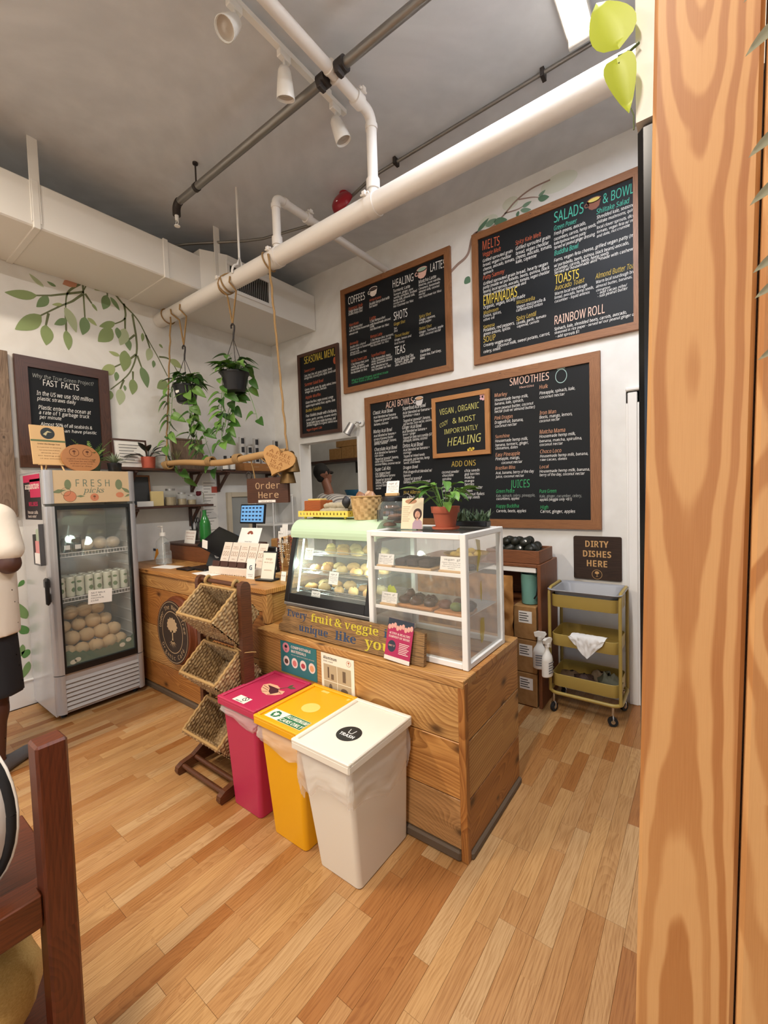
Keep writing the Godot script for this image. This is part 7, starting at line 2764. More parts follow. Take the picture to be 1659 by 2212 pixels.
	for k in 2:
		var o := thing("spray_bottle",lb[k],"spray bottle",v3([-0.985,-0.915][k],0.315 - 0.02*k,[-3.19,-3.13][k]),[0.25,1.25][k],"spray bottles on the cart")
		g = Geo.new()
		g.lathe([v2(0,0.0),v2(0.045,0.0),v2(0.05,0.008),v2(0.05,0.12),v2(0.044,0.145),v2(0.026,0.175),v2(0.018,0.195),v2(0.016,0.22)],22,O3,1.0,0.62)
		part(o,"body",g,mats["white plastic"])
		g = Geo.new()
		g.cyl(v3(0,0.215,0),v3(0,0.24,0),0.018,0.017,14)
		g.slab(PackedVector2Array([v2(-0.035,0.245),v2(-0.03,0.238),v2(0.012,0.236),v2(0.02,0.225),v2(0.03,0.235),v2(0.048,0.262),v2(0.04,0.275),v2(-0.01,0.278),v2(-0.04,0.268)]),-0.011,0.011)
		part(o,"spray_head",g,mats["white plastic"])
		g = Geo.new()
		g.tube([v3(0.03,0.24,0),v3(0.042,0.225,0),v3(0.04,0.20,0)],0.005,6)
		part(o,"trigger",g,mats["white plastic"])
		g = Geo.new()
		for s in 5: flat_rect(g,-0.03,0.03 - 0.008*(s % 2),0.03 + s*0.018,0.038 + s*0.018,v3(0,0,0.0325),RT,UP)
		part(o,"label_print",g,mat("label grey",hx("77767a"),0.7))
	corner()

func corner() -> void:
	var rw: Material = mats["red wood"]
	# open shelf unit against the menu wall
	var t := thing("wood_shelf_unit","reddish wooden shelf unit against the menu wall beside the cart","shelf",v3(-1.5,0,-3.42))
	plank(t,-1.0,-0.975,0,1.085,-3.64,-3.2,1,rw,"side_panel")
	plank(t,-2.05,-2.025,0,1.085,-3.64,-3.2,1,rw,"side_panel")
	plank(t,-2.025,-1.0,1.06,1.085,-3.64,-3.2,0,rw,"top_panel")
	plank(t,-2.025,-1.0,0.74,0.765,-3.64,-3.24,0,rw,"shelf_board")
	plank(t,-2.025,-1.0,0.0,1.06,-3.65,-3.64,0,rw,"back_panel")
	var g := Geo.new()
	g.bx(-1.6,-1.01,1.02,1.058,-3.5,-3.205,0.004)
	solo("white_tray","white tray pushed under the top of the wooden shelf unit","tray",g,mats["white enamel"],v3(-1.3,1.02,-3.35))
	# three cardboard boxes with labels
	for k in 3:
		var y := 0.005 + 0.255*k
		var o := thing("cardboard_box","brown cardboard box with a white label, %s of the stack under the green can" % ["bottom","middle","top"][k],"box",v3(-1.095,y,-3.3),0.0,"stacked cardboard boxes")
		g = Geo.new()
		g.box(v3(0,0.126,0),v3(0.17,0.25,0.22),0.004)
		part(o,"box",g,mats["kraft card"])
		g = Geo.new()
		flat_rect(g,-0.045,0.055,0.125,0.215,v3(0,0,0.1107),RT,UP)
		part(o,"label",g,mats["paper"])
		g = Geo.new()
		for s in 4: flat_rect(g,-0.04,0.03 - 0.012*(s % 2),0.14 + s*0.018,0.147 + s*0.018,v3(0,0,0.1112),RT,UP)
		part(o,"label_print",g,mats["ink"])
	t = thing("watering_can","mint green metal can with a black handle on the cardboard boxes","can",v3(-1.085,0.771,-3.29))
	g = Geo.new()
	g.lathe([v2(0,0),v2(0.058,0),v2(0.06,0.004),v2(0.065,0.225),v2(0.067,0.23),v2(0.063,0.23),v2(0.058,0.01)],24)
	part(t,"body",g,mat("can mint",hx("6f9d8f"),0.4))
	g = Geo.new()
	g.tube([v3(0.066,0.2,0.02),v3(0.078,0.15,0.05),v3(0.07,0.08,0.06),v3(0.05,0.05,0.055)],0.006,8)
	part(t,"handle",g,mats["black plastic"])
	# kraft paper hung down the front of the shelf unit
	g = Geo.new()
	var nz := noise(930,1.6,3)
	g.sheet(40,40,func(u: float,v: float) -> Vector3:
		return v3(lerpf(-2.02,-1.165,u),lerpf(1.0,0.02,v),-3.13 + 0.03*nz.get_noise_2d(u*5.0,v*4.0) + 0.012*sin(u*17.0)),1.0,1.0,true)
	solo("kraft_paper","large brown kraft paper sheet hanging behind the glass cases","paper",g,tinted("kraft sheet",mats["kraft card"],hx("fff0d0")),v3(-1.6,0.02,-3.13))
	# avocados in a crate
	t = thing("avocado_crate","low wooden crate of avocados on the shelf unit","crate",v3(-1.18,1.0855,-3.37))
	var X0 := -1.40
	var X1 := -0.985
	var Z0 := -3.55
	var Z1 := -3.21
	for q: Array in [[X0,X1,Z1 - 0.014,Z1],[X0,X1,Z0,Z0 + 0.014],[X0,X0 + 0.014,Z0 + 0.014,Z1 - 0.014],[X1 - 0.014,X1,Z0 + 0.014,Z1 - 0.014]]:
		plank(t,q[0],q[1],1.087,1.185,q[2],q[3],0 if q[1] - q[0] > 0.1 else 2,rw,"side_board")
	plank(t,X0 + 0.014,X1 - 0.014,1.087,1.097,Z0 + 0.014,Z1 - 0.014,0,rw,"floor_board")
	var av := Geo.new()
	av.lathe([v2(0,-0.045),v2(0.018,-0.042),v2(0.033,-0.026),v2(0.037,-0.004),v2(0.031,0.022),v2(0.021,0.042),v2(0.012,0.052),v2(0,0.055)],16)
	var first: Node3D = null
	var r := RandomNumberGenerator.new()
	r.seed = 44
	var n := 0
	for lay in 3:
		for i in (5 - lay):
			for j in (3 - (1 if lay == 2 else 0)):
				n += 1
				var lb := "dark ripe avocado in the crate, %s layer, %s row, %s from the left" % [["bottom","middle","top"][lay],["front","second","back"][j],["first","second","third","fourth","fifth"][i]]
				var at := v3(X0 + 0.06 + i*0.074 + lay*0.036,1.137 + lay*0.05,Z1 - 0.065 - j*0.095 - lay*0.015)
				if first == null:
					first = thing("avocado",lb,"avocado",at,0.0,"avocados in the crate")
					part(first,"fruit",av,mat("avocado",hx("23241c"),0.45))
				else: copy(first,at,0.0,lb)
				var o: Node3D = get_child(get_child_count() - 1)
				o.rotation = v3(r.randf_range(0.9,2.2),r.randf()*TAU,0)
				if lay == 2 or (lay == 1 and j == 0 and i % 2 == 0):
					var q := Geo.new()
					q.cyl(O3,v3(0,0,0.001),0.009,0.009,12)
					var s := part(o,"sticker",q,mats["white plastic"])
					var d := o.transform.basis.inverse()*v3(0.35,0.35,0.87).normalized()
					s.position = d*0.036
					s.basis = Basis.looking_at(-d,v3(0.1,1,0.2))

# ------------------------------------------------------------------ hanging plants, swing stick and order sign
func pothos(label: String,at: Vector3,seed: int,spread: float,long: float,side: float) -> void:
	# at: middle of the pot's rim
	var t := thing("hanging_pothos",label,"hanging plant",at,0.0,"pothos hanging from the thick pipe")
	var g := Geo.new()
	g.lathe([v2(0,-0.165),v2(0.075,-0.165),v2(0.085,-0.155),v2(0.112,-0.02),v2(0.12,-0.018),v2(0.122,0.0),v2(0.112,0.0),v2(0.105,-0.03),v2(0,-0.03)],28)
	part(t,"pot",g,mat("pot black",hx("17181a"),0.4))
	var hook_y := 3.11 - at.y
	for k in 3:
		var a := TAU*k / 3.0 + 0.5
		g = Geo.new()
		g.cyl(v3(cos(a)*0.115,0,sin(a)*0.115),v3(0,hook_y - 0.10,0),0.0028,0.0028,6)
		part(t,"hanger_wire",g,mats["dark iron"])
	g = Geo.new()
	g.tube([v3(0,hook_y - 0.11,0),v3(0.006,hook_y - 0.07,0),v3(0.02,hook_y - 0.03,0),v3(0.022,hook_y,0),v3(0.0,hook_y + 0.025,0),v3(-0.022,hook_y + 0.01,0),v3(-0.02,hook_y - 0.01,0)],0.008,8)
	part(t,"hook",g,mat("hook black",hx("2a2320"),0.5))
	var r := RandomNumberGenerator.new()
	r.seed = seed
	var gm := [mat("pothos0",hx("45702a"),0.42),mat("pothos1",hx("567f33"),0.42),mat("pothos2",hx("345a22"),0.42),mat("pothos3",hx("6b9440"),0.42)]
	# bushy crown
	for k in 32:
		var a := r.randf()*TAU
		var el := r.randf_range(0.1,1.3)
		var d := v3(cos(a)*cos(el),sin(el),sin(a)*cos(el))
		var tip := d*r.randf_range(0.08,0.17)*spread
		g = Geo.new()
		g.tube([v3(cos(a)*0.03,-0.03,sin(a)*0.03),tip*0.6 + v3(0,0.02,0),tip],0.0025,5,0.0018)
		leaf(g,tip,v3(cos(a),r.randf_range(-0.6,0.3),sin(a)),v3(0,1,0.4),r.randf_range(0.09,0.13),r.randf_range(0.065,0.09))
		part(t,"leaf",g,gm[k % 4])
	# trailing vines
	for s in 6:
		var a := r.randf_range(-0.9,0.9) + (0.0 if side > 0 else PI) + (PI*0.5 if s % 3 == 2 else 0.0)
		var ln := long*r.randf_range(0.55,1.0)
		var pts := []
		var p := v3(cos(a)*0.11,0.01,sin(a)*0.11)
		pts.append(p*0.5)
		pts.append(p + v3(0,0.02,0))
		var n := int(ln / 0.06)
		var drift := v3(cos(a)*0.006,0,sin(a)*0.006)
		for k in n:
			drift += v3(r.randf_range(-0.012,0.012),0,r.randf_range(-0.008,0.008))
			drift *= 0.9
			p += drift + v3(0,-0.06,0)
			pts.append(p)
		g = Geo.new()
		g.tube(pts,0.0028,6,0.002)
		part(t,"vine",g,gm[3])
		for k in range(2,pts.size()):
			if r.randf() < 0.22: continue
			var b := r.randf()*TAU
			var d := v3(cos(b),r.randf_range(-1.2,-0.2),sin(b)*0.8 + 0.25).normalized()
			var q: Vector3 = pts[k] + v3(cos(b),0.1,sin(b))*0.035
			g = Geo.new()
			g.tube([pts[k],q],0.0018,4)
			leaf(g,q,d,v3(cos(b)*0.3,0.6,1.0),r.randf_range(0.09,0.135),r.randf_range(0.065,0.095))
			part(t,"leaf",g,gm[(k + s) % 4])
	# jute rope from the pipe to the hook
	g = Geo.new()
	for s: float in [-1.0,1.0]:
		var pts := []
		for k in 9: pts.append(v3(at.x + s*0.075*k / 8.0*(1.0 if s < 0 else 1.3),3.135 + (3.47 - 3.135)*k / 8.0 + (0.0),-2.25 + (0.0 if k < 7 else 0.072)))
		g.tube(pts,0.0075,7)
	var o := solo("hanging_rope","jute rope tied round the thick pipe, carrying the %s" % ("left hanging pothos" if side > 0 and long > 0.9 else "right hanging pothos"),"rope",g,mat("jute",hx("9a7a4e"),0.9),v3(at.x,3.13,-2.25),"jute ropes on the thick pipe")

func rope_wraps() -> void:
	for q: Array in [[-4.33,0.05,"left end of the thick pipe"],[-3.37,0.12,"joint of the thick pipe above the right hanging plant"],[-3.18,-0.14,"thick pipe under the rod hanger"],[-2.80,0.10,"thick pipe beside the riser"]]:
		var g := Geo.new()
		var pts := []
		for k in 25:
			var a := TAU*k / 24.0
			pts.append(v3(q[0] + q[1]*sin(a*0.5 + 0.3),3.475 + cos(a)*0.073,-2.25 + sin(a)*0.073))
		g.tube(pts,0.006,6)
		solo("rope_wrap","jute twine wound round the %s" % q[2],"rope",g,mats["jute"],v3(q[0],3.37,-2.25),"jute ropes on the thick pipe")

func swing() -> void:
	var A := v3(-4.20,1.995,-2.08)
	var B := v3(-2.60,1.985,-2.24)
	var t := thing("swing_stick","rope-wrapped wooden stick hung level like a swing above the counter","hanging stick",(A + B)*0.5)
	var g := Geo.new()
	var pts := []
	for k in 25:
		var u := k / 24.0
		pts.append(A.lerp(B,u) + v3(0,0.012*sin(u*9.0) - 0.02*sin(PI*u),0))
	g.tube(pts,0.026,12,0.03)
	partw(t,"stick",g,mat("stick",hx("b08a58"),0.7))
	for q: Array in [[0.03,0.05],[0.42,0.025],[0.64,0.035]]:
		g = Geo.new()
		var d := (B - A).normalized()
		for k in 4:
			var c: Vector3 = A.lerp(B,q[0]) + d*(0.016*k) - v3(0,0.012,0)
			var l := []
			for s in 13: l.append(c + v3(0,cos(TAU*s / 12.0),sin(TAU*s / 12.0))*0.036)
			g.tube(l,0.0085,6,-1.0,false)
		partw(t,"rope_binding",g,mats["jute"])
	for q: Array in [[v3(-4.15,3.415,-2.20),A + v3(0.05,0,0),"left"],[v3(-2.635,3.47,-2.172),B + v3(0.02,0.02,0.01),"right"]]:
		g = Geo.new()
		var l := []
		for k in 25:
			var u := k / 24.0
			l.append(q[0].lerp(q[1],u) + v3(0.003*sin(k*1.9),0,0.003*cos(k*2.3)))
		g.tube(l,0.0085 if q[2] == "right" else 0.0075,7)
		solo("swing_rope","long jute rope holding the %s end of the swing stick" % q[2],"rope",g,mats["jute"],q[1],"ropes of the swing stick")
	# carved wooden heart and two bells at the right end
	t = thing("wooden_heart","carved orange wooden heart hanging on the right end of the stick","ornament",v3(-2.62,1.80,-2.17))
	g = Geo.new()
	var po := PackedVector2Array()
	for k in 33:
		var a := TAU*k / 32.0
		po.append(v2(16.0*pow(sin(a),3.0),13.0*cos(a) - 5.0*cos(2*a) - 2.0*cos(3*a) - cos(4*a))*0.0078)
	po.remove_at(32)
	var T := Transform3D(Basis(UP,rad(38))*Basis(BK,rad(-24)),v3(-2.60,1.925,-2.16))
	g.xf = T
	g.slab(po,-0.03,0.03,3.0)
	partw(t,"heart",g,mat("heart wood",hx("b98a4e"),0.6))
	g = Geo.new()
	g.xf = T
	for q: Array in [["A FREE",0.035,0.17],["KIND SOUL",0.0,0.19],["IS A",-0.035,0.1],["TREAT",-0.07,0.1]]: write(g,q[0],v3(0,q[1],0.0308),RT,UP,0.026,q[2],"Droid Sans",400,true)
	partw(t,"carving",g,mat("carving brown",hx("8a5524"),0.8))
	for k in 2:
		t = thing("brass_bell",["dull brass cow bell behind the wooden heart, upper one","dull brass cow bell behind the wooden heart, lower one"][k],"bell",[v3(-2.555,1.835,-2.25),v3(-2.60,1.75,-2.24)][k],0.3*k,"cow bells on the stick")
		g = Geo.new()
		g.lathe([v2(0.0,0.125),v2(0.03,0.122),v2(0.045,0.11),v2(0.055,0.06),v2(0.068,0.0),v2(0.064,0.0),v2(0.05,0.06),v2(0.04,0.105)],20,O3,1.0,0.75)
		part(t,"bell",g,mat("dull brass",hx("6d5430"),0.45,0.7))
		g = Geo.new()
		var l := []
		for s in 13: l.append(v3(0,0.14 + cos(TAU*s / 12.0)*0.018,sin(TAU*s / 12.0)*0.022))
		g.tube(l,0.006,6,-1.0,false)
		part(t,"loop",g,mats["dull brass"])
		g = Geo.new()
		g.cyl(v3(0,0.10,0),v3(0,0.01,0),0.004,0.004,6)
		g.ball(v3(0,0.008,0),v3(0.012,0.012,0.012),10,6)
		part(t,"clapper",g,mats["dark iron"])
	# order here sign
	t = thing("order_sign","brown wooden sign reading order here, hung from the stick","sign",v3(-2.84,1.60,-2.24))
	g = Geo.new()
	g.xf = Transform3D(Basis(UP,0.12),v3(-2.845,1.70,-2.24))
	var X := g.xf
	g.slab(rounded(v2(-0.225,-0.10),v2(0.225,0.105),0.012),-0.012,0.012)
	partw(t,"panel",g,tinted("sign brown",mats["walnut"],hx("fff0dc")))
	g = Geo.new()
	g.xf = X
	write(g,"Order",v3(0.01,0.015,0.0128),RT,UP,0.052,0.27,"Droid Sans Mono",400,true)
	write(g,"Here",v3(0.015,-0.06,0.0128),RT,UP,0.052,0.22,"Droid Sans Mono",400,true)
	partw(t,"lettering",g,mat("sign letters",hx("c3a27c"),0.8))
	g = Geo.new()
	g.xf = X
	flat_rect(g,-0.10,0.09,-0.095,-0.075,v3(0,0,0.0126),RT,UP)
	partw(t,"paper_strip",g,mats["paper"])
	g = Geo.new()
	g.xf = X
	write(g,"cash or card",v3(-0.07,-0.09,0.013),RT,UP,0.009,0.12)
	partw(t,"strip_lettering",g,mats["ink"])
	for x: float in [-0.14,0.16]:
		g = Geo.new()
		var top := v3(-2.95 + x*0.4,1.975,-2.2)
		var bot := X*v3(x,0.10,0)
		g.tube([bot,bot.lerp(top,0.5) + v3(0.008,0,0),top],0.006,6)
		partw(t,"cord",g,mats["jute"])
	g = Geo.new()
	g.xf = X
	var l := []
	for s in 13: l.append(v3(-0.21 + cos(TAU*s / 12.0)*0.03,0.125 + sin(TAU*s / 12.0)*0.035,0))
	g.tube(l,0.006,6,-1.0,false)
	partw(t,"ring",g,mats["dark iron"])
	pothos("pothos in a black pot with a torn white label, hanging from the pipe",v3(-4.03,2.745,-2.25),3,1.0,0.95,1.0)
	pothos("pothos in a plain black pot without label, hanging from the pipe",v3(-3.235,2.72,-2.25),8,1.0,0.80,-1.0)
	var first := find_child("hanging_pothos",false,false)
	g = Geo.new()
	g.sheet(6,3,func(u: float,v: float) -> Vector3:
		var a := 1.15 + u*0.45
		return v3(cos(a)*0.1035,-0.085 + v*0.03 + 0.006*sin(u*9.0),sin(a)*0.1035))
	part(first,"torn_label",g,mats["paper"])
	rope_wraps()

# ------------------------------------------------------------------ things on the order counter
func printed(t: Node3D,T: Transform3D,w: float,h: float,m: Material,lines: Array,ink: Material,called := "sheet") -> void:
	var g := Geo.new()
	g.xf = T
	g.bx(-w*0.5,w*0.5,0,h,-0.0012,0.0)
	part(t,called,g,m)
	g = Geo.new()
	g.xf = T
	for q: Array in lines: write(g,q[0],v3(0,q[1]*h,0.0006),RT,UP,q[2]*h,q[3]*w,"Droid Sans",400,true)
	if lines.size() > 0: part(t,"lettering",g,ink)

func lean(a: float,turn := 0.0,at := O3) -> Transform3D:
	return Transform3D(Basis(UP,turn)*Basis(RT,rad(-a)),at)

func order_counter_items() -> void:
	var Y := 1.0565
	var ink: Material = mats["ink"]
	var g := Geo.new()
	# raised wooden ledge at the back
	var t := thing("wooden_ledge","raised wooden ledge at the back of the order counter","shelf",v3(-3.85,Y,-2.35))
	plank(t,-4.43,-3.35,Y,Y + 0.145,-2.185,-2.165,0,mats["red wood"],"front_board")
	plank(t,-3.37,-3.35,Y,Y + 0.145,-2.6,-2.187,2,mats["red wood"],"end_board")
	plank(t,-4.43,-3.34,Y + 0.147,Y + 0.165,-2.6,-2.155,0,mats["walnut"],"top_board")
	var Yl := Y + 0.166
	# sanitiser bottle
	t = thing("sanitizer_bottle","clear pump bottle of hand sanitizer at the left end of the counter","pump bottle",v3(-4.03,Y,-1.95))
	g = Geo.new()
	g.lathe([v2(0,0.001),v2(0.085,0.001),v2(0.092,0.01),v2(0.09,0.09),v2(0.092,0.11),v2(0.085,0.12),v2(0.075,0.13),v2(0.078,0.19),v2(0.07,0.22),v2(0.035,0.245),v2(0.025,0.25),v2(0.025,0.265)],28,O3,1.0,0.7)
	part(t,"bottle",g,glass("bottle clear",0.12))
	g = Geo.new()
	g.lathe([v2(0,0.004),v2(0.082,0.004),v2(0.087,0.012),v2(0.086,0.085),v2(0,0.085)],24,O3,1.0,0.68)
	part(t,"gel",g,glass("gel",0.10,Color(0.85,0.92,0.95)))
	g = Geo.new()
	g.cyl(v3(0,0.262,0),v3(0,0.295,0),0.028,0.026,18)
	g.cyl(v3(0,0.295,0),v3(0,0.345,0),0.007,0.007,10)
	g.box(v3(-0.015,0.35,0.01),v3(0.075,0.014,0.022),0.005)
	part(t,"pump",g,mats["white plastic"])
	g = Geo.new()
	g.cyl(v3(0,0.01,0),v3(0,0.262,0),0.004,0.004,8)
	part(t,"dip_tube",g,mats["white plastic"])
	g = Geo.new()
	flat_rect(g,-0.055,0.03,0.06,0.16,v3(0,0,0.0665),RT,UP)
	part(t,"label",g,mat("label white",hx("d8dfe3"),0.5))
	g = Geo.new()
	flat_rect(g,-0.045,0.005,0.13,0.152,v3(0,0,0.0675),RT,UP)
	part(t,"label_print",g,mat("label navy",hx("232f45"),0.6))
	g = Geo.new()
	flat(g,[v2(-0.035,0.05),v2(-0.02,0.05),v2(0.055,0.11),v2(0.045,0.155),v2(0.01,0.145),v2(-0.015,0.085)],v3(0,0,0.0685),RT,UP)
	part(t,"orange_tag",g,mat("tag orange",hx("e0962a"),0.6))
	# green bottle vase with a red rose, notice card, scissors jar on the ledge
	t = thing("green_bottle","green glass bottle on the wooden ledge","bottle",v3(-4.0,Yl,-2.36))
	g = Geo.new()
	g.lathe([v2(0,0.0),v2(0.05,0.0),v2(0.055,0.01),v2(0.053,0.15),v2(0.05,0.19),v2(0.03,0.24),v2(0.018,0.27),v2(0.018,0.31),v2(0.022,0.315)],24)
	part(t,"glass",g,mat("green glass",hx("2c7a34"),0.08))
	t = thing("notice_card","white and orange notice card leaning on the wooden ledge","card",v3(-4.02,Y + 0.166,-2.2))
	printed(t,lean(10),0.19,0.125,mats["paper"],[["FRESH JUICES",0.75,0.12,0.8],["ask about our daily",0.5,0.08,0.75],["specials today",0.32,0.08,0.6]],mat("ink rust",hx("a5644a"),0.8))
	t = thing("utensil_jar","jar of pens and scissors beside the green bottle","jar",v3(-4.19,Yl,-2.36))
	g = Geo.new()
	g.lathe([v2(0,0.0),v2(0.05,0.0),v2(0.053,0.005),v2(0.053,0.12),v2(0.049,0.12),v2(0.047,0.01)],20)
	part(t,"jar",g,glass("smoky glass",0.3,Color(0.4,0.38,0.33)))
	for k in 5:
		g = Geo.new()
		var a := k*1.3
		g.cyl(v3(cos(a)*0.02,0.01,sin(a)*0.02),v3(cos(a)*0.06 + 0.02,0.22 + 0.02*k,sin(a)*0.05),0.005,0.004,8)
		part(t,"pen",g,mats["black plastic"])
	g = Geo.new()
	for s: float in [-1.0,1.0]:
		var l := []
		for j in 11: l.append(v3(0.075 + s*0.022 + cos(TAU*j / 10.0)*0.018,0.215 + sin(TAU*j / 10.0)*0.026,0.02))
		g.tube(l,0.005,6,-1.0,false)
		g.tube([v3(0.075 + s*0.018,0.19,0.02),v3(0.06 - s*0.006,0.06,0.01)],0.004,5)
	part(t,"scissors",g,mats["black plastic"])
	# till: tilted tablet on a black stand
	t = thing("till_tablet","black till tablet on a tilted stand with a round white sticker","till",v3(-3.37,Y,-2.03))
	g = Geo.new()
	g.box(v3(-0.03,0.008,0.03),v3(0.26,0.016,0.19),0.005)
	part(t,"base",g,mats["black plastic"])
	g = Geo.new()
	var T := lean(28,0.25,v3(-0.02,0.014,-0.03))
	g.xf = T
	g.bx(-0.09,0.085,0.0,0.20,-0.012,0.0,0.004)
	part(t,"neck",g,mat("stand grey",hx("34383a"),0.4))
	g = Geo.new()
	g.xf = T
	ellipse(g,v3(0.01,0.115,0.0008),0.04,0.045)
	part(t,"sticker",g,mats["white plastic"])
	g = Geo.new()
	g.xf = T
	ring(g,v3(0.01,0.115,0.0013),0.03,0.033)
	tree_mark(g,v3(0.01,0.118,0.0013),0.02)
	part(t,"sticker_print",g,ink)
	g = Geo.new()
	g.xf = Transform3D(Basis(BK,rad(-14))*Basis(RT,rad(38)),v3(0.04,0.225,-0.06))
	g.box(O3,v3(0.34,0.012,0.25),0.006)
	part(t,"tablet",g,mats["black satin"])
	g = Geo.new()
	g.xf = Transform3D(Basis(BK,rad(-8)),v3(0.02,0.20,0.065))
	flat_rect(g,-0.04,0.04,-0.02,0.05,O3,RT,UP)
	part(t,"paper_tag",g,mats["paper"])
	g = Geo.new()
	g.bx(-3.60,-3.42,Y,Y + 0.012,-1.955,-1.84,0.004)
	solo("card_reader","thin black card reader lying at the counter's front edge","card reader",g,mats["black satin"],v3(-3.5,Y,-1.9))
	for q: Array in [[-3.82,-1.88,0.2,"loose white paper lying beside the sanitizer bottle"],[-3.16,-1.86,-0.15,"loose printed paper lying in front of the chocolate display"]]:
		g = Geo.new()
		g.xf = Transform3D(Basis(UP,q[2]),v3(q[0],Y + 0.001,q[1]))
		g.box(O3,v3(0.26,0.001,0.14))
		solo("paper_sheet",q[3],"paper",g,mats["paper"],v3(q[0],Y,q[1]))
	# chocolate display box: stepped tray, tall printed back cards, bars in the front
	t = thing("chocolate_display","cream cardboard display of chocolate bars on the counter","display box",v3(-2.93,Y,-1.99),0.12)
	var cr := mat("choc cream",hx("e9d9c6"),0.6)
	g = Geo.new()
	g.box(v3(0,0.03,0),v3(0.50,0.055,0.16),0.003)
	part(t,"tray",g,cr)
	for k in 5:
		var x := -0.20 + k*0.10
		printed(t,lean(22,0.0,v3(x,0.055,-0.02)),0.094,0.19,cr,[["organic",0.78,0.05,0.6],["chocolate",0.70,0.05,0.7],["OOO",0.40,0.2,0.75],["nibs",0.25,0.05,0.4]],mat("ink tan",hx("a5805f"),0.8),"back_card")
		g = Geo.new()
		for s in 5: g.box(v3(x - 0.036 + s*0.018,0.008,0.081),v3(0.009,0.016,0.002))
		part(t,"scallop",g,cr)
	for k in 5:
		g = Geo.new()
		g.xf = lean(16,0.12,v3(-2.93,Y,-1.99) + Basis(UP,0.12)*v3(-0.19 + k*0.095,0.058,0.05))
		g.box(v3(0,0.02,0),v3(0.078,0.045,0.03),0.004)
		solo("chocolate_bar","dark wrapped chocolate bar in the display, %s from the left" % ["first","second","third","fourth","fifth"][k],"chocolate bar",g,mat("choc bar",hx("4a2b22"),0.45),g.xf.origin,"chocolate bars in the display")
	# cards standing in front and beside
	t = thing("review_card","narrow white card with a coloured letter G before the chocolate display","card",v3(-2.66,Y,-1.90))
	printed(t,lean(8,0.1),0.085,0.145,mats["paper"],[["review us",0.2,0.05,0.6],["scan here",0.12,0.04,0.5]],ink)
	g = Geo.new()
	g.xf = lean(8,0.1)
	write(g,"G",v3(0,0.065,0.0008),RT,UP,0.034,0.0,"Droid Sans",700,true)
	part(t,"letter",g,mat("ink g",hx("2f4f5f"),0.7))
	t = thing("menu_stand","slanted black holder with a cream leaflet at the counter corner","leaflet holder",v3(-2.50,Y,-1.93))
	printed(t,lean(14,0.2,v3(0,0.012,0.004)),0.115,0.185,mat("card cream2",hx("e6dcc8"),0.6),[["mango",0.72,0.08,0.5],["tea & cacao",0.6,0.06,0.7],["ceremony",0.3,0.06,0.6]],mat("ink tan",hx("a5805f"),0.8))
	g = Geo.new()
	g.xf = lean(14,0.2,v3(0,0.012,0.0))
	g.bx(-0.064,0.064,-0.006,0.195,-0.008,0.0015,0.002)
	g.xf = Transform3D(Basis(UP,0.2),O3)
	g.box(v3(0,0.006,0.0),v3(0.15,0.012,0.09),0.002)
	part(t,"holder",g,mats["black plastic"])
	t = thing("price_tag","tiny white tag standing by the beaded necklaces","card",v3(-2.38,Y,-1.97))
	printed(t,lean(10),0.05,0.065,mats["paper"],[["local",0.5,0.15,0.7]],ink)
	# leaning brochure board and leaflets behind
	t = thing("brochure_stand","white brochure stand with a tree emblem behind the chocolate display","leaflet holder",v3(-2.95,Y,-2.17))
	g = Geo.new()
	g.box(v3(0,0.09,0),v3(0.13,0.18,0.05),0.003)
	part(t,"box",g,mats["kraft card"])
	printed(t,lean(6,0.0,v3(0.0,0.01,0.034)),0.085,0.20,mats["paper"],[["island",0.8,0.06,0.6],["retreats",0.6,0.06,0.7],["daily",0.3,0.06,0.5]],ink,"leaflet")
	T = lean(24,0.15,v3(-0.04,0.20,0.05))
	printed(t,T,0.23,0.155,mats["paper"],[["TANTRA",0.2,0.06,0.35]],ink,"top_card")
	g = Geo.new()
	g.xf = T
	ring(g,v3(0,0.095,0.0008),0.012,0.034,RT,UP,16,0.2,PI - 0.2)
	part(t,"emblem",g,mat("emblem rust",hx("8f4a34"),0.7))
	for k in 2:
		t = thing("leaflet_box",["black leaflet box left of the necklaces","clear pocket of pale leaflets behind the brochure stand"][k],"leaflet holder",[v3(-2.72,Y,-2.16),v3(-2.86,Y,-2.40)][k])
		g = Geo.new()
		g.box(v3(0,0.10,0),v3(0.11,0.20,0.05),0.003)
		part(t,"box",g,[mats["black plastic"],mats["kraft card"]][k])
		for j in 3: printed(t,lean(5,0.0,v3(-0.02 + j*0.02,0.03 + 0.1*k,0.03 - j*0.004)),0.09 - 0.02*k,0.17 + 0.03*k*j,mats["paper"],[["Mango Tree",0.85,0.05,0.7]] if j == 0 else [],ink,"leaflet")
	# necklace rack
	t = thing("necklace_rack","wooden rack hung with bead necklaces at the counter end","jewellery rack",v3(-2.52,Y,-2.16))
	g = Geo.new()
	g.cyl(v3(-0.09,0,0),v3(-0.09,0.26,0),0.006,0.006,8); g.cyl(v3(0.09,0,0),v3(0.09,0.30,0),0.006,0.006,8)
	g.box(v3(0,0.006,0),v3(0.24,0.012,0.12),0.003)
	g.cyl(v3(-0.10,0.27,0),v3(0.11,0.31,0),0.009,0.009,10)
	part(t,"frame",g,mats["birch"])
	var r := RandomNumberGenerator.new()
	r.seed = 12
	var bc := [hx("7a2f24"),hx("e6dcc9"),hx("2f2a28"),hx("b98a52"),hx("d7c2a4"),hx("6e4a34"),hx("a33c30"),hx("efe6d6")]
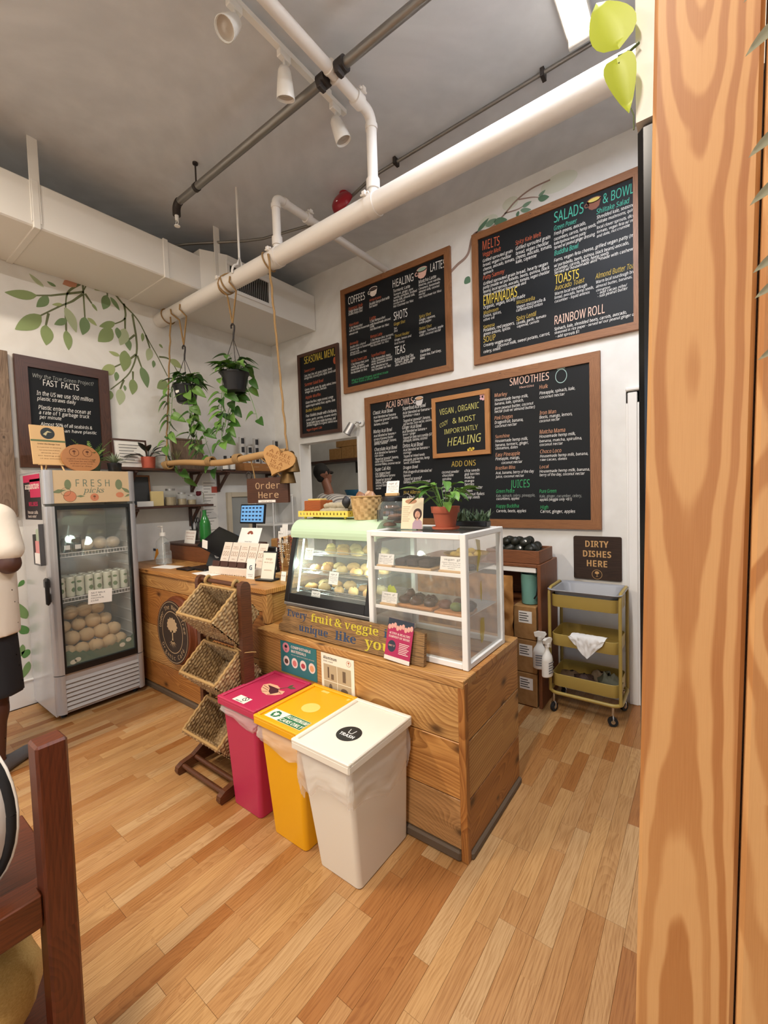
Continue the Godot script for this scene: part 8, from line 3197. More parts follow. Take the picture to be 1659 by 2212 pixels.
	for k in 8:
		var o := thing("bead_necklace","bead necklace on the wooden rack, %s from the left" % ["first","second","third","fourth","fifth","sixth","seventh","eighth"][k],"necklace",v3(-2.61 + k*0.025,Y + 0.02,-2.15),0.0,"bead necklaces on the rack")
		g = Geo.new()
		var L := r.randf_range(0.15,0.24)
		var top := 0.25 + k*0.0053
		for s in 34:
			var a := TAU*s / 34.0
			g.col = [Color(1,1,1),Color(0.45,0.35,0.3)][s % 2 if k % 2 == 0 else 0]
			g.ball(v3(sin(a)*0.012,top - L*0.5 + cos(a)*L*0.5,0.014 + 0.006*cos(a)),v3(0.0048,0.0048,0.0048),7,5)
		g.col = Color.WHITE
		part(o,"beads",g,mat("beads%d" % k,bc[k],0.35))
	# small monitor at the back of the counter
	t = thing("till_monitor","small lit monitor with blue icons behind the order sign","monitor",v3(-3.42,Y,-2.53))
	T = lean(8,0.1,v3(-0.03,0.36,0.02))
	g = Geo.new()
	g.xf = T
	g.bx(-0.165,0.165,-0.015,0.17,-0.02,0.0,0.004)
	part(t,"bezel",g,mats["black plastic"])
	g = Geo.new()
	g.xf = T
	flat_rect(g,-0.152,0.152,0.0,0.157,v3(0,0,0.0008),RT,UP)
	part(t,"screen",g,glow("screen blue",hx("6fa8dd"),0.8))
	g = Geo.new()
	g.xf = T
	for i in 4:
		for j in 6: flat_rect(g,-0.14 + j*0.047,-0.11 + j*0.047,0.015 + i*0.037,0.03 + i*0.037,v3(0,0,0.0014),RT,UP)
	part(t,"icons",g,mat("icon dark",hx("2a3f5c"),0.6))
	g = Geo.new()
	g.cyl(v3(-0.03,0.0,0.0),v3(-0.03,0.38,-0.01),0.018,0.018,12)
	g.box(v3(-0.03,0.006,0),v3(0.18,0.012,0.14),0.004)
	part(t,"stand",g,mats["black plastic"])
	# receipt printer / small appliance
	t = thing("receipt_printer","white and kraft appliance behind the necklace rack","printer",v3(-2.95,Y,-2.53))
	g = Geo.new()
	g.box(v3(0,0.11,0),v3(0.34,0.22,0.14),0.01)
	part(t,"body",g,mats["kraft card"])
	g = Geo.new()
	g.box(v3(0.04,0.255,0),v3(0.27,0.07,0.13),0.03)
	part(t,"lid",g,mats["white plastic"])

# ------------------------------------------------------------------ painted branches, shelves and small things on the left wall
func painted_leaf(p: Node3D,q: Array,at: Vector3,ax: Vector3,m: Material) -> void:
	# q: base u, base y, tip u, tip y, width; u runs along z on the left wall and along x on the menu wall
	var g := Geo.new()
	var a := v2(q[0],q[1])
	var b := v2(q[2],q[3])
	var d := b - a
	var nr: Vector2 = d.orthogonal().normalized()*float(q[4])*0.5
	var left := []
	var right := []
	for k in 9:
		var v := k / 8.0
		var w := pow(sin(PI*pow(v*0.97 + 0.015,0.8)),0.85)
		left.append(a + d*v + nr*w + nr*0.15*sin(PI*v))
		right.push_front(a + d*v - nr*w + nr*0.15*sin(PI*v))
	var pts := left + right
	if ax.z != 0.0:
		for k in pts.size(): pts[k] = v2(-pts[k].x,pts[k].y)
	flat(g,pts,at,ax,UP)
	partw(p,"leaf",g,m)

func painted_branch(p: Node3D,q: Array,at: Vector3,ax: Vector3,w: float,m: Material) -> void:
	var c := Curve2D.new()
	var n := q.size() / 2
	var raw := []
	for k in n: raw.append(v2(q[k*2]*(-1.0 if ax.z != 0.0 else 1.0),q[k*2 + 1]))
	for k in n:
		var tg: Vector2 = (raw[mini(k + 1,n - 1)] - raw[maxi(k - 1,0)])*0.18
		c.add_point(raw[k],-tg,tg)
	var pts := c.tessellate(4,3)
	var g := Geo.new()
	var nn := ax.cross(UP)
	var i := g.v.size()
	for k in pts.size():
		var d := (pts[mini(k + 1,pts.size() - 1)] - pts[maxi(k - 1,0)]).normalized().orthogonal()*w*(1.0 - 0.55*k / pts.size())
		for s: float in [-1.0,1.0]: g.vert(at + ax*(pts[k].x + d.x*s) + UP*(pts[k].y + d.y*s),nn)
	for k in pts.size() - 1:
		var e := i + k*2
		g.tri_i(e,e + 1,e + 3); g.tri_i(e,e + 3,e + 2)
	partw(p,"branch",g,m)

func murals() -> void:
	var gr := [mat("mural0",hx("8fa06b"),0.85),mat("mural1",hx("a9b47c"),0.85),mat("mural2",hx("7c9468"),0.85),mat("mural3",hx("b5bf98"),0.85)]
	var tw := mat("mural twig",hx("6f7652"),0.85)
	var t := thing("branch_mural","green leafy branches with a small red bird painted on the left wall","mural",v3(LX,2.5,-1.6))
	var ax := v3(0,0,-1)
	var k := 0
	for q: Array in MURAL_BRANCHES: painted_branch(t,q,v3(LX + 0.0008,0,0),ax,0.010,tw)
	for q: Array in MURAL_LEAVES:
		painted_leaf(t,q,v3(LX + 0.0014 + 0.0002*(k % 3),0,0),ax,gr[(k*7 + k / 3) % 4])
		k += 1
	var g := Geo.new()
	flat(g,[v2(1.425,3.545),v2(1.44,3.585),v2(1.475,3.60),v2(1.49,3.64),v2(1.505,3.66),v2(1.53,3.645),v2(1.54,3.60),v2(1.525,3.555),v2(1.48,3.54)],v3(LX + 0.0014,0,0),ax,UP)
	partw(t,"bird",g,mat("mural bird",hx("c48a6c"),0.85))
	t = thing("leaf_mural","large green leaves painted low on the left wall beside the fridge","mural",v3(LX,0.4,-1.0))
	k = 0
	for q: Array in MURAL_LOW:
		painted_leaf(t,q,v3(LX + 0.0014,0,0.0),ax,mat("mural deep%d" % (k % 2),[hx("5d8f4c"),hx("7fa065")][k % 2],0.85))
		k += 1
	t = thing("twig_mural","brown twig with green leaves painted between the two upper menu boards","mural",v3(-1.4,3.9,WZ))
	var br := mat("mural brown",hx("9a8276"),0.85)
	for q: Array in TWIG: painted_branch(t,q,v3(0,0,WZ + 0.0008),RT,0.014 if q.size() > 10 else 0.006,br)
	for q: Array in [[-0.93,4.05,0.14,0.07],[-1.52,3.98,0.09,0.05],[-1.32,4.05,0.07,0.05]]:
		g = Geo.new()
		ellipse(g,v3(q[0],q[1],WZ + 0.0005),q[2],q[3])
		partw(t,"wash",g,mat("mural wash",hx("d8dbcb"),0.85))
	k = 0
	for q: Array in TWIG_LEAVES:
		painted_leaf(t,q,v3(0,0,WZ + 0.0014),RT,mat("twig leaf%d" % (k % 2),[hx("5c7d62"),hx("76937a")][k % 2],0.85))
		k += 1

func bracket_shelf(label: String,y: float,z0: float,z1: float,dp: float,bz: Array) -> void:
	var t := thing("wall_shelf",label,"shelf",v3(LX,y,(z0 + z1)*0.5))
	plank(t,LX + 0.001,LX + dp,y,y + 0.022,z0,z1,2,mats["walnut"],"board")
	for z: float in bz:
		var g := Geo.new()
		g.bx(LX + 0.001,LX + 0.02,y - 0.21,y,z - 0.016,z + 0.016,0.002,1)
		g.bx(LX + 0.02,LX + dp - 0.02,y - 0.022,y,z - 0.016,z + 0.016,0.002)
		var d := v3(dp - 0.06,0.17,0)
		g.xf = Transform3D(Basis(BK,atan2(d.y,d.x)),v3(LX + 0.015,y - 0.185,z))
		g.bx(0,d.length(),-0.012,0.012,-0.015,0.015,0.002)
		partw(t,"bracket",g,mats["walnut"])

func glass_jar(label: String,at: Vector3,r: float,h: float,lid: Material) -> void:
	var t := thing("glass_jar",label,"jar",at,0.0,"glass jars on the lower wall shelf")
	var g := Geo.new()
	g.lathe([v2(0,0.001),v2(r*0.92,0.001),v2(r,0.008),v2(r,h*0.75),v2(r*0.75,h*0.86),v2(r*0.75,h*0.9)],20)
	part(t,"glass",g,glass("jar glass",0.08))
	g = Geo.new()
	g.cyl(v3(0,h*0.88,0),v3(0,h,0),r*0.82,r*0.82,18)
	part(t,"lid",g,lid)
	g = Geo.new()
	g.cyl(v3(0,0.004,0),v3(0,h*0.5,0),r*0.94,r*0.94,18)
	part(t,"contents",g,mat("dried tea",hx("9b8a66"),0.9))

func picture(label: String,z0: float,z1: float,y0: float,y1: float,x: float,fr: Material,face: Material,deg := 6.0) -> Node3D:
	var t := thing("framed_picture",label,"picture",v3(x,y0,(z0 + z1)*0.5))
	var T := Transform3D(Basis(BK,rad(deg)),v3(x,y0,0))
	var g := Geo.new()
	g.xf = T
	g.bx(-0.012,-0.004,0.005,y1 - y0 - 0.005,z1 + 0.006,z0 - 0.006)
	partw(t,"sheet",g,face)
	rails(t,-z0,-z1,0,y1 - y0,0.016,0.012,T*Transform3D(Basis(v3(0,0,-1),UP,v3(1,0,0)),v3(-0.008,0,0)),fr)
	return t

func left_shelves() -> void:
	bracket_shelf("dark wooden shelf with plants beside the fridge on the left wall",1.935,-1.70,-2.72,0.24,[-1.85,-2.5])
	bracket_shelf("dark wooden shelf with coffee tins at the corner of the left wall",1.935,-2.78,-3.62,0.24,[-2.82,-3.5])
	bracket_shelf("lower dark wooden shelf with glass jars on the left wall",1.57,-1.70,-2.62,0.22,[-1.85,-2.47])
	var Y := 1.9575
	var g := Geo.new()
	var t := picture("framed certificate leaning behind the terracotta pot",-1.71,-2.02,Y,2.24,LX + 0.10,mats["walnut"],mats["paper"])
	g = Geo.new()
	for k in 7: flat_rect(g,1.76,1.95 - 0.03*(k % 3),Y + 0.22 - k*0.028,Y + 0.226 - k*0.028,v3(LX + 0.116 - 0.0033*(7 - k) - 0.0,0,0),v3(0,0,-1),UP)
	partw(t,"print",g,mats["ink"])
	t = thing("rubber_plant","small dark-leaved plant in a coral pot on the upper shelf","potted plant",v3(LX + 0.15,Y,-1.995))
	g = Geo.new()
	g.lathe([v2(0,0.001),v2(0.052,0.001),v2(0.056,0.006),v2(0.064,0.112),v2(0.06,0.112),v2(0.056,0.09),v2(0,0.09)],24)
	part(t,"pot",g,mat("pot coral",hx("b3533c"),0.6))
	var r := RandomNumberGenerator.new()
	r.seed = 71
	for k in 12:
		var a := k*2.4
		var el := r.randf_range(0.35,1.25)
		var d := v3(cos(a)*cos(el),sin(el),sin(a)*cos(el))
		g = Geo.new()
		g.tube([v3(0,0.09,0),v3(0,0.09,0) + d*0.09],0.003,5)
		leaf(g,v3(0,0.09,0) + d*0.09,d + v3(0,-0.3,0),v3(0,1,0.2),r.randf_range(0.11,0.16),0.05,false,0.3)
		part(t,"leaf",g,mat("rubber leaf",hx("27352a"),0.35))
	t = picture("weathered wooden framed box standing behind the trailing vines on the upper shelf",-2.25,-2.60,Y,2.29,LX + 0.12,mats["grey barn wood"],mats["grey barn wood"])
	t = thing("sprig_vase","small clear vase with a thin sprig on the upper shelf","vase",v3(LX + 0.17,Y,-2.27))
	g = Geo.new()
	g.lathe([v2(0,0.001),v2(0.026,0.001),v2(0.028,0.09),v2(0.022,0.10)],16)
	part(t,"vase",g,glass("jar glass",0.08))
	for k in 7:
		g = Geo.new()
		blade(g,v3(0,0.08,0),v3(cos(k*0.9)*0.5,1.2,sin(k*0.9)*0.5),0.16,0.007)
		part(t,"leaf",g,mat("sprig",hx("8a8c5e"),0.7))
	# amber bottles
	for k in 2:
		t = thing("amber_bottle","dark bottle with a white label on the corner shelf, %s one" % ["left","right"][k],"bottle",v3(LX + 0.15,Y,-2.83 - k*0.085),0.0,"dark bottles on the corner shelf")
		g = Geo.new()
		g.lathe([v2(0,0.0),v2(0.034,0.0),v2(0.036,0.005),v2(0.036,0.10),v2(0.014,0.125),v2(0.014,0.14)],18)
		part(t,"glass",g,mat("amber",hx("2a1b14"),0.15))
		g = Geo.new()
		g.cyl(v3(0,0.135,0),v3(0,0.165,0),0.017,0.017,14)
		part(t,"cap",g,mats["black plastic"])
		g = Geo.new()
		g.sheet(8,1,func(u: float,v: float) -> Vector3:
			var a := (u - 0.5)*2.2 - 0.5
			return v3(cos(a)*0.0364,0.015 + v*0.07,-sin(a)*0.0364),1.0,1.0,true)
		part(t,"label",g,mats["paper"])
	# wooden crate with tins and white bags
	t = thing("pine_crate","long low pine crate lettered on its front, on the corner shelf","crate",v3(LX + 0.15,Y,-3.3))
	plank(t,LX + 0.06,LX + 0.235,Y,Y + 0.09,-3.60,-3.02,2,mats["honey wood"],"body")
	g = Geo.new()
	for q: Array in [["sweet",3.15],["and",3.33],["fruity",3.45]]: write(g,q[0],v3(LX + 0.236,Y + 0.04,-q[1]),v3(0,0,-1),UP,0.022,0.07)
	partw(t,"lettering",g,mats["sign letters"])
	var n := 0
	for lay in 3:
		for k in 6:
			if lay == 1 and k in [3,4]: continue
			if lay == 2 and not k in [0,2,5]: continue
			n += 1
			var o := thing("coffee_tin","white and black tin on the pine crate, %s layer, %s from the left" % [["bottom","middle","top"][lay],["first","second","third","fourth","fifth","sixth"][k]],"tin",v3(LX + 0.15,Y + 0.0915 + lay*0.101,-3.06 - k*0.098),0.0,"tins on the pine crate")
			g = Geo.new()
			g.cyl(O3,v3(0,0.10,0),0.04,0.04,18)
			part(o,"tin",g,mat("tin white",hx("d6d3cd"),0.3,0.3))
			g = Geo.new()
			g.sheet(6,1,func(u: float,v: float) -> Vector3:
				var a := (u - 0.5)*0.9 - 0.4
				return v3(cos(a)*0.0406,0.02 + v*0.065,-sin(a)*0.0406),1.0,1.0,true)
			part(o,"label",g,mat("tin black",hx("1d1b1b"),0.5))
	# lower shelf
	Y = 1.5925
	t = picture("dark framed ink picture on the lower shelf beside the fridge",-1.77,-2.04,Y,1.90,LX + 0.09,mats["frame wood"],mat("ink picture",hx("3a3b3a"),0.6))
	g = Geo.new()
	g.bx(LX + 0.13,LX + 0.16,Y,Y + 0.145,-2.12,-2.00,0.003)
	solo("yellow_box","cream and yellow carton on the lower shelf","carton",g,mat("carton cream",hx("d6c288"),0.6),v3(LX + 0.15,Y,-2.06))
	g = Geo.new()
	g.bx(LX + 0.17,LX + 0.175,Y,Y + 0.05,-2.01,-1.86)
	solo("small_card","small white card at the front of the lower shelf","card",g,mats["paper"],v3(LX + 0.17,Y,-1.93))
	glass_jar("tall wide glass jar on the lower shelf, next to the yellow carton",v3(LX + 0.12,Y,-2.205),0.055,0.17,mats["aluminium"])
	glass_jar("second glass jar from the yellow carton on the lower shelf",v3(LX + 0.13,Y,-2.32),0.045,0.13,mats["aluminium"])
	glass_jar("third and lowest glass jar from the yellow carton on the lower shelf",v3(LX + 0.14,Y,-2.42),0.045,0.105,mats["aluminium"])
	t = thing("rose_vase","thin vase with one dark red rose at the end of the lower shelf","vase",v3(LX + 0.13,Y,-2.56))
	g = Geo.new()
	g.lathe([v2(0,0.001),v2(0.03,0.001),v2(0.032,0.03),v2(0.012,0.09),v2(0.012,0.12)],16)
	part(t,"vase",g,glass("jar glass",0.08))
	g = Geo.new()
	g.tube([v3(0,0.02,0),v3(0,0.12,0),v3(0,0.14,0.03),v3(0.01,0.125,0.055)],0.003,6)
	part(t,"stem",g,mat("sprig",hx("8a8c5e"),0.7))
	g = Geo.new()
	for k in 9: g.ball(v3(0.01,0.115,0.06) + v3(cos(k*2.4),sin(k*1.7)*0.7,sin(k*2.4))*0.013,v3(0.016,0.018,0.016),8,6)
	part(t,"bloom",g,mat("rose red",hx("6d1220"),0.6))
	# papers and a cream cupboard frame on the wall below
	t = thing("staff_notice","white typed notice taped to the left wall below the shelves","notice",v3(LX,1.2,-2.7))
	g = Geo.new()
	g.bx(LX + 0.0002,LX + 0.0014,1.18,1.85,-2.80,-2.625)
	partw(t,"sheet",g,mats["paper"])
	g = Geo.new()
	for k in 18: flat_rect(g,2.64,2.78 - 0.03*(k % 4),1.82 - k*0.033,1.828 - k*0.033,v3(LX + 0.0019,0,0),v3(0,0,-1),UP)
	partw(t,"print",g,mat("ink faint",hx("a09a90"),0.8))
	g = Geo.new()
	flat_rect(g,2.735,2.81,1.715,1.785,v3(LX + 0.0024,0,0),v3(0,0,-1),UP)
	partw(t,"red_note",g,mat("note red",hx("c25a48"),0.7))
	t = thing("cream_cupboard","narrow cream painted cupboard with a grey glass door on the left wall","cupboard",v3(LX,0,-3.07))
	g = Geo.new()
	g.bx(LX + 0.001,LX + 0.05,0.0,1.715,-2.96,-2.91,0.004); g.bx(LX + 0.001,LX + 0.05,0.0,1.715,-3.24,-3.19,0.004); g.bx(LX + 0.001,LX + 0.05,1.66,1.715,-3.19,-2.96,0.004); g.bx(LX + 0.001,LX + 0.05,0.0,0.9,-3.19,-2.96,0.004)
	partw(t,"frame",g,mat("cream paint",hx("d6c9ae"),0.55))
	g = Geo.new()
	g.bx(LX + 0.02,LX + 0.026,0.9,1.66,-3.19,-2.96)
	partw(t,"pane",g,mat("frosted grey",hx("a8aaa4"),0.25))
	t = thing("corner_rack","white wire-sided rack in the corner with a printed canvas on top","rack",v3(LX + 0.2,0,-3.45))
	g = Geo.new()
	for q: Array in [[LX + 0.03,-3.3],[LX + 0.03,-3.6],[LX + 0.36,-3.3],[LX + 0.36,-3.6]]: g.cyl(v3(q[0],0,q[1]),v3(q[0],1.66,q[1]),0.01,0.01,8)
	for y: float in [1.0,1.3,1.65]: g.bx(LX + 0.02,LX + 0.37,y,y + 0.02,-3.61,-3.29,0.003)
	partw(t,"frame",g,mats["white enamel"])
	g = Geo.new()
	g.bx(LX + 0.22,LX + 0.235,1.671,1.85,-3.6,-3.42,0.002)
	solo("botanical_canvas","small canvas printed with olive leaves on the corner rack","picture",g,textured("olive print",mottle(64,3,hx("8b8660"),hx("b3a982"),0.5),0.8),v3(LX + 0.22,1.671,-3.5))
	# weathered plank by the wall, left of the fridge
	t = thing("wall_plank","weathered plank fixed to the wall at the left edge","plank",v3(LX,1.55,-0.86))
	plank(t,LX + 0.002,LX + 0.047,1.55,2.865,-1.01,-0.72,1,mats["grey barn wood"],"plank")
	# wall lamp beside the big board
	t = thing("wall_spotlight","small white swivel spotlight on the wall over the kitchen opening","spotlight",v3(-3.0,2.36,WZ))
	g = Geo.new()
	g.cyl(v3(0,0.06,0),v3(0,0.06,0.03),0.035,0.035,16)
	part(t,"base",g,mats["white enamel"])
	g = Geo.new()
	g.tube([v3(0,0.06,0.03),v3(-0.03,0.065,0.07),v3(-0.07,0.04,0.09)],0.009,8)
	part(t,"arm",g,mats["chrome"])
	g = Geo.new()
	g.cyl(v3(-0.07,0.05,0.09),v3(-0.12,-0.06,0.13),0.042,0.048,18)
	part(t,"shade",g,mats["aluminium"])

# ------------------------------------------------------------------ people
# smooth union of tapered capsules meshed as surface nets; bones: [a, b, ra, rb]; cut: drop what lies below y
func flesh(g: Geo,bones: Array,cell: float,k := 0.04,low := -1e9,high := 1e9) -> void:
	var lo := v3(1e9,1e9,1e9)
	var hi := -lo
	for b: Array in bones:
		var r := maxf(b[2],b[3]) + k + cell*2.0
		lo = lo.min(b[0] - Vector3.ONE*r).min(b[1] - Vector3.ONE*r)
		hi = hi.max(b[0] + Vector3.ONE*r).max(b[1] + Vector3.ONE*r)
	var nx := int((hi.x - lo.x) / cell) + 2
	var ny := int((hi.y - lo.y) / cell) + 2
	var nz := int((hi.z - lo.z) / cell) + 2
	var f := PackedFloat32Array()
	f.resize(nx*ny*nz)
	f.fill(1.0)
	for b: Array in bones:
		var A: Vector3 = b[0]
		var D: Vector3 = b[1] - A
		var L2 := maxf(D.length_squared(),1e-9)
		var ra: float = b[2]
		var dr: float = b[3] - ra
		var r := maxf(b[2],b[3]) + k + cell*1.5
		var p0: Vector3 = ((b[0].min(b[1]) - Vector3.ONE*r - lo) / cell).floor()
		var p1: Vector3 = ((b[0].max(b[1]) + Vector3.ONE*r - lo) / cell).ceil()
		for y in range(maxi(0,int(p0.y)),mini(ny,int(p1.y) + 1)):
			for z in range(maxi(0,int(p0.z)),mini(nz,int(p1.z) + 1)):
				for x in range(maxi(0,int(p0.x)),mini(nx,int(p1.x) + 1)):
					var p := lo + v3(x,y,z)*cell
					var t := clampf((p - A).dot(D) / L2,0.0,1.0)
					var d := (p - A - D*t).length() - ra - dr*t
					var i := (y*nz + z)*nx + x
					var e := f[i]
					var h := maxf(k - absf(d - e),0.0) / k
					f[i] = minf(d,e) - h*h*k*0.25
	if low > -1e8 or high < 1e8:
		for y in ny:
			var py := lo.y + y*cell
			var c := maxf(low - py,py - high)
			if c > -cell*3.0:
				for j in range(y*nz*nx,(y + 1)*nz*nx): f[j] = maxf(f[j],c)
	var id := {}
	var base := g.v.size()
	var pts := PackedVector3Array()
	var sy := nz*nx
	var offs := [0,1,nx,nx + 1,sy,sy + 1,sy + nx,sy + nx + 1]
	var co := [v3(0,0,0),v3(1,0,0),v3(0,0,1),v3(1,0,1),v3(0,1,0),v3(1,1,0),v3(0,1,1),v3(1,1,1)]
	var ed := [[0,1],[2,3],[4,5],[6,7],[0,2],[1,3],[4,6],[5,7],[0,4],[1,5],[2,6],[3,7]]
	for y in ny - 1:
		for z in nz - 1:
			for x in nx - 1:
				var i := (y*nz + z)*nx + x
				var m := 0
				for q in 8:
					if f[i + offs[q]] < 0.0: m |= 1 << q
				if m == 0 or m == 255: continue
				var s := O3
				var n := 0
				for e: Array in ed:
					var a := f[i + offs[e[0]]]
					var b := f[i + offs[e[1]]]
					if (a < 0.0) != (b < 0.0):
						s += (co[e[0]] as Vector3).lerp(co[e[1]],a / (a - b))
						n += 1
				id[i] = pts.size()
				pts.append(lo + (v3(x,y,z) + s / n)*cell)
	var nrm := PackedVector3Array()
	nrm.resize(pts.size())
	var quads := []
	for i: int in id:
		var x := i % nx
		var z := (i / nx) % nz
		var y := i / sy
		if x > 0 and z > 0 and y > 0:
			for ax: Array in [[1,nx,sy],[nx,sy,1],[sy,1,nx]]:
				var a := f[i]
				var b := f[i + ax[0]]
				if (a < 0.0) == (b < 0.0): continue
				var q := [i,i - ax[1],i - ax[1] - ax[2],i - ax[2]]
				if not (id.has(q[1]) and id.has(q[2]) and id.has(q[3])): continue
				var l := [id[q[0]],id[q[1]],id[q[2]],id[q[3]]]
				# orient by the field's gradient
				var gr := v3(f[i + 1] - f[maxi(i - 1,0)],f[i + sy] - f[maxi(i - sy,0)],f[i + nx] - f[maxi(i - nx,0)])
				var nn := (pts[l[1]] - pts[l[0]]).cross(pts[l[2]] - pts[l[0]])
				var want := v3(1,0,0) if ax[0] == 1 else (v3(0,0,1) if ax[0] == nx else v3(0,1,0))
				if a >= 0.0: want = -want
				if nn.dot(want) < 0.0:
					l.reverse()
					nn = -nn
				quads.append(l)
				for v: int in l: nrm[v] += nn
	for v in pts.size(): g.vert(pts[v],nrm[v].normalized() if nrm[v].length() > 1e-12 else UP)
	for l: Array in quads:
		g.tri_i(base + l[0],base + l[1],base + l[2]); g.tri_i(base + l[0],base + l[2],base + l[3])

func hand(g: Geo,wrist: Vector3,dir: Vector3,palm: Vector3,side: float) -> void:
	# palm, four bent fingers and a thumb
	var D := dir.normalized()
	var S := D.cross(palm).normalized()*side
	var P := palm.normalized()
	var b := [[wrist,wrist + D*0.045,0.028,0.03],[wrist + D*0.045 + S*0.022,wrist + D*0.085 + S*0.026,0.02,0.016],[wrist + D*0.045 - S*0.022,wrist + D*0.08 - S*0.026,0.02,0.015]]
	for k in 4:
		var o := wrist + D*0.085 + S*(0.03 - k*0.02)
		var l: float = [0.034,0.04,0.038,0.03][k]
		var m := o + D*l + P*0.008
		b.append([o - D*0.015,m,0.0095,0.0088])
		b.append([m,m + D*l*0.55 + P*l*0.7,0.0088,0.0075])
	b.append([wrist + D*0.03 + S*0.028,wrist + D*0.06 + S*0.055 + P*0.012,0.013,0.0105])
	b.append([wrist + D*0.06 + S*0.055 + P*0.012,wrist + D*0.095 + S*0.055 + P*0.03,0.0105,0.009])
	flesh(g,b,0.004,0.009)

func head_bones(c: Vector3,up: Vector3,fwd: Vector3) -> Array:
	var r := fwd.cross(up).normalized()
	var b := [[c + up*0.03 + fwd*-0.015,c + up*0.035 + fwd*0.015,0.095,0.088],[c + fwd*0.03 - up*0.03,c + fwd*0.045 - up*0.085,0.068,0.045],
		[c + fwd*0.098 + up*0.01,c + fwd*0.118 - up*0.025,0.011,0.015],[c + fwd*0.092 - up*0.055 - r*0.018,c + fwd*0.092 - up*0.055 + r*0.018,0.011,0.011]]
	for s: float in [-1.0,1.0]:
		b.append([c + r*s*0.09 + up*0.018,c + r*s*0.094 - up*0.02,0.014,0.011])
		b.append([c + r*s*0.02 + fwd*0.09 + up*0.03,c + r*s*0.05 + fwd*0.08 + up*0.028,0.012,0.01])
	return b

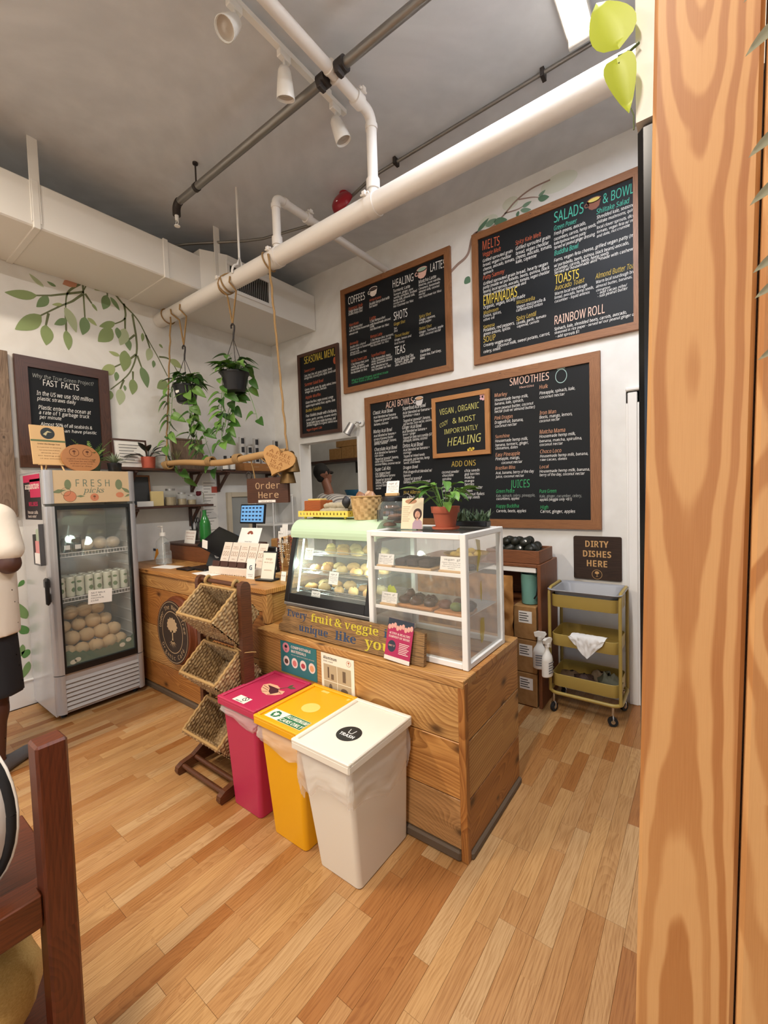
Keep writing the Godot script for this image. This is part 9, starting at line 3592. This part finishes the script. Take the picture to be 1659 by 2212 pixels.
func people() -> void:
	# customer by the fridge, back to the camera
	var t := thing("person","person in a cream t-shirt and black shorts at the left edge, facing the fridge","person",v3(-3.565,0,-0.56),rad(36.8))
	var skin := mat("skin dark",hx("4a2a1f"),0.5)
	var g := Geo.new()
	var F := v3(0,0,-1)
	var b := [[v3(0,1.60,0.0),v3(0,1.75,-0.015),0.065,0.058],[v3(-0.13,1.55,0),v3(0.13,1.55,0),0.10,0.10],[v3(0,1.5,0),v3(0,1.05,0),0.14,0.13]]
	for s: float in [-1.0,1.0]:
		b.append([v3(s*0.21,1.585,0),v3(s*0.275,1.30,0.03),0.062,0.05])
		b.append([v3(s*0.275,1.30,0.03),v3(s*0.10,1.20,-0.15),0.05,0.034])
		b.append([v3(s*0.10,1.0,0),v3(s*0.12,0.56,-0.01),0.10,0.062])
		b.append([v3(s*0.12,0.56,-0.01),v3(s*0.12,0.40,0.03),0.06,0.064])
		b.append([v3(s*0.12,0.40,0.03),v3(s*0.12,0.08,0.03),0.064,0.038])
		b.append([v3(s*0.12,0.05,0.05),v3(s*0.135,0.035,-0.14),0.042,0.034])
	flesh(g,b,0.013)
	flesh(g,head_bones(v3(0,1.85,-0.02),UP,F),0.006,0.02)
	for s: float in [-1.0,1.0]: hand(g,v3(s*0.10,1.20,-0.15),v3(-s*0.7,0.1,-0.7),v3(-s*0.6,-0.3,0.5),1.0 if s > 0 else -1.0)
	part(t,"body",g,skin)
	g = Geo.new()
	b = [[v3(0,1.84,0.005),v3(0,1.90,-0.005),0.104,0.098],[v3(0,1.79,0.045),v3(0,1.86,0.03),0.07,0.08]]
	flesh(g,b,0.01,0.02)
	part(t,"hair",g,mat("hair black",hx("16120f"),0.8))
	g = Geo.new()
	b = [[v3(-0.13,1.555,0.005),v3(0.13,1.555,0.005),0.095,0.095],[v3(0,1.58,0),v3(0,1.66,0),0.09,0.075]]
	for s: float in [-1.0,1.0]:
		b.append([v3(s*0.10,1.52,0.005),v3(s*0.115,0.85,0.02),0.145,0.15])
		b.append([v3(s*0.20,1.57,0),v3(s*0.272,1.385,0.025),0.085,0.076])
	flesh(g,b,0.013,0.05,0.87,1.69)
	part(t,"shirt",g,mat("shirt cream",hx("ded3c3"),0.85))
	g = Geo.new()
	b = [[v3(-0.08,0.95,0.01),v3(0.08,0.95,0.01),0.15,0.15]]
	for s: float in [-1.0,1.0]: b.append([v3(s*0.11,0.95,0.01),v3(s*0.135,0.46,0.0),0.125,0.12])
	flesh(g,b,0.014,0.03,0.50,0.94)
	part(t,"shorts",g,mat("shorts black",hx("15161b"),0.8))
	g = Geo.new()
	for s: float in [-1.0,1.0]: flesh(g,[[v3(s*0.12,0.045,0.07),v3(s*0.135,0.04,-0.16),0.048,0.042],[v3(s*0.12,0.075,0.05),v3(s*0.12,0.06,0.0),0.05,0.045]],0.012,0.03,0.0)
	part(t,"shoes",g,mat("shoe grey",hx("5a5a5c"),0.7))
	# cook in the kitchen, bent to the right over the bench
	t = thing("person","person in a black cap and striped shirt in the kitchen opening","person",v3(-4.07,0,-4.35))
	t.scale = Vector3.ONE*1.05
	g = Geo.new()
	var hc := v3(-0.24,1.83,-0.02)
	var up := v3(-0.35,0.9,0.1).normalized()
	var fw := v3(0.25,-0.1,-0.95)
	fw = (fw - up*fw.dot(up)).normalized()
	b = [[v3(-0.12,1.60,0),hc - up*0.06,0.06,0.055],[v3(-0.16,1.50,0.05),v3(0.14,1.46,-0.1),0.09,0.09],[v3(0.02,1.42,0),v3(0.08,1.0,0.02),0.14,0.14]]
	b.append([v3(-0.2,1.5,0.06),v3(-0.22,1.22,0.0),0.058,0.045]); b.append([v3(-0.22,1.22,0.0),v3(-0.12,1.12,-0.2),0.045,0.032])
	b.append([v3(0.2,1.46,-0.12),v3(0.26,1.22,-0.2),0.058,0.045]); b.append([v3(0.26,1.22,-0.2),v3(0.12,1.12,-0.34),0.045,0.032])
	for s: float in [-1.0,1.0]:
		b.append([v3(0.08 + s*0.09,0.95,0),v3(0.06 + s*0.1,0.5,0),0.10,0.065]); b.append([v3(0.06 + s*0.1,0.5,0),v3(0.06 + s*0.1,0.08,0.03),0.062,0.04]); b.append([v3(0.06 + s*0.1,0.045,0.05),v3(0.07 + s*0.1,0.035,-0.13),0.042,0.034])
	flesh(g,b,0.015)
	flesh(g,head_bones(hc,up,fw),0.007,0.02)
	hand(g,v3(-0.12,1.12,-0.2),v3(0.6,-0.1,-0.8),v3(0,-1,0),-1.0); hand(g,v3(0.12,1.12,-0.34),v3(-0.7,-0.1,-0.6),v3(0,-1,0),1.0)
	part(t,"body",g,mat("skin brown",hx("8a5a45"),0.5))
	g = Geo.new()
	flesh(g,[[hc + up*0.05,hc + up*0.085,0.106,0.095],[hc + up*0.05 - fw*0.03,hc - up*0.03 - fw*0.06,0.09,0.05],[hc + up*0.03 + fw*0.1,hc + up*0.02 + fw*0.16,0.03,0.02]],0.01,0.03)
	part(t,"cap",g,mats["hair black"])
	g = Geo.new()
	b = [[v3(-0.17,1.49,0.05),v3(0.15,1.45,-0.1),0.105,0.105],[v3(0.0,1.40,0),v3(0.08,0.9,0.02),0.165,0.17],[v3(-0.2,1.49,0.06),v3(-0.22,1.30,0.02),0.075,0.075],[v3(0.2,1.45,-0.12),v3(0.25,1.28,-0.18),0.075,0.075]]
	flesh(g,b,0.014,0.05,0.88)
	for k in g.v.size(): g.t[k] = v2((g.v[k].x + g.v[k].z*0.6)*22.0,0)
	var im := Image.create_empty(16,4,false,Image.FORMAT_RGB8)
	im.fill(hx("cfcac2"))
	im.fill_rect(Rect2i(0,0,6,4),hx("7b7878"))
	part(t,"shirt",g,textured("striped shirt",im,0.85))
	g = Geo.new()
	b = [[v3(0.0,0.92,0),v3(0.15,0.92,0),0.155,0.155]]
	for s: float in [-1.0,1.0]: b.append([v3(0.08 + s*0.09,0.9,0),v3(0.06 + s*0.1,0.1,0.02),0.12,0.075])
	flesh(g,b,0.016,0.03,0.07,0.92)
	part(t,"trousers",g,mats["shorts black"])
	kitchen()

func kitchen() -> void:
	var zb := WZ - 1.8
	var t := thing("kitchen_shelf","dark shelf high on the kitchen's back wall","shelf",v3(-5.0,2.1,zb))
	var g := Geo.new()
	g.bx(-6.2,-3.9,2.18,2.22,zb,zb + 0.3,0.004)
	partw(t,"board",g,mats["walnut"])
	for x: float in [-5.4,-4.6]:
		g = Geo.new()
		g.bx(x - 0.02,x + 0.02,2.0,2.18,zb,zb + 0.04)
		partw(t,"bracket",g,mats["dark iron"])
	for q: Array in [[-4.98,-4.72,2.221,2.40,"left brown carton on the kitchen shelf"],[-4.71,-4.45,2.221,2.41,"middle brown carton on the kitchen shelf"],[-4.44,-4.1,2.221,2.41,"right brown carton on the kitchen shelf"],[-4.82,-4.2,2.412,2.60,"long brown carton on top of the other cartons"]]:
		g = Geo.new()
		g.bx(q[0],q[1],q[2],q[3],zb + 0.02,zb + 0.28,0.006)
		solo("kitchen_carton",q[4],"carton",g,mats["kraft card"],v3((q[0] + q[1])*0.5,q[2],zb + 0.15),"cartons on the kitchen shelf")
	t = thing("kitchen_bench","white kitchen bench along the back wall","bench",v3(-5.0,0,zb + 0.35))
	g = Geo.new()
	g.bx(-6.3,-2.2,1.0,1.05,zb + 0.01,zb + 0.6,0.005); g.bx(-6.25,-2.25,0.0,1.0,zb + 0.05,zb + 0.55)
	partw(t,"bench",g,mats["white enamel"])
	g = Geo.new()
	g.lathe([v2(0,0),v2(0.08,0),v2(0.07,0.2),v2(0.085,0.24),v2(0.09,0.52),v2(0,0.53)],18,v3(-5.35,1.05,zb + 0.3))
	solo("blender","tall black blender on the kitchen bench at the left","blender",g,mats["black plastic"],v3(-5.35,1.05,zb + 0.3))
	g = Geo.new()
	g.lathe([v2(0,0),v2(0.1,0),v2(0.15,0.12),v2(0.145,0.12),v2(0.09,0.02),v2(0,0.02)],20,v3(-4.45,1.60,zb + 0.3))
	g.bx(-4.62,-4.28,1.051,1.60,zb + 0.2,zb + 0.4)
	solo("blue_bowl","blue bowl on a stack behind the cook","bowl",g,mat("bowl blue",hx("3d7fa3"),0.4),v3(-4.45,1.05,zb + 0.3))
	g = Geo.new()
	g.lathe([v2(0,0),v2(0.13,0),v2(0.14,0.3),v2(0.10,0.4),v2(0,0.42)],18,v3(-4.75,1.051,zb + 0.3))
	solo("kitchen_jar","large brown jar on the kitchen bench behind the cook","jar",g,mat("jar brown",hx("6b5646"),0.3),v3(-4.75,1.05,zb + 0.3))
	# lamp over the kitchen bench
	fixture(v3(-3.0,CY,WZ - 0.9),1.2,"fluorescent strip light on the kitchen ceiling",KFIX)

# ------------------------------------------------------------------ things close to the camera
# flat-sawn pine: broad bands nested in pointed arches along the board (x runs down the board)
func arch_grain(sd: int,zs: Array,mid: float,bands: float) -> Image:
	var w := 1024
	var h := 192
	var im := Image.create_empty(w,h,false,Image.FORMAT_RGB8)
	var n1 := noise(sd,1.0,3)
	var n2 := noise(sd + 1,1.0,2)
	var ca := hx("bf8f5a")
	var cb := hx("99602f")
	for x in w:
		var s := float(x) / w
		var q := s*(zs.size() - 1)
		var i := mini(int(q),zs.size() - 2)
		var f := q - i
		f = f*f*(3.0 - 2.0*f)
		var zd: float = lerpf(zs[i],zs[i + 1],f)
		for y in h:
			var c := float(y) / h
			var d := (c - mid + n1.get_noise_2d(s*4.0,7.0)*0.03)*(0.8 if c < mid else 1.05)
			var r := sqrt(d*d + zd*zd) + n1.get_noise_2d(s*5.0,c*3.0)*0.012
			var ph := r*bands
			var sw: float = ph - floorf(ph)
			var k := smoothstep(0.35,0.55,sw)*(1.0 - smoothstep(0.88,1.0,sw))
			k = clampf(k*(0.65 + 0.35*n2.get_noise_2d(s*2.0,floorf(ph)*3.3)) + n2.get_noise_2d(s*12.0,c*120.0)*0.14,0.0,1.0)
			im.set_pixel(x,y,ca.lerp(cb,k))
	return im

func near_things() -> void:
	var m1 := textured("arch pine",arch_grain(3,[0.0,0.14,0.26,0.34,0.30,0.27,0.30,0.36,0.40,0.42,0.40,0.36,0.31,0.26,0.22,0.20],0.46,7.0),0.5)
	var m2 := textured("side pine",arch_grain(9,[0.3,0.34,0.4,0.42,0.38,0.3,0.22,0.3,0.36,0.4,0.3,0.1,0.25,0.3],0.3,9.0),0.5)
	var t := thing("pine_partition","upright pine boards of a partition at the right edge, very close","partition",v3(0.05,0,-0.62))
	var T := Transform3D(Basis(BK,rad(-1.15)),v3(-0.066,1.25,-0.6))
	var y0 := -1.24
	var y1 := 1.5
	for q: Array in [[0.0,0.096,0.0,m1,0.0],[0.098,0.24,0.012,m2,0.3],[0.242,0.40,0.0,m2,0.6]]:
		var g := Geo.new()
		g.xf = T
		var a: float = q[0]
		var b: float = q[1]
		var z: float = q[2]
		var e := 0.004
		var U := func(y: float,c: float) -> Vector2: return v2((0.95 - y) / 1.27 + q[4],c)
		g.quad(v3(a + e,y0,z),v3(b - e,y0,z),v3(b - e,y1,z),v3(a + e,y1,z),U.call(y0,0.03),U.call(y0,0.97),U.call(y1,0.97),U.call(y1,0.03))
		g.quad(v3(a,y0,z - e),v3(a + e,y0,z),v3(a + e,y1,z),v3(a,y1,z - e),U.call(y0,0.0),U.call(y0,0.03),U.call(y1,0.03),U.call(y1,0.0))
		g.quad(v3(b - e,y0,z),v3(b,y0,z - e),v3(b,y1,z - e),v3(b - e,y1,z),U.call(y0,0.97),U.call(y0,1.0),U.call(y1,1.0),U.call(y1,0.97))
		g.quad(v3(a,y0,z - 0.038),v3(a,y0,z - e),v3(a,y1,z - e),v3(a,y1,z - 0.038),U.call(y0,0.6),U.call(y0,0.9),U.call(y1,0.9),U.call(y1,0.6))
		g.quad(v3(b,y0,z - e),v3(b,y0,z - 0.038),v3(b,y1,z - 0.038),v3(b,y1,z - e),U.call(y0,0.1),U.call(y0,0.4),U.call(y1,0.4),U.call(y1,0.1))
		g.quad(v3(b,y0,z - 0.038),v3(a,y0,z - 0.038),v3(a,y1,z - 0.038),v3(b,y1,z - 0.038),U.call(y0,0.0),U.call(y0,1.0),U.call(y1,1.0),U.call(y1,0.0))
		g.quad(v3(a,y1,z),v3(b,y1,z),v3(b,y1,z - 0.038),v3(a,y1,z - 0.038))
		partw(t,"board",g,q[3])
	# tall black fridge with a white bulkhead over it
	t = thing("black_fridge","tall black upright fridge whose edge shows beside the pine boards","fridge",v3(0.25,0,-1.5))
	var g := Geo.new()
	g.bx(-0.116,0.62,0.0,2.445,-1.85,-1.19,0.008)
	partw(t,"cabinet",g,mats["black satin"])
	g = Geo.new()
	g.bx(-0.124,0.62,0.06,2.452,-1.188,-1.15,0.012)
	partw(t,"door",g,mats["black satin"])
	g = Geo.new()
	g.bx(-0.03,-0.005,0.9,1.6,-1.148,-1.11,0.008)
	partw(t,"handle",g,mats["chrome"])
	g = Geo.new()
	g.bx(-0.126,2.05,2.456,CY,-1.85,-1.15)
	struct("wall_bulkhead",g,mats["painted plaster"])
	# vine hanging past the bulkhead
	t = thing("hanging_vine","bright lime leaves of a vine hanging beside the white bulkhead","vine",v3(-0.12,2.6,-1.13))
	g = Geo.new()
	g.tube([v3(-0.118,2.615,-1.14),v3(-0.138,2.603,-1.135),v3(-0.158,2.602,-1.13)],0.003,6)
	g.tube([v3(-0.138,2.603,-1.13),v3(-0.155,2.578,-1.12)],0.002,5)
	g.tube([v3(-0.133,2.478,-1.13),v3(-0.128,2.462,-1.13),v3(-0.128,2.43,-1.13)],0.0015,5)
	partw(t,"stem",g,mat("vine stem",hx("4c5a2a"),0.6))
	var lime := mat("lime leaf",hx("a9b53a"),0.5)
	lime.backlight_enabled = true
	lime.backlight = Color(0.3,0.35,0.08)
	for q: Array in [[v3(-0.16,2.632,-1.13),v3(-0.32,1.0,0.0),0.135,0.09],[v3(-0.157,2.58,-1.12),v3(0.2,-1.0,0.0),0.11,0.062]]:
		g = Geo.new()
		leaf(g,q[0],q[1],v3(0.1,0.2,1.0),q[2],q[3],true,0.12)
		partw(t,"leaf",g,lime)
	# grey-green leaves hanging over the pine boards
	t = thing("hanging_sprig","dusty grey-green leaves hanging down over the pine boards","vine",v3(0.05,1.85,-0.56))
	g = Geo.new()
	g.tube([v3(0.062,2.2,-0.555),v3(0.066,2.0,-0.55),v3(0.064,1.86,-0.55),v3(0.066,1.72,-0.55)],0.002,6)
	partw(t,"stem",g,mats["vine stem"])
	var dust := mat("dusty leaf",hx("6d6a52"),0.7)
	var k := 0
	for y: float in [2.12,2.07,2.02,1.975,1.93,1.895,1.865,1.84,1.81,1.78]:
		g = Geo.new()
		leaf(g,v3(0.064,y,-0.55),v3(-1.0 if k % 3 != 2 else 1.0,-0.55,0.1),v3(0.1,0.4,1.0),0.042 - 0.0015*k,0.016 - 0.0009*k,false,0.1)
		partw(t,"leaf",g,dust)
		k += 1
	# dark wooden rack at the lower left with a bag and sacks
	var mh := tinted("rack stain",mats["mahogany"],hx("ffcfae"))
	t = thing("wooden_rack","dark stained wooden rack with a square post at the lower left corner","rack",v3(-1.5,0,0.0))
	for q: Array in [[-1.385,-0.37],[-1.80,0.0],[-1.385,0.70],[-1.80,0.70]]: plank(t,q[0],q[0] + 0.068,0,1.05,q[1],q[1] + 0.068,1,mh,"post",0.006)
	for y: float in [0.585,0.18]:
		plank(t,-1.375,-1.335,y,y + 0.085,-0.30,0.70,2,tinted("rail wood",mats["mahogany"],hx("ffd9b0")),"rail")
		plank(t,-1.80,-1.76,y,y + 0.085,0.0,0.70,2,mats["rail wood"],"rail")
		plank(t,-1.76,-1.378,y + 0.05,y + 0.07,-0.36,0.72,2,mh,"shelf_board")
	t = thing("white_bag","white padded bag with a black piped edge on the wooden rack","bag",v3(-1.53,0.656,-0.15))
	g = Geo.new()
	var C := v3(-1.52,0.875,-0.17)
	var ax := v3(0.80,0,-0.6)
	var nn := v3(0.6,0,0.8)
	g.sheet(30,20,func(u: float,v: float) -> Vector3:
		var th := v*PI
		var ph := -u*TAU
		var d := v3(sin(th)*cos(ph),cos(th),sin(th)*sin(ph))
		return C + ax*d.x*0.155 + UP*d.y*0.215 + nn*d.z*0.085)
	partw(t,"body",g,mat("bag white",hx("d9d6d4"),0.75))
	g = Geo.new()
	var l := []
	for s in 37: l.append(C + ax*cos(TAU*s / 36.0)*0.157 + UP*sin(TAU*s / 36.0)*0.217)
	g.tube(l,0.012,8,-1.0,false)
	partw(t,"black_edge",g,mats["black rubber"])
	g = Geo.new()
	for s in 37: l[s] = C + ax*cos(TAU*s / 36.0)*0.168 + UP*sin(TAU*s / 36.0)*0.228 - nn*0.006
	g.tube(l,0.004,6,-1.0,false)
	partw(t,"white_piping",g,mats["white plastic"])
	var burlap := textured("burlap",mottle(128,13,hx("c0a063"),hx("a58446"),0.9),0.9,v3(3,3,1))
	for q: Array in [[v3(-1.50,0.25,-0.12),v3(0.13,0.13,0.20),"plump straw-coloured sack on the rack's lower shelf, front one",0.5],[v3(-1.58,0.25,0.28),v3(0.16,0.16,0.2),"plump straw-coloured sack on the rack's lower shelf, nearer the camera",0.2]]:
		g = Geo.new()
		var nz := noise(40 + int(q[3]*10),1.5,2)
		g.sheet(22,16,func(u: float,v: float) -> Vector3:
			var th := v*PI
			var ph := -u*TAU
			var d := v3(sin(th)*cos(ph),cos(th),sin(th)*sin(ph))
			var e := v3(pow(absf(d.x),0.75)*signf(d.x),pow(absf(d.y),0.85)*signf(d.y),pow(absf(d.z),0.75)*signf(d.z))
			return q[0] + v3(0,q[1].y + 0.002,0) + e*q[1]*(1.0 + 0.06*nz.get_noise_3dv(d*1.5)),1.0,1.0)
		solo("burlap_sack",q[2],"sack",g,burlap,q[0],"sacks on the rack")

func _ready() -> void:
	rng.seed = 20
	surroundings()
	make_materials()
	ceiling_lights()
	room()
	boards()
	overhead()
	counters()
	fridge()
	white_case()
	green_case()
	bins()
	basket_stand()
	near_things()
	people()
	cart()
	posters()
	fridge_top()
	case_tops()
	swing()
	order_counter_items()
	left_shelves()
	murals()
